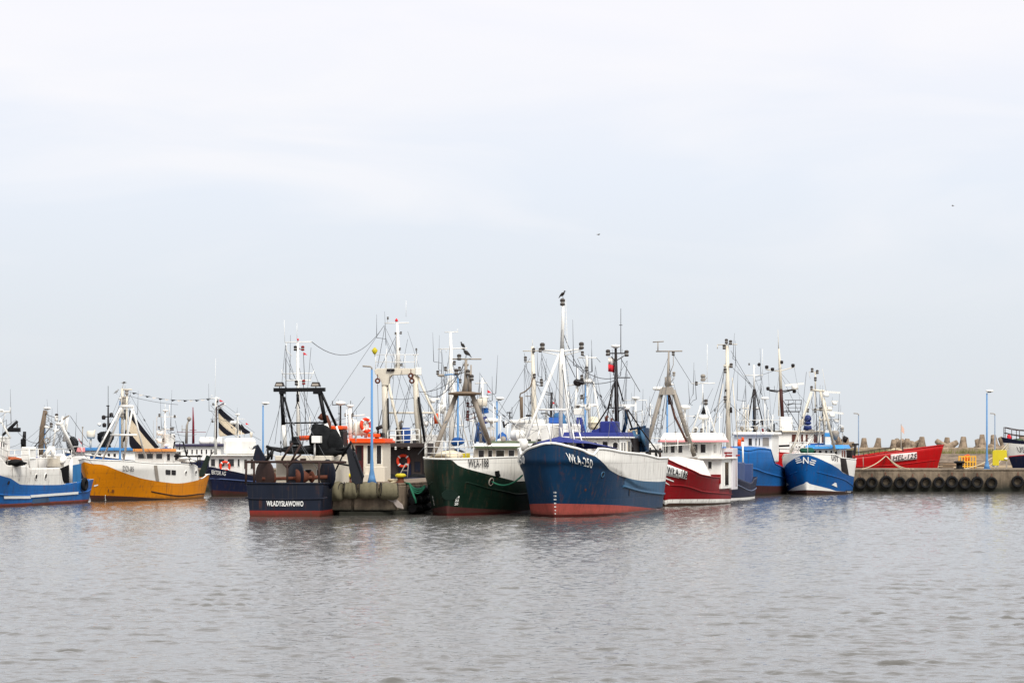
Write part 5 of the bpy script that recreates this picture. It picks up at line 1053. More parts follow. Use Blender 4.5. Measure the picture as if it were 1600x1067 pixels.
for k in range(3):
    K.patch('emblem_bar', [(1266.5-k*1.2, 718.6+k*3), (1274.5-k*1.2, 721+k*3), (1275.2-k*1.2, 719.3+k*3), (1266.5-k*1.2, 717+k*3)], letw, off=.04, n=3)
    K.patch('emblem_bar', [(1243+k*1.2, 718+k*3), (1251+k*1.2, 715.6+k*3), (1251+k*1.2, 714+k*3), (1242.5+k*1.2, 716.2+k*3)], letw, side=-1, off=.04, n=3)
flat_text('emblem_letter', 'N', K.q(1254.8, 724, K.L/2-.05), K.q(1263.6, 724, K.L/2-.05), (0, 0, 1), .5, letw, K.o, .02)
for sd, pts in ((1, ((1299, 757), (1304, 753.5), (1306.5, 754.5), (1307.5, 761))), (-1, ((1229, 760), (1229, 753), (1232, 755), (1233, 757)))): K.patch('fish_emblem', [pts[0], pts[3], pts[2], pts[1]], letw, side=sd, off=.04, n=3)
K.text('UST', (1299, 718.5), (1309.5, 721.5), .42, letg)
x1 = K.L/2
wh = K.hpx('wheelhouse', white, x1-3.6, x1-7, 1262, 1313, 701, z0=2.2, bevel=.05)
K.wins(wh, 'F', [(.03, .12), (.16, .27), (.33, .44), (.52, .62), (.68, .77), (.82, .92)], .45, .93, fr=.04); K.wins(wh, 'P', [(.15, .4), (.5, .8)], .45, .93)
g = MB(); a, b = K.q(1257, 701, x1-3.2), K.q(1318, 701, x1-3.2); c, d = K.q(1260, 695, x1-3.4), K.q(1316, 695, x1-3.4)
g.hexa([Vector((x1-7.3, a.y, a.z)), a, b, Vector((x1-7.3, b.y, b.z)), Vector((x1-7.2, c.y, c.z)), c, d, Vector((x1-7.2, d.y, d.z))]); vz = g.build('visor', bluev, wh[0], .03)
flat_text('visor_lettering', 'STANOREJ', K.q(1274, 698.4, x1-3.25), K.q(1297, 698, x1-3.25), (0, 0, 1), .16, letw, vz, .03)
m = K.tpx('bow_tripod', x1-2, [([(1235, 708, x1-1.2), (1243, 690, x1-1.5), (1268, 612)], .12), ([(1305, 705, x1-3.4), (1294, 660), (1282, 612)], .12), ([(1266, 609), (1288, 611)], .1), ([(1273, 610), (1274, 645)], .04), ([(1274, 610), (1274, 582)], .06), ([(1264, 581.5), (1277, 581.5)], .03), ([(1264, 581.5), (1266, 592)], .015), ([(1285, 576), (1288, 594), (1291, 612)], .015), ([(1270, 640), (1300, 640)], .06), ([(1243, 690, x1-1.5), (1250, 660)], .03)], cream, None, 8)
for q_ in ((1269, 578), (1274, 592), (1277, 581), (1268, 606), (1262, 641), (1274, 641), (1282, 639)): K.flood(*q_, x1-2, m, .34)
rd = K.tpx('radar_mast', x1-5, [([(1289, 695), (1287, 622)], .12), ([(1297, 695), (1290, 630), (1287, 622)], .05), ([(1280, 695), (1281, 650)], .06), ([(1276, 640), (1300, 640)], .06), ([(1280, 656), (1297, 656)], .1)], cream, None, 8)
for (a, b), w_ in ((((1281, 611.5), (1313, 613.5)), .1), (((1292, 643), (1318, 646)), .13)):
    g = MB(); p, q_ = K.q(*a, x1-5), K.q(*b, x1-5); g.bar(p, q_, .14, .16); g.lathe(p.lerp(q_, .3)-Vector((0, 0, .4)), [(.22, 0), (.25, .1), (.22, .3), (.1, .36)], 12); g.build('radar', white, rd)
for q_ in ((1304, 627), (1307, 655), (1296, 636)): K.radar(*q_, x1-5.4, rd, .55)
g = MB(); c = K.q(1262, 655, x1-4.6)
g.sph(c+Vector((0, 0, .05)), .3, (1, 1, 1)); g.sph(c-Vector((0, 0, .3)), .29, (1, 1, .6)); g.lathe(c-Vector((0, 0, .85)), [(.34, 0), (.3, .35)], 14); g.build('satellite_dome', paint('dark_blue_dome', (34, 50, 104), .0, .5, .2, .1), rd)
box_px(K, 'dome_shelf', x1-4.3, x1-5, 1257, 1271, 671, 673.5, greym, rd); box_px(K, 'vent_box', x1-4.4, x1-5, 1249, 1255, 655, 664, cream, rd)
sb = box_px(K, 'siren_box', x1-3.6, x1-4.3, 1289, 1297, 672, 695, white, wh[0]); box_px(K, 'blue_band', x1-3.58, x1-4.28, 1288, 1297.5, 676, 682, bluev, sb, .01)
g = MB(); g.lathe(K.q(1305, 681, x1-5), [(.1, -.3), (.28, .05), (.3, .3), (.2, .42)], 12); g.build('searchlight', greym, wh[0]); K.flood(1316, 671, x1-5, wh[0], .4, greym)
K.tpx('jib', x1-5.2, [([(1308, 672), (1313, 664), (1318, 667)], .05), ([(1303, 690), (1304, 668)], .04)], whitem, wh[0])
g = MB(); g.lump(K.q(1261, 705, x1-2.4), .42, (1, 1.4, .75), 31); g.build('net_heap', netgreen, K.o)
K.rail([K.q(1234, 708, x1-1.6), K.q(1247, 708, x1-.4), K.q(1262, 708, x1-.4)], .85, bars=2, step=.9)
wd_ = K.hpx('stern_structure', darkm, x1-8, x1-10, 1317, 1331, 703, z0=2.6); K.tpx('stern_gantry', x1-9.5, [([(1333, 722), (1337, 694)], .12), ([(1331, 694), (1342, 694)], .08), ([(1318, 690), (1322, 682)], .25)], darkm, None, 8)
g = MB(); g.lump(K.q(1324, 714, x1-8.6), .45, (1, 1.3, .6), 41); g.build('red_net', paint('dull_red_netting', (130, 50, 46), .0, .9, .4, .4, .05, 4), K.o)
K.wires([((1260, 581, x1-2), (1249, 690, x1-1)), ((1275, 612, x1-2), (1276, 690, x1-3)), ((1310, 662, x1-5), (1312, 690, x1-8)), ((1283, 612, x1-2), (1300, 690, x1-7))], .016)
# ================================================================== red hulled trawler beyond the quay, bow to the right
Lr = Boat('signal red trawler with HEL-125 on a white board, lying beyond the quay', (38.9, 230), (23.0, 230.6), 5.0, zbow=4.2, zflare=2.6, rake=1.15, eb=.5, pd=2.0, qd=1.25, ebw=.55, pw=1.6)
Lr.hull([[(0, .3), (1, .4)], [(0, 3.2), (1340, 713), (1385, 707), (1432, 701), (1470, 695.5)]], [bootdark, redL], side=-1, cap=redL, capr=.05)
nb = Lr.patch('name_board', [(1392, 721), (1432, 717), (1432, 706), (1391, 709.7)], paint('pale_board', (222, 206, 202), .1, .5, .1, .2, 0), side=-1, off=.06, th=.03)
Lr.text('HEL-125', (1394, 719), (1430.5, 715.3), .44, letb, side=-1, off=.13, parent=nb)
Lr.line([(0, 1.7), (1385, 727), (1465, 718)], .04, redL, 'rub_rail', side=-1)
Lr.rimrail(.0, .72, .35, 12, 1, mat=darkm, r=.025); Lr.tpx('bow_staff', 3, [([(1411, 705), (1410, 698)], .06)], darkm); Lr.tpx('hose', 2, [([(1348.5, 714, 0), (1349, 730, 0)], .03)], greym)
g = MB(); c = Lr.q(1400, 703.5, y=0); g.lump(c, .3, (2, 1, .6), 61); g.build('rope_coil', ropem, Lr.o)
sp_ = Lr.o
def lat(bt, name, mat, l, r, t, b, y0, y1, **k):          # house on a boat lying broadside: near face at y0
    a, c = bt.q(l, b, y=y0), bt.q(r, t, y=y0); return bt.house(name, mat, min(a.x, c.x), max(a.x, c.x), min(y0, y1), max(y0, y1), a.z, c.z, **k)
hs = lat(Lr, 'superstructure', white, 1206, 1296, 675, 722, -1.9, 1.9, bevel=.06)
Lr.wins(hs, 'S', [(.34, .46), (.5, .55), (.58, .63), (.72, .8), (.86, .94)], .64, .94, gm=paint('brown_window', (86, 48, 40), 0, .4, .3, .2, 0)); Lr.wins(hs, 'S', [(.33, .38), (.41, .44), (.46, .5), (.55, .62)], .46, .55)
a, b = Lr.q(1203, 675, y=-2.2), Lr.q(1300, 672.5, y=-2.2); rfl = MB().box((a.x, -2.2, a.z), (b.x, 2.2, b.z)).build('roof', cream, hs[0], .03)
cas = lat(Lr, 'casing', white, 1219, 1237, 651, 673, -.9, .8, bevel=.05)
m = Lr.tubes('mast', [([Lr.q(1222.5, 651, y=0), Lr.q(1220, 608, y=0)], .19)], paint('dark_brown_mast', (66, 34, 32), .4, .5), None, 10)
f = lambda x, y: Lr.q(x, y, y=0)
Lr.tubes('topmast', [([f(1220, 610), f(1218.5, 570), f(1217, 545)], [.17, .14, .08]), ([f(1216.5, 545), f(1215.5, 515)], [.04, .015]), ([f(1196, 577), f(1218, 580), f(1242, 573)], .045), ([f(1199, 577), f(1218, 580.5)], .035), ([f(1222, 579), f(1240, 574)], .03), ([f(1217, 612), f(1217, 650)], .07)], cream, m, 8)
Lr.tubes('crosstree', [([f(1198, 609), f(1221, 611), f(1244, 608)], .06), ([f(1202, 610.5), f(1220, 613.5)], .045), ([f(1223, 613.5), f(1240, 609)], .045), ([f(1210, 612), f(1210, 603)], .02)], darkm, m, 8)
g = MB(); g.bar(f(1227, 602), f(1256, 599), .14, .16); g.lathe(f(1242, 606), [(.3, -.15), (.32, .1), (.2, .3)], 14); g.build('radar', white, m)
for q_ in ((1198, 573.5), (1239, 571), (1200, 607), (1241, 611.5), (1221, 566), (1207, 577)): 
    p = f(*q_); g = MB(); g.lathe(p, [(.1, -.15), (.16, -.1), (.16, .12), (.05, .16)], 8); g.build('mast_lamp', darkm, m)
pl = Lr.tubes('lookout_platform', [([f(1225, 643), f(1250, 643)], .06), ([f(1226, 625), f(1253, 625)], .03), ([f(1226, 637), f(1251, 637)], .025), ([f(1226, 631), f(1252, 631)], .025), ([f(1250, 643), f(1253, 625)], .035), ([f(1243, 643), f(1243, 625)], .025), ([f(1232, 643), f(1232, 625)], .025), ([f(1248, 643), f(1247, 675)], .03), ([f(1230, 633), f(1240, 630)], .06)], darkm, m)
Lr.tubes('ladder', [([f(1224, 626), f(1253, 674)], .035), ([f(1228, 640), f(1243, 674)], .035)]+[([f(1228+k*3.2, 640+k*6.8), f(1232+k*3.2, 640+k*6.8)], .025) for k in range(5)], darkm, pl)
Lr.rail([Lr.q(1180, 716, y=-1.95), Lr.q(1206, 716, y=-1.95)], 1, parent=hs[0]); Lr.rail([Lr.q(1204, 672, y=-2.1), Lr.q(1238, 672, y=-2.1)], .9, bars=1, parent=rfl)
Lr.tubes('vent_pipe', [([f(1248, 700), f(1248, 690)], .1)], cream, hs[0])
# ================================================================== navy and white trawler at the picture's right edge
M_ = Boat('navy and white trawler with dark bow rail at the right edge beyond the quay', (44.35, 232), (62, 233.4), 5.6, zbow=4.5, zflare=2.6, rake=1.7, eb=.5, pd=1.9, qd=1.25, ebw=.55, pw=1.6)
M_.hull([[(1, .3), (0, .3)], [(1, 2.75), (1600, 711.5), (0, 1.9)], [(1, 2.83), (1600, 710.3), (0, 2.0)], [(1, 4.05), (1600, 694), (0, 3.2)], [(1, 4.5), (1600, 689.5), (0, 3.7)]], [bootdark, navy, flagred, white, navy], cap=navy, capr=.05)
M_.text('UST-96', (1591.5, 706.2), (1621, 708.5), .52, letg)
M_.rimrail(.62, .985, 1.0, 8, 2, mat=darkrust, r=.035)
g = MB(); g.lump(M_.q(1591, 688, y=.4), .36, (1.4, 1, .45), 51); g.build('green_net', paint('mixed_green_net', (74, 92, 62), .0, .9, .5, .4, .05, 3), M_.o); g = MB(); g.lump(M_.q(1576.5, 684, y=0), .22, (1, 1, 1.3), 52); g.build('red_float', flagred, M_.o)
wm = M_.house('wheelhouse', white, -4.5, 0, -1.8, 1.8, 2.6, 6.6, rf=.3); M_.wins(wm, 'P', [(.06, .2), (.28, .42), (.5, .64)], .66, .9)
M_.tubes('mast', [([(-2, 0, 6.6), (-2, 0, 11)], [.16, .08]), ([(-2, -1, 9.8), (-2, 1, 9.8)], .04)], white, None, 8)
# ================================================================== blue and white trawler at the picture's left edge
A = Boat('mid blue trawler with tall white side panels and a white stripe at the left edge', (-36.0, 150), (-30.4, 174), 5.2, zbow=4.2, zflare=2, rake=1.2, wt=.82, wtw=.7, es=.16)
A.hull([[(1, .6), (2, 787.5), (70, 784), (136, 780)],
        [(1, 3.4), (6.6, 744.5), (16, 747), (25, 752.5), (33, 757), (99, 757), (101, 755.5), (117, 753.5), (128, 751), (142, 749)],
        [(1, 4.9), (2, 715), (12, 727), (43, 726.5), (46, 731.5), (93.5, 730), (99, 754), (101, 755.4), (117, 753.4), (142, 748.9)]], [boot, blueA, dirty_white], cap=None, nt=110)
A.patch('white_stripe', [(5, 778.5), (46.3, 778.5), (46.3, 774.5), (5, 774.5)], letw, off=.07, n=14); A.patch('white_stripe', [(46.5, 777), (121, 771.5), (121, 767.8), (46.5, 773)], letw, off=.07, n=20)
for px, py in ((56.5, 745), (71, 744)): A.oval('porthole', px, py, .38, .38, darkm, ring=dirty_white)
A.oval('discharge', 13.5, 754, .26, .26, darkm); A.patch('rust_patch', [(49, 786.5), (78, 784), (76, 777), (51, 779.5)], paint('rusted_blue', (62, 84, 110), 1, .7, .6, .9), off=.02)
A.line([(0, 1.05), (136, 768), (60, 774), (1, 1.3)], .05, blueA, 'rub_rail')
x0 = -A.L/2
A.fence('stern_board', x0+1.6, [(112.5, 727), (127, 724)], 1.2, .1, paint('steel_blue', (52, 110, 160), .5, .5, .4, .4)); A.fence('dark_opening_board', x0+3.2, [(94, 732), (108, 726)], 1.2, .1, blackm)  # second board is black and stands in for the dark opening in the bulwark
A.tpx('stern_gantry', x0+2.4, [([(110.5, 755), (110.5, 711)], .16), ([(110, 712), (118, 711)], .1), ([(98, 652), (96, 664, x0+4), (112, 700)], .12), ([(88, 662, x0+4), (98, 662, x0+4)], .12), ([(88, 662), (83, 700)], .07), ([(105, 652), (100, 690)], .13), ([(118, 711), (97, 664, x0+4)], .09)], white, None, 8)
A.tpx('derrick', x0+3, [([(92, 661), (105, 651), (108, 649)], .05), ([(92, 659), (104, 650)], .03)], greym)
A.rail([A.q(12, 727, 2), A.q(44, 726, -1.5)], .95, bars=3); A.rail([A.q(46, 731, -2), A.q(112, 729, x0+2.4)], 1.2, bars=2, step=1.6, r=.03); A.rail([A.q(112, 712, x0+2.4), A.q(128, 711, x0+.8)], .6, bars=1)
cas = A.hpx('casing', white, -2, -3.2, 33, 44.5, 698, z0=2.0, bevel=.05)
A.tpx('exhaust_pipe', -2.5, [([(38, 700), (38, 682), (38.5, 674)], [.14, .14, .12])], blackm, cas[0], 8); box_px(A, 'black_box', -2.2, -2.7, 32, 36, 686, 694, blackm, cas[0]); A.tpx('pipe', -2.4, [([(34, 700), (34, 693)], .07)], blackm, cas[0])
wh = A.hpx('wheelhouse', white, 1.0, 5.5, -45, 16, 685.5, z0=2.6, bevel=.06); A.win(wh[0], wh[1]['B'], .1, .3, .62, .9); 
for k in range(4): A.win(wh[0], wh[1]['P'], .08+.2*k, .2+.2*k, .68, .92)
p = A.q(2.5, 694, 1); g = MB(); g.box((.97, p.y-.25, p.z-.25), (1.02, p.y+.22, p.z+.3)); g.build('window', glass, wh[0])
a, b = A.q(-50, 685.5, .8), A.q(18, 685.5, .8); g = MB(); g.hexa([(.8, b.y, a.z), (.8, a.y, a.z), (5.8, a.y, a.z), (5.8, b.y, a.z), (1.2, b.y-.5*0, a.z+.12), (1.2, a.y, a.z+.4), (5.6, a.y, a.z+.4), (5.6, b.y, a.z+.12)]); rfa = g.build('roof', white, wh[0], .03)
A.tpx('mast', 2, [([(-14, 684), (-8, 640)], .12), ([(16, 684), (0, 655), (-10, 640)], .08), ([(-12, 643), (15, 643)], .05), ([(15.5, 646), (16, 636)], .03), ([(3, 660), (9, 644)], .03)], white, None, 8); A.dome(2, 641, 2, A.o, .16)
A.tpx('black_crane', 1, [([(4, 680), (17, 668), (27, 658)], [.09, .13, .1]), ([(27, 658), (27, 665)], .04)], blackm, None, 8); A.flood(27, 665.5, 1, A.o, .18)
g = MB(); p = A.q(23, 671, 1); g.box((p.x-.12, p.y-.36, p.z-.15), (p.x+.12, p.y+.36, p.z+.12)); g.build('floodlight_bank', blackm, A.o, .02)
A.rail([A.q(-20, 712, 6), A.q(12, 727, 2)], 1.3, bars=3)
g = MB(); g.lump(A.q(19, 717, 1.2), .36, (1, 1.5, .4), 71); g.build('orange_net_heap', paint('orange_brown_net', (156, 84, 52), .0, .9, .5, .4, .05, 3), A.o); g = MB(); g.lump(A.q(24, 723, 1.5), .42, (1.2, 1.5, .5), 72); g.build('net_heap', netblack, A.o)
for i, (px, py, mt_) in enumerate(((48, 722, ultram), (59, 723, ultram), (66, 724, white), (78, 724, rustm), (86, 721, cream), (93, 717, white))): 
    g = MB(); g.lump(A.q(px, py, x0+6), .36, (1, 1.2, .9), 80+i, amp=.3) if i % 2 else None
    if i % 2 == 0: p = A.q(px, py, x0+6); g.box((p.x-.4, p.y-.45, p.z-.35), (p.x+.4, p.y+.45, p.z+.35))
    g.build('deck_gear', mt_, A.o, .03)
A.tpx('white_davits', x0+7, [([(66, 714), (78, 698)], .1), ([(70, 714), (81, 698)], .1), ([(83, 714), (82.5, 697)], .14), ([(62, 712), (96, 712)], .06)], white, None, 8)
A.wires([((52, 707, x0+6), (80, 665, x0+5)), ((73, 688, x0+5), (95, 669, x0+4)), ((28, 675, 1), (60, 692, x0+5), .2), ((110, 650, x0+3), (137, 690, x0-6)), ((100, 720, x0+4), (108, 692, x0+3))], .018)
t_ = MB(); t_.torus((0, 0, 0), .33, .13, (0, 1, 0), 22, 10); tf = t_.build('fender_tyre', black_rub); tz = A.surf(129, 756); w_ = A.M @ (A.pt(*tz, 1)+A.normal(*tz, 1)*.15); tf.location = w_; nn = A.M.to_3x3() @ A.normal(*tz, 1); tf.rotation_euler = (0, 0, math.atan2(nn.y, nn.x)+math.pi/2); tag(tf, 'black tyre hanging on the stern of the mid blue trawler', 'tyre', 'tyres hung on boats')
# ================================================================== ochre yellow trawler
B_ = Boat('ochre yellow trawler with white bulwark, white bow gantry and a striped sail', (-29.15, 174.2), (-23.6, 187.3), 4.4, zbow=3.0, zflare=2.2, rake=.95, eb=.42, pd=2.2, qd=1.5, wt=.78, es=.22)
B_.hull([[(1, .42), (192, 775), (270, 779.5), (320, 779.5)],
         [(1, 2.7), (142, 724), (161, 726), (181.5, 733.6), (202, 741), (223, 747.5), (245.5, 751.5), (264, 754), (278.5, 755), (309, 750), (312, 748.5), (324, 741.5)],
         [(1, 2.95), (138, 717.5), (192, 720), (216.6, 722), (245, 724), (280, 724.5), (307, 727), (310.5, 747), (313, 748), (324, 741.3)]], [bootdark, yellowB, white], cap=white, capr=.04, nt=90)
B_.line([(209, 758), (243, 769), (284, 774.5), (312, 771.5)], .04, darkm, 'rub_rail', t0=.05, t1=.62)
B_.patch('ladder_strip', [(243.5, 750.5), (248.5, 751.5), (245, 727), (240, 727)], greym, n=3)
for q_ in ([(258.5, 741), (266, 741.5), (266, 734), (258.5, 733.5)], [(267.5, 741.5), (274.5, 742), (274.5, 734.5), (267.5, 734)]): B_.patch('hull_window', q_, glass, off=.03, n=3)
for px, py in ((290.4, 738.5), (306, 738)): B_.oval('porthole', px, py, .3, .36, darkm, ring=white)
B_.text('DZI-85', (191.5, 735.5), (208, 736.6), .36, letg, bold=.004)
B_.text('1.8', (168, 768.5), (178, 769.5), .22, rustm, name='rust_mark')
B_.marks([('4', 163, 775), ('2', 163.3, 778.5), ('0', 163.6, 782)], .12); B_.patch('white_mark', [(147, 760), (153, 758), (152.5, 756.5), (146.5, 757.5)], letw, off=.03, n=3)
x1 = B_.L/2
gn = B_.tpx('bow_gantry', x1-3.2, [([(146, 717, x1-1.2), (189, 636)], .075), ([(161, 717, x1-3.4), (190, 640), (190.5, 636)], .075), ([(193, 720, x1-4), (207, 637)], .075), ([(227, 716, x1-5), (207.5, 637)], .075), ([(187.5, 635), (208.5, 635)], .11), ([(173, 679.5), (214, 679.5)], .08)], white, None, 8)
m = B_.tpx('mast', x1-5, [([(191, 700), (191, 607)], .11), ([(196, 705), (198.5, 609)], .09), ([(190, 608.5), (206, 608.5)], .06), ([(191, 607), (193, 599)], .02)], cream, None, 10)
for q_ in ((198, 612), (194, 623), (193.5, 630), (192, 648), (187, 648)): B_.flood(*q_, x1-4.9, m, .4, greym)
B_.tpx('dark_strop', x1-4.9, [([(195, 640), (195.5, 655)], .08), ([(193, 690), (197, 672)], .06)], blackm, m)
hf = B_.hpx('wheelhouse', white, x1-9.3, x1-11.6, 210.5, 257.5, 705.5, z0=2.2, bevel=.05)
B_.wins(hf, 'F', [(.11, .33), (.40, .62), (.71, .93)], .56, .90, fr=.03); B_.wins(hf, 'P', [(.1, .3), (.58, .85)], .45, .9)
a, b = B_.q(207.5, 705.3, x1-9.0), B_.q(257.5, 705.3, x1-9.0); g = MB(); g.box((x1-10.4, a.y, a.z), (x1-9.0, b.y+.12, a.z+.2)); rfb = g.build('visor', orangetrim, hf[0], .02); g = MB(); g.box((x1-11.8, a.y+.05, a.z-.03), (x1-10.41, b.y+.15, a.z+.1)); g.build('roof', white, hf[0], .02)
fnl = B_.hpx('funnel', white, x1-11.2, x1-12.2, 251, 263, 678, z0=3.4, bevel=.05)
m2 = B_.tpx('signal_mast', x1-11, [([(258, 700), (258, 640)], [.1, .06]), ([(245, 700), (245, 651), (276, 651)], .035), ([(249, 670.5), (272, 670.5)], .03), ([(264.5, 650), (264.8, 632)], .025), ([(258, 640), (258, 631)], .02), ([(255, 690), (259, 665)], .05)], whitem)
B_.dome(258.5, 641.5, x1-11, m2, .2); B_.radar(250, 674, x1-10.9, m2, .5); B_.radar(250, 686, x1-10.9, m2, .7)
for q_ in ((249, 648.5), (248.5, 668), (267, 670), (270, 670), (273, 650.5), (255, 687)): B_.flood(*q_, x1-10.9, m2, .24)
g = MB(); g.lump(B_.q(235, 699.5, x1-10.6), .3, (1, 2.2, .5), 91); g.build('roof_gear', white, hf[0]); g = MB(); g.lump(B_.q(224, 697, x1-10.8), .3, (1, 1, 1.2), 92); g.build('roof_winch', darkm, hf[0])
B_.tpx('stern_gantry', -4.2, [([(269, 716), (273, 690), (286, 690), (292, 713)], .07), ([(280, 712), (281, 692)], .04)], blackm, None, 8)
aw = B_.fence('awning_front', -3.2, [(273, 711.5), (316, 711.5)], B_.q(273, 714, -3.2).z, .1, blackm); B_.tpx('awning_post', -3.2, [([(309, 712), (309, 727)], .05), ([(312.5, 711), (312.5, 727)], .05), ([(290, 726), (294, 714), (300, 726)], .05), ([(309, 711.5), (312.5, 711)], .03), ([(273, 712.5), (309, 712.5)], .02)], darkm, aw)
g = MB(); g.lump(B_.q(292, 718, -3.4), .42, (1, 1.6, .55), 93); g.build('white_bundle', white, B_.o)
g = MB(); P = [B_.q(x, y, -B_.L/2+.9) for x, y in ((311, 745), (314, 735), (324, 711), (329, 713), (321, 738), (319, 745))]; g.prism(P, (.15, 0, 0)); g.build('stern_ramp_door', paint('dark_green_door', (38, 50, 42), .4, .6, .4, .4), B_.o); B_.tpx('door_stay', -B_.L/2+1, [([(328, 712), (334, 705)], .04)], darkm)
def sail(bt, name, x, luff, leech, mats, parent, bands):     # a set sail of diagonal bands: luff points down the mast, leech points along the sloping edge
    g = MB(); K_ = 10
    for i, (l0, l1, e0, e1, mi) in enumerate(bands):
        g.k = mi; vs = []
        for k in range(K_+1):
            for (p0, p1) in ((l0, e0), (l1, e1)):
                u = k/K_; px = p0[0]+(p1[0]-p0[0])*u; py = p0[1]+(p1[1]-p0[1])*u+4*luff*u*(1-u); v = bt.q(px, py, x); vs.append(v+Vector((.04*math.sin(u*3.1416), 0, 0)))
        g.add(vs, [(2*k, 2*k+1, 2*k+3, 2*k+2) for k in range(K_)], False)
    o = g.build(name, mats, parent, fixn=False); mo = o.modifiers.new('cloth', 'SOLIDIFY'); mo.thickness = .02; return o
sail(B_, 'striped_sail', x1-6, 1.2, 0, [canvas_b, canvas_w], m, [((202, 639), (201.5, 650), (249, 699), (242, 700.5), 0), ((201.5, 650), (201.5, 673), (242, 700.5), (225, 701), 1), ((201.5, 673), (202, 693), (225, 701), (207, 701), 0)])
B_.wires([((190, 612, x1-5), (148, 715, x1-1.5)), ((209, 640, x1-3.2), (247, 698, x1-8.6)), ((146, 716, x1-1), (139, 690, x1-1)), ((200, 618, x1-5), (278, 632, x1-9), .1)], .014)
# ================================================================== navy boat with the white lettering
Cb = Boat('navy boat with white name lettering, white cabin and lifebuoy beside the yellow stern', (-22.45, 190), (-17.2, 204.5), 4.6, zbow=2.9, zflare=2, rake=.6, eb=.4, ebw=.5, pw=1.9)
Cb.hull([[(1, .75), (330, 765.5), (384, 768.5), (420, 770)], [(1, 2.75), (323, 730), (345, 733.5), (367, 737.6), (384.5, 741.6), (405, 746)]], [bootdark, navy], cap=navy, capr=.04)
Cb.text('HEKTOR AG', (327.5, 740), (352, 742.6), .3, letw); Cb.line([(1, 1.9), (325, 747.5), (382, 751), (420, 754)], .05, paint('pale_navy_line', (70, 84, 122), .2, .5), 'rub_rail')
x1 = Cb.L/2
hc = Cb.hpx('cabin', white, x1-3.4, x1-8.5, 326, 377, 712.5, z0=1.6, bevel=.06); Cb.wins(hc, 'F', [(.06, .22), (.3, .5), (.57, .8), (.88, .97)], .42, .88, fr=.05); Cb.wins(hc, 'P', [(.08, .18), (.3, .4)], .3, .85)
a, b = Cb.q(323, 712.3, x1-3.1), Cb.q(380, 712.3, x1-3.1); g = MB(); g.box((x1-8.8, a.y, a.z), (x1-3.1, b.y, a.z+.1)); g.build('roof', white, hc[0], .03)
up = Cb.hpx('white_canopy', white, x1-4, x1-7, 347.5, 375, 684, z0=a.z+.1, bevel=.28); box_px(Cb, 'dark_box', x1-6.8, x1-7.4, 378, 388, 709, 713.5, blackm, hc[0])
Cb.buoy(351.5, 728.5, x1-3.2, hc[0], .34, .09, .1)
m = Cb.tpx('mast', x1-7.6, [([(337, 712), (337, 660), (338, 620)], [.14, .12, .09]), ([(328, 622.5), (343, 622)], .045), ([(340, 640), (352, 631)], .05), ([(336, 620), (337, 560)], .012), ([(331, 620), (331, 617)], .03)], white, None, 8)
Cb.tpx('dark_halyard', x1-7.5, [([(338.5, 685), (338.5, 636), (350, 630)], .06)], paint('brown_tube', (70, 48, 50), .2, .6), m)
for q_ in ((333, 631.5), (332, 658), (340, 627)): Cb.flood(*q_, x1-7.5, m, .22)
Cb.pennant(343, 624, x1-7.6, .36, .18, parent=m)
sail(Cb, 'striped_sail', x1-7.7, 1.6, 0, [canvas_b, canvas_w], m, [((341.5, 635), (341.5, 645.5), (393, 676), (383, 678), 0), ((341.5, 645.5), (341.5, 658), (383, 678), (367, 679.5), 1), ((341.5, 658), (341.5, 668), (367, 679.5), (356, 680.5), 0), ((341.5, 668), (341.5, 678), (356, 680.5), (346, 681.5), 1)])
rm = Cb.tpx('radar_mast', x1-6, [([(372, 684), (371, 648)], .07), ([(363, 654), (382, 654.5)], .025), ([(368, 684), (369, 662)], .03), ([(378, 684), (376, 664)], .03)], whitem); Cb.dome(371, 647.5, x1-6, rm, .2); Cb.capsule(366, 660, x1-6, rm, .14, .7, (1, .1, 0), name='radar')
g = MB(); p = Cb.q(377.5, 667.5, x1-6); g.lathe(p, [(.01, -.26), (.22, 0), (.01, .26)], 4); g.build('day_shape', blackm, rm); Cb.pennant(384, 660, x1-6, .25, .18, parent=rm)
Cb.wires([((342, 634, x1-7.6), (398, 676, x1-6)), ((337, 622, x1-7.6), (372, 648, x1-6))], .012); Cb.rail([Cb.q(380, 712, x1-6.5), Cb.q(397, 713, x1-7)], 1.1, bars=2); 
g = MB(); g.tube([Cb.q(392, 712, x1-6.8), Cb.q(392.5, 682, x1-6.8)], .06, 6); g.lathe(Cb.q(392.5, 682, x1-6.8), [(.1, 0), (.12, .3), (.05, .36)], 8); g.build('vent_post', cream, hc[0]); Cb.tpx('red_extinguishers', x1-6.6, [([(385, 700), (385, 692)], .09), ([(389, 702), (389, 693)], .09), ([(385, 697), (389, 697)], .03)], redH, hc[0])
# ================================================================== boats beyond, on the far left
P1 = Boat('boat with light blue cabin roof seen between the mid blue stern and the yellow bow', (-40, 229), (-30.5, 229.8), 4, zbow=3, rake=1)
P1.hull([[(0, .3), (1, .3)], [(0, 2.1), (1, 3.2)]], [bootdark, blueK], cap=white)
hp_ = lat(P1, 'cabin', white, 112, 213, 704, 730, 1.7, -1.7); P1.wins(hp_, 'P', [(.3, .36), (.4, .46), (.55, .6), (.64, .69), (.78, .83)], .5, .85)
a, b = P1.q(110, 704, y=2), P1.q(216, 699, y=2); g = MB(); g.box((min(a.x, b.x), -2, a.z), (max(a.x, b.x), 2, b.z)); rp_ = g.build('roof', paint('light_blue_roof', (70, 132, 190), .2, .5), hp_[0], .05)
lat(P1, 'pink_awning', pink, 113, 133, 699, 706, 2.05, 2.1)
f = lambda x, y: P1.q(x, y, y=0)
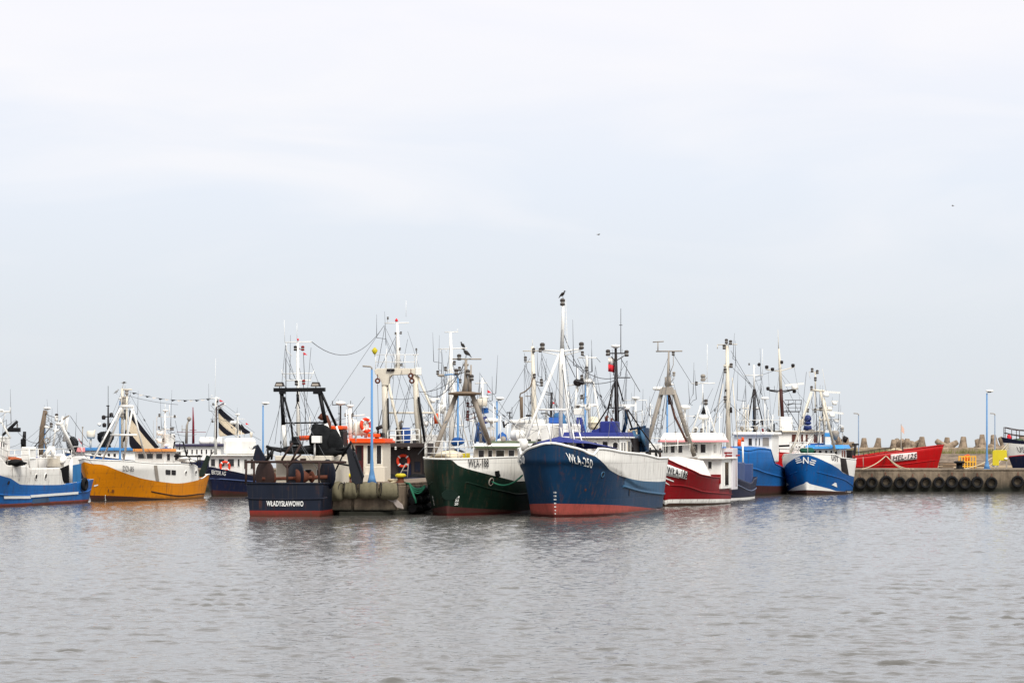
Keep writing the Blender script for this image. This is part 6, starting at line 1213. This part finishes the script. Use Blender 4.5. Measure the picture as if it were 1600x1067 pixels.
m = P1.tubes('dark_mast', [([f(169, 700), f(169, 633)], [.13, .07]), ([f(169, 633), f(169, 603)], .025), ([f(159, 651), f(179, 651)], .06), ([f(157, 678), f(176, 678)], .09), ([f(166, 634), f(171, 634)], .05)], blackm, None, 8)
for q_ in ((162, 652), (174, 648), (163, 664), (172, 664)): p = f(*q_); g = MB(); g.lathe(p, [(.12, -.2), (.18, -.1), (.18, .12), (.05, .2)], 8); g.build('mast_lamp', darkm, m)
g = MB(); g.lathe(f(142, 680), [(.3, -.3), (.38, -.1), (.38, .35), (.2, .42)], 12); g.tube([f(142, 681), f(141.5, 700)], .1, 6); g.tube([f(145, 676), f(149, 672)], .08, 6); g.build('searchlight', cream, rp_)
g = MB(); g.lump(f(165, 690), .6, (1, 1, 1.5), 101, amp=.3); g.build('dark_bundle', netblack, rp_); g = MB(); g.lump(f(155.5, 663), .16, (1, 1, 1), 102); g.build('white_bag', white, m)
P1.tubes('flagstaff', [([f(128.5, 704), f(129, 667)], .06), ([f(129, 668), f(129.5, 666.5)], .1)], greym, rp_)
g = MB(); p = f(122, 684); g.prism([p, p+Vector((-.1, 0, -.1)), p+Vector((-.5, 0, -.75)), p+Vector((-.25, 0, -.5))], (0, .02, 0)); g.build('flag', flagred, rp_)
P2 = Boat('white excursion boat with a row of small windows behind the yellow stern', (-41.5, 240), (-24.5, 240.6), 4.4, zbow=3, rake=1)
P2.hull([[(0, .3), (1, .3)], [(0, 2.2), (1, 3.2)]], [bootdark, navy], cap=white)
hp2 = lat(P2, 'saloon', white, 262, 345, 697, 728, 1.9, -1.9); P2.wins(hp2, 'P', [(.34+.09*k, .40+.09*k) for k in range(7)], .56, .88, fr=.08)
a, b = P2.q(258, 697, y=2.2), P2.q(349, 693.5, y=2.2); g = MB(); g.box((min(a.x, b.x), -2.2, a.z), (max(a.x, b.x), 2.2, b.z)); rp2 = g.build('roof', paint('dark_blue_roof', (62, 58, 84), .2, .5), hp2[0], .05)
bt2 = lat(P2, 'upper_cabin', white, 312, 347, 683, 693.5, 1.2, -1.2); P2.wins(bt2, 'P', [(.08, .3), (.4, .62)], .5, .95)
f = lambda x, y: P2.q(x, y, y=1.3)
for px in (322, 337): P2.capsule(px, 688, None, hp2[0], .3, .9) if False else None
g = MB(); 
for px in (320, 335): p = f(px, 689.5); g.lathe(p-Vector((.55, 0, 0)), [(.05, 0), (.26, .08), (.32, .25), (.32, .85), (.26, 1.02), (.05, 1.1)], 12, (1, 0, 0))
g.tube([f(312, 691), f(343, 691)], .05, 5); g.build('life_raft_canisters', white, bt2[0])
mm2 = P2.tubes('red_mast', [([f(302, 693), f(302, 660), f(301.5, 636)], [.14, .11, .04]), ([f(296, 672), f(307, 672)], .03), ([f(276, 675), f(322, 675)], .025)], paint('dark_red_mast', (120, 34, 48), .2, .5), rp2, 8)
m3 = P2.tubes('grey_mast', [([f(291, 693), f(292, 665), f(295, 655)], [.16, .12, .06]), ([f(284, 671), f(292, 671)], .04), ([f(284.5, 676), f(284.5, 664)], .03)], greym, rp2, 8); P2.dome(295.5, 655, None, m3, .25) if False else None
g = MB(); g.lathe(f(295.5, 655), [(.05, -.2), (.22, 0), (.18, .15), (.03, .25)], 10); g.build('radar_dome', greym, m3)
P3 = Boat('boat with a leaning brown mast behind the mid blue trawler', (-38.6, 196), (-34, 208), 4, zbow=2.8, rake=.8)
P3.hull([[(0, .3), (1, .3)], [(0, 2.0), (1, 2.9)]], [bootdark, navy], cap=white)
h3 = P3.hpx('cabin', white, 2, -2, 48, 100, 713, z0=1.8); P3.wins(h3, 'F', [(.1, .3), (.4, .6), (.7, .9)], .4, .8)
m = P3.tpx('brown_mast', 0, [([(63, 712), (66, 670), (70.5, 641)], [.26, .24, .17]), ([(74, 712), (70, 690), (66, 684)], .08), ([(72, 643), (72, 648)], .12)], woodrail, None, 10)
P3.tpx('yard', 0, [([(62, 666.5), (80, 667.5)], .09)], white, m, 8); P3.flood(80, 664, 0, m, .4); g = MB(); g.torus(P3.q(73.5, 688.5, .2), .22, .05, (1, .2, 0), 14, 6); g.build('ring', greym, m)
P3.tpx('white_arch', -1, [([(80, 712), (87, 665), (92, 660)], .06), ([(88, 658), (88, 650)], .16), ([(84, 672), (92, 672)], .12)], white, None, 8); P3.flood(88.5, 649.5, -1, m, .4)
P3.tpx('dark_derrick', -2, [([(47, 706), (64, 686), (80, 666)], .05)], darkm)
g = MB(); g.lump(P3.q(114, 696, -3), .4, (1, 1, 1.7), 111); g.build('black_bundle', netblack, P3.o)
# ================================================================== loose things
# sausage fenders lashed along the pier head
mf = paint('olive_fender_cloth', (104, 98, 78), .2, .9, .5, .6, .05, 2)
FP = [((505, 768), (536, 766), 142.1, 140.05), ((537, 765), (558, 764.5), 140.0, 140.0), ((560, 765), (591, 765), 140.0, 140.0), ((593, 765), (622, 767), 140.0, 140.25)]
fl = ['leftmost of four, bulging past the navy transom', 'second of four from the left', 'long one below the blue lamp post', 'rightmost of four above the torn cloth']
for i, (a, b, d0, d1) in enumerate(FP):
    p, q = W(*a, d1 if i else 140.3), W(*b, d1); p.y = (140.6 if i == 0 else 140.02); q.y = 140.05 if i < 3 else 140.2; n = 12; pts = []; rs = []
    for k in range(n+1):
        u = k/n; pts.append(p.lerp(q, u)-Vector((0, 0, .05*math.sin(3.14*u)))); rs.append((.47 if i else .54)*(1-abs(2*u-1)**8*.3)*(1+.05*math.sin(u*17+i)))
    g = MB(); g.tube(pts, rs, 14); o = g.build('sausage_fender', mf); tag(o, 'olive sausage fender on the pier head, '+fl[i], 'fender', 'sausage fenders on the pier head')
    g = MB()
    for u in (.06, .94): c = p.lerp(q, u); g = MB(); g.torus(c, .41, .03, q-p, 16, 5); g.build('lashing', darkm, o)
g = MB(); P = []
for px, py in ((594, 772), (606, 776), (618, 779), (628, 788), (630, 795), (620, 793), (614, 785), (603, 780)): c = W(px, py, 140.15); P.append(c)
g.prism(P, (.05, .06, 0)); tag(g.build('torn_cloth', paint('pale_torn_cloth', (150, 140, 134), .1, .9, .4, .5, .04, 3), None, .03), 'pale torn fender cloth hanging at the right of the pier head', 'cloth')
for i, (x0_, x1_, lb) in enumerate(((516, 549, 'narrow pale concrete facing panel on the pier front'), (553, 620, 'wide pale concrete facing panel on the pier front'))):
    a, b = W(x0_, 798, 140.35), W(x1_, 776, 140.35); g = MB(); g.box((a.x, 140.3, .28), (b.x, 140.49, b.z)); tag(g.build('facing_panel', concp, None, .05), lb, 'panel')
# things on the pier
def bollard(px, D, z, label, mat=blackm, cap=None, s=1.0):
    x = W(px, 750, D).x; o = empty('bollard', (x, D, z)); tag(o, label, 'bollard', 'mooring bollards'); g = MB(); g.lathe((0, 0, 0), [(.3*s, 0), (.3*s, .05), (.18*s, .1), (.17*s, .32*s)], 14); g.build('base', mat, o)
    g = MB(); g.lathe((0, 0, .3*s), [(.17*s, 0), (.3*s, .05), (.32*s, .14), (.22*s, .22), (.02, .24)], 14); g.build('cap', cap or mat, o)
bollard(543.5, 143.5, 1.74, 'rusty bollard with yellow cap left of the burgundy door', rustm, yellow); bollard(626, 143.2, 1.74, 'bollard with yellow cap under the dark working deck', rustm, yellow)
bollard(1499, 211.6, QZ, 'squat black bollard on the quay edge beside the yellow barrier', blackm, blackm, 1.5)
g = MB(); g.lump(W(531, 752, 143.4), .3, (1.2, 1, .9), 201); tag(g.build('net_heap', netgreen), 'small dark green net heap on the pier head corner', 'fishing net')
g = MB()
for k in range(4): g.tube([W(505+12*u, 757+k*.6+.8*math.sin(u*9+k), 141.6+.3*k) for u in [i/14*3 for i in range(15)]], .035, 5)
tag(g.build('rope_pile', paint('grey_green_rope', (96, 112, 92), 0, .9, .4, .4, .02, 6)), 'grey green rope lying along the pier head by the navy transom', 'rope')
g = MB(); gr = paint('green_rope', (44, 108, 84), 0, .9, .4, .4, .02, 6)
for k in range(5): g.tube([W(632, 754, 143)+Vector((0, .1*k, 0)), W(640, 755+k*.5, 142.2), W(643+k*.6, 766+k, 141.6), W(647+k*.5, 777+k*.8, 141.5), W(650, 782+k, 141.5)], .05, 6)
for k in range(3): g.tube(sag(W(640, 756+k, 142), W(664, 758+k*1.2, 141.5), .25+.08*k, 8), .045, 6)
tag(g.build('green_rope', gr), 'green rope draped over the pier edge towards the green trawler', 'rope')
g = MB(); g.lump(W(620, 752, 143.6), .3, (1.5, 1, .5), 205); tag(g.build('rope_pile', ropem), 'brown rope pile on the pier under the dark working deck', 'rope')
# mooring lines
def rope(a, b, dip, r, mat, label):
    g = MB(); g.tube(sag(a, b, dip, 14), r, 6); tag(g.build('mooring_rope', mat), label, 'rope')
HG = lambda bt, px, py, side=1: bt.M @ bt.pt(*bt.surf(px, py, side), side, .06)
rope(HG(Fb, 767, 752.5), HG(G, 812.5, 742, -1), .35, .045, gr, 'slack green rope between the green bow and the deep blue bow')
qz = QZ+.01
def onq(px, D): return Vector((W(px, 700, D).x, D, qz))
rope(HG(Lr, 1384, 712, -1), onq(1347, 211.3), .2, .04, ropem, 'pale rope from the red hull down to the quay on the left')
rope(HG(Lr, 1384, 712, -1), onq(1421, 211.4), .25, .042, ropem, 'pale rope from the red hull to the quay under the white board, upper strand')
rope(HG(Lr, 1386, 713, -1), onq(1427, 211.6), .45, .042, ropem, 'pale rope from the red hull to the quay under the white board, lower strand')
for k, lb in enumerate(('upper', 'middle', 'lower')): rope(M_.M @ Vector((M_.L/2-.6, .2, 4.0-.2*k)), onq(1505+k*4, 214+k*.5), .5+.35*k, .04, ropem, f'pale rope from the navy bow down to the quay, {lb} of three')
rope(E.M @ E.q(600, 509, -E.L/2+2.9), D_.M @ D_.q(487, 534, -D_.L/2+6.5), 1.3, .02, wirem, 'thin sagging wire between the two white masts of the stern boats')
rope(E.M @ E.q(662, 612, -E.L/2+4), Fb.M @ Fb.q(727, 565, 5.6), 1.0, .025, wirem, 'sagging cable from the white gantry to the grey tripod')
# bunting
a, b = B_.M @ B_.q(199, 611, B_.L/2-5), Cb.M @ Cb.q(328, 622, Cb.L/2-7.6); pts = sag(a, b, .35, 40)
o = empty('bunting', tuple(a)); tag(o, 'string of small dark and pale pennants between two masts', 'bunting')
g = MB(); g.tube([p-a for p in pts], .012, 4); g.build('line', wirem, o)
for k in range(2, 40, 3):
    p = pts[k]-a; g = MB(); g.prism([p, p+Vector((.36, .1, -.03)), p+Vector((.1, .05, -.14))], (0, .012, 0)); g.build('pennant', blackm if k % 2 == 0 else flagwhite, o)
# birds
def bird(loc, s, heading, mat, label, wings=0.0, tail=.1):
    g = MB()
    if not wings:
        g.lathe((-.2, 0, .02), [(.01, 0), (.035, .05), (.09, .14), (.11, .24), (.1, .32), (.065, .4), (.045, .44)], 10, (.75, 0, .66)); g.sph((.15, 0, .38), .06, (1.15, .9, .95), 10, 7); g.lathe((.2, 0, .38), [(.022, 0), (.004, .1)], 6, (1, 0, -.15))
        for sd_ in (1, -1): g.prism([(-.02, sd_*.085, .3), (.06, sd_*.09, .22), (-.3, sd_*.04, -.02), (-.2, sd_*.07, .12)], (0, sd_*.025, 0)); g.tube([(-.02, sd_*.04, .08), (0, sd_*.04, -.1), (.05, sd_*.04, -.11)], .011, 4)
        g.prism([(-.18, -.04, .05), (-.18, .04, .05), (-.36, .05, -.09), (-.36, -.05, -.09)], (0, 0, .015))
    else:
        g.lathe((-.25, 0, 0), [(.01, 0), (.07, .12), (.085, .25), (.05, .42)], 10, (1, 0, 0)); g.sph((.2, 0, .02), .055, (1.2, .9, .9), 8, 6); g.lathe((.25, 0, .01), [(.02, 0), (.004, .07)], 5, (1, 0, -.1))
        for sd_ in (1, -1): g.prism([(.1, sd_*.05, .03), (.13, sd_*.35, .03+wings), (.0, sd_*.7, .03+wings*.7), (-.1, sd_*.32, .02+wings), (-.08, sd_*.05, .02)], (0, 0, .018))
        g.prism([(-.2, -.03, 0), (-.2, .03, 0), (-.38, .07, 0), (-.38, -.07, 0)], (0, 0, .012))
    o = g.build('bird', mat); o.location = loc; o.rotation_euler = (0, 0, heading); o.scale = (s,)*3; tag(o, label, 'bird', 'sea birds')
bird(G.M @ G.q(879.5, 463.5, 6.3), .75, -.6, birdm, 'dark bird perched on top of the tallest white mast')
bird(Fb.M @ Fb.q(728, 556, 5.6), 1.0, 2.6, birdm, 'dark hunched bird perched on top of the grey tripod mast')
bird(E.M @ E.q(722.5, 543, -E.L/2+13.5), .95, -2.2, birdm, 'slim dark bird standing on a white crosstree')
bird(B_.M @ B_.q(193.5, 598, B_.L/2-5), .7, .3, gullm, 'small grey gull above the yellow trawler mast', .08)
bird(W(935, 367, 190), .45, .4, gullm, 'tiny gull flying high above the deep blue trawler', .12)
bird(W(1489, 322, 240), .5, 2.8, gullm, 'tiny gull flying high on the right of the sky', .12)
bird(Vector((W(186, 0, 214).x, 214, 8.15))+Vector((-.2, 0, 0)), .85, .2, gullm, 'gull standing on the lamp head behind the yellow trawler gantry')
# quay furniture on the right
o = empty('barrier', (W(1491, 720, 226).x, 219.5, QZ)); tag(o, 'low amber barrier with a row of openings on the quay behind the black bollard', 'barrier')
k = 219.5/4000; g = MB()
for z in (.12, .5, .95): g.box((-13.5*k, -.05, z), (13.5*k, .05, z+.1))
for i in range(7): x = (-13+26*i/6)*k; g.box((x-.05, -.052, 0), (x+.05, .052, 1.06))
g.build('panel', amber, o); g = MB(); g.lump((0, .3, .85), .35, (1, .8, .9), 210); g.build('orange_cover', orange, o)
fx = W(1562, 720, 217).x; o = empty('yellow_frame', (fx, 217, QZ)); tag(o, 'yellow steel frame panel on short legs beside the tall lamp', 'frame'); k = 217/4000
g = MB(); zb = lambda py: CH+(HY-py)*k-QZ
g.prism([((x-1562)*k, 0, zb(y)) for x, y in ((1551, 727), (1551, 705), (1554, 703), (1573, 703), (1574, 720), (1561, 719), (1561, 727))], (0, .12, 0)); g.build('panel', yellow, o, .02)
for x in (1554, 1559, 1573): g = MB(); g.box(((x-1562)*k-.06, .02, 0), ((x-1562)*k+.06, .1, zb(719) if x > 1560 else zb(726))); g.build('leg', greym, o)
g = MB(); g.sph(((1571.5-1562)*k, -.08, zb(716.5)), .12, (1.3, .6, .8)); g.build('lamp', whitem, o)
for px, py, s_, lb, mt_ in ((1472, 713, .5, 'pale covered pump behind the red bow tip', cream), (1478, 729, .45, 'low wooden pallet stack right of the red bow', woodrail), (1512, 730, .5, 'wooden crate stack right of the amber barrier', woodrail)):
    c = W(px, 731, 220.5); g = MB()
    if mt_ is cream: g.lump((c.x, 250, QZ+.35), .55, (1, 1, 1.1), 220); g.tube([(c.x+.4, 250, QZ+.7), (c.x+.9, 249.8, QZ-.2)], .05, 6)
    else:
        for i in range(3): g.box((c.x-.8*s_*1.6, 220.0, QZ+.02+i*.18), (c.x+.8*s_*1.6, 220.9, QZ+.14+i*.18)); g.box((c.x-.7*s_*1.6, 220.1, QZ+.005+i*.18), (c.x-.55*s_*1.6, 220.8, QZ+.019+i*.18))
    tag(g.build('pump' if mt_ is cream else 'pallet_stack', mt_, None, .02), lb, 'pump' if mt_ is cream else 'pallets')
rg = random.Random(5); dr = paint('driftwood', (134, 112, 90), 0, .9, .5, .5, .02, 3)
for i, (px, D, L_, lb) in enumerate(((1493, 262, 2.6, 'driftwood log on the sandy apron behind the amber barrier'), (1517, 268, 2.2, 'driftwood log on the sandy apron under the slack rope'), (1532, 258, 1.8, 'short driftwood log left of the tall blue lamp foot'))):
    x = W(px, 700, D).x; g = MB(); g.tube([(x-L_/2, D, QZ-.08), (x, D+.1, QZ-.06), (x+L_/2, D-.1, QZ-.05)], [.14, .16, .1], 8); tag(g.build('log', dr), lb, 'log', 'driftwood logs')

# denser rigging and roof fittings
hx = lambda b: b.L/2
G.stays(6.3, ((878, 548), (879, 500), (846, 547), (910, 545)), 9, 1, (5, 2.5), 3.8, whips=1); G.stays(-1.9, ((962, 560), (980, 552), (963, 590)), 10, 2, (5, 2.5), 3.2, whips=3)
Fb.stays(5.6, ((727, 570), (707, 561), (750, 561), (726, 612)), 12, 3, (5, 2.2), 3.2, whips=2); Fb.stays(-6.4, ((752, 600), (760, 599)), 7, 4, (3, 2), 4.2, whips=3)
H.stays(2.8, ((1045, 552), (1026, 549), (1043, 608)), 8, 5, (4, 2), 3.4, whips=1); H.stays(-4.6, ((1136, 545), (1150, 538), (1136, 600)), 10, 6, (3, 2), 3, whips=3); H.stays(-2.2, ((1099, 605), (1082, 600), (1114, 600)), 6, 7, (2, 1.6), 4.6, whips=3)
D_.stays(-D_.L/2+6.5, ((465, 540), (446, 536), (486, 536)), 8, 8, (4, 2), 3.6, whips=1); D_.stays(-D_.L/2+3.4, ((440, 614), (499, 614), (470, 612)), 7, 9, (2, 2), 2.4, whips=0)
D_.stays(-D_.L/2+12.6, ((532, 640), (547, 642)), 5, 29, (2, 2), 4.4, whips=3)
E.stays(-E.L/2+2.9, ((620, 510), (603, 505), (637, 505), (650, 580)), 10, 10, (4, 2.2), 3.8, whips=2); E.stays(-E.L/2+13.5, ((704, 530), (690, 546), (724, 545), (696, 580)), 14, 11, (5, 2.6), 3.6, whips=4); E.stays(-E.L/2+10, ((695, 615),), 6, 12, (3, 2), 4, whips=3)
N1.stays(hx(N1)-7, ((832, 548), (819, 549), (846, 549), (834, 600)), 12, 13, (4, 2.2), 4, whips=3); N1.stays(hx(N1)-13, ((917, 562), (930, 560), (905, 600)), 14, 14, (4, 2.4), 4.4, whips=5); N1.stays(hx(N1)-9.5, ((862, 620),), 5, 15, (3, 2), 4, whips=3)
N2.stays(0, ((993, 628), (1008, 626)), 6, 16, (3, 1.6), 4, whips=3)
J.stays(hx(J)-9, ((1178, 580), (1165, 587), (1190, 587)), 10, 17, (4, 2), 4.4, whips=3); K.stays(hx(K)-2, ((1268, 612), (1282, 613), (1274, 590)), 9, 18, (3, 2), 3.4, whips=2); K.stays(hx(K)-5, ((1287, 625), (1300, 640)), 8, 19, (3, 1.8), 4.4, whips=3)
B_.stays(hx(B_)-5, ((191, 612), (204, 609)), 9, 20, (4, 2), 3, whips=2); B_.stays(hx(B_)-11, ((258, 645), (274, 652)), 7, 21, (2.4, 1.6), 4, whips=3); Cb.stays(hx(Cb)-7.6, ((338, 624), (329, 623)), 8, 22, (4, 2), 3.4, whips=2); Cb.stays(hx(Cb)-6, ((371, 650),), 4, 23, (2, 1.5), 5, whips=2)
A.stays(-hx(A)+3, ((98, 655), (104, 653)), 8, 24, (4, 2), 2.6, whips=2); A.stays(2, ((-8, 642), (10, 643)), 6, 25, (3, 2), 5, whips=2); P3.stays(0, ((70, 645), (78, 667)), 8, 26, (4, 2), 3, whips=3)
P1.stays(0, ((169, 640),), 0, 27, whips=0) if False else None
for b_, par, x0, x1_, y0, y1, z, n, sd_ in ((G, None, -2, .8, -1.2, 1.2, 5.0, 4, 1), (Fb, None, -3.6, -.6, -1, 1.1, 4.05, 6, 2), (H, None, -3, -.6, -1.1, 1.1, 4.9, 6, 3), (D_, None, -D_.L/2+12.3, -D_.L/2+15, -1.6, 1.6, 4.4, 6, 4), (J, None, hx(J)-9.8, hx(J)-6.6, -1.1, 1.1, 4.75, 6, 5), (K, None, hx(K)-6.8, hx(K)-3.8, -1, 1, 3.85, 4, 6), (B_, None, hx(B_)-9.2, hx(B_)-6.6, -.9, .9, 3.5, 5, 7), (Cb, None, hx(Cb)-8.4, hx(Cb)-7.2, -1.4, 1.4, 3.2, 4, 8), (N1, None, hx(N1)-9.6, hx(N1)-6, -1.6, .8, 5.2, 6, 9), (A, None, 1.4, 5, -1.5, 1.5, 4.5, 4, 10)):
    tgt = next(c for c in children(b_.o) if c.name.split('.')[0] in ('wheelhouse', 'cabin'))
    ws = [v.co for v in tgt.data.vertices]; zt = max(v.z for v in ws); xs_ = [v.x for v in ws]; ys_ = [v.y for v in ws]
    b_.gear(tgt, min(xs_)+.3, max(xs_)-.3, min(ys_)+.3, max(ys_)-.3, zt+.05, n, sd_)

# more aerial poles among the crowded superstructures
def pole(bt, x, px, y0, y1, arms=(), r=.035, mat=None):
    bt.tpx('aerial_pole', x, [([(px, y0), (px+.3, y1)], r)]+[([(px-w, yy), (px+w, yy-.5)], r*.6) for yy, w in arms]+[([(px+w*.8, yy), (px+w*.8, yy-6)], .012) for yy, w in arms], mat or whitem)
for bt, x, lst in ((N1, hx(N1)-9, ((790, 692, 655, ((660, 4),)), (852, 692, 640, ((648, 5), (657, 3))), (868, 692, 648, ()), (888, 692, 612, ((622, 6), (640, 4))))),
                   (N2, -1, ((1003, 700, 640, ((648, 5),)), (984, 700, 648, ()), (1016, 700, 630, ((638, 4),)))),
                   (H, -3, ((1064, 680, 655, ((660, 3),)), (1108, 680, 652, ((658, 4),)), (1124, 690, 645, ((652, 5),)))),
                   (J, hx(J)-8, ((1153, 680, 640, ((648, 4),)), (1161, 680, 628, ((634, 5), (650, 3))), (1200, 676, 640, ()), (1207, 676, 648, ((652, 3),)))),
                   (Fb, -5, ((739, 695, 645, ((652, 4),)), (771, 694, 630, ((640, 5),)), (782, 694, 650, ()), (793, 694, 662, ((668, 4),)))),
                   (E, -E.L/2+8.5, ((662, 690, 640, ((650, 4),)), (674, 690, 652, ()), (686, 690, 630, ((640, 5), (655, 4))))),
                   (D_, -D_.L/2+10, ((484, 700, 650, ()), (541, 690, 640, ((648, 4),)), (556, 690, 655, ())))):
    for px, y0, y1, arms in lst: pole(bt, x, px, y0, y1, arms)
N1.stays(hx(N1)-9, ((852, 642), (888, 614), (868, 650)), 14, 41, (5, 2.4), 4, whips=4); J.stays(hx(J)-8, ((1161, 630), (1200, 642), (1178, 610)), 12, 42, (4, 2), 4.4, whips=4); E.stays(-E.L/2+8.5, ((686, 632), (662, 642)), 10, 43, (4, 2.2), 3.6, whips=4); N2.stays(-1, ((1016, 632), (1003, 642)), 8, 44, (3, 1.8), 3, whips=3); K.stays(hx(K)-5.4, ((1300, 642), (1282, 650)), 10, 45, (3, 1.8), 3.4, whips=4); P3.stays(-1, ((88, 655), (96, 668)), 8, 46, (4, 2), 2.6, whips=3)
Lr.tubes('rigging', [([Lr.q(1218, 580, y=0), Lr.q(1330, 712, y=0)], .016), ([Lr.q(1218, 582, y=0), Lr.q(1262, 672, y=.8)], .016), ([Lr.q(1218, 582, y=0), Lr.q(1204, 672, y=-.8)], .016), ([Lr.q(1200, 577, y=0), Lr.q(1206, 672, y=-1.2)], .014), ([Lr.q(1241, 574, y=0), Lr.q(1258, 672, y=-1.2)], .014)], wirem)
# black rubber fender slabs down the side of the pier
for i, (d0, d1, lb) in enumerate(((142.6, 144.4, 'black rubber dock fender on the pier side nearest the green bow'), (145.0, 147.2, 'second black rubber dock fender on the pier side behind the nearest one'))):
    g = MB(); xa, xb_ = pier_x(d0, 1)+.1, pier_x(d1, 1)+.1
    for z in (.15, .62, 1.09): g.tube([(xa+.2, d0, z+.18), (xb_+.2, d1, z+.18)], .24, 12)
    tag(g.build('dock_fender', black_rub), lb, 'fender', 'rubber fenders on the pier side')
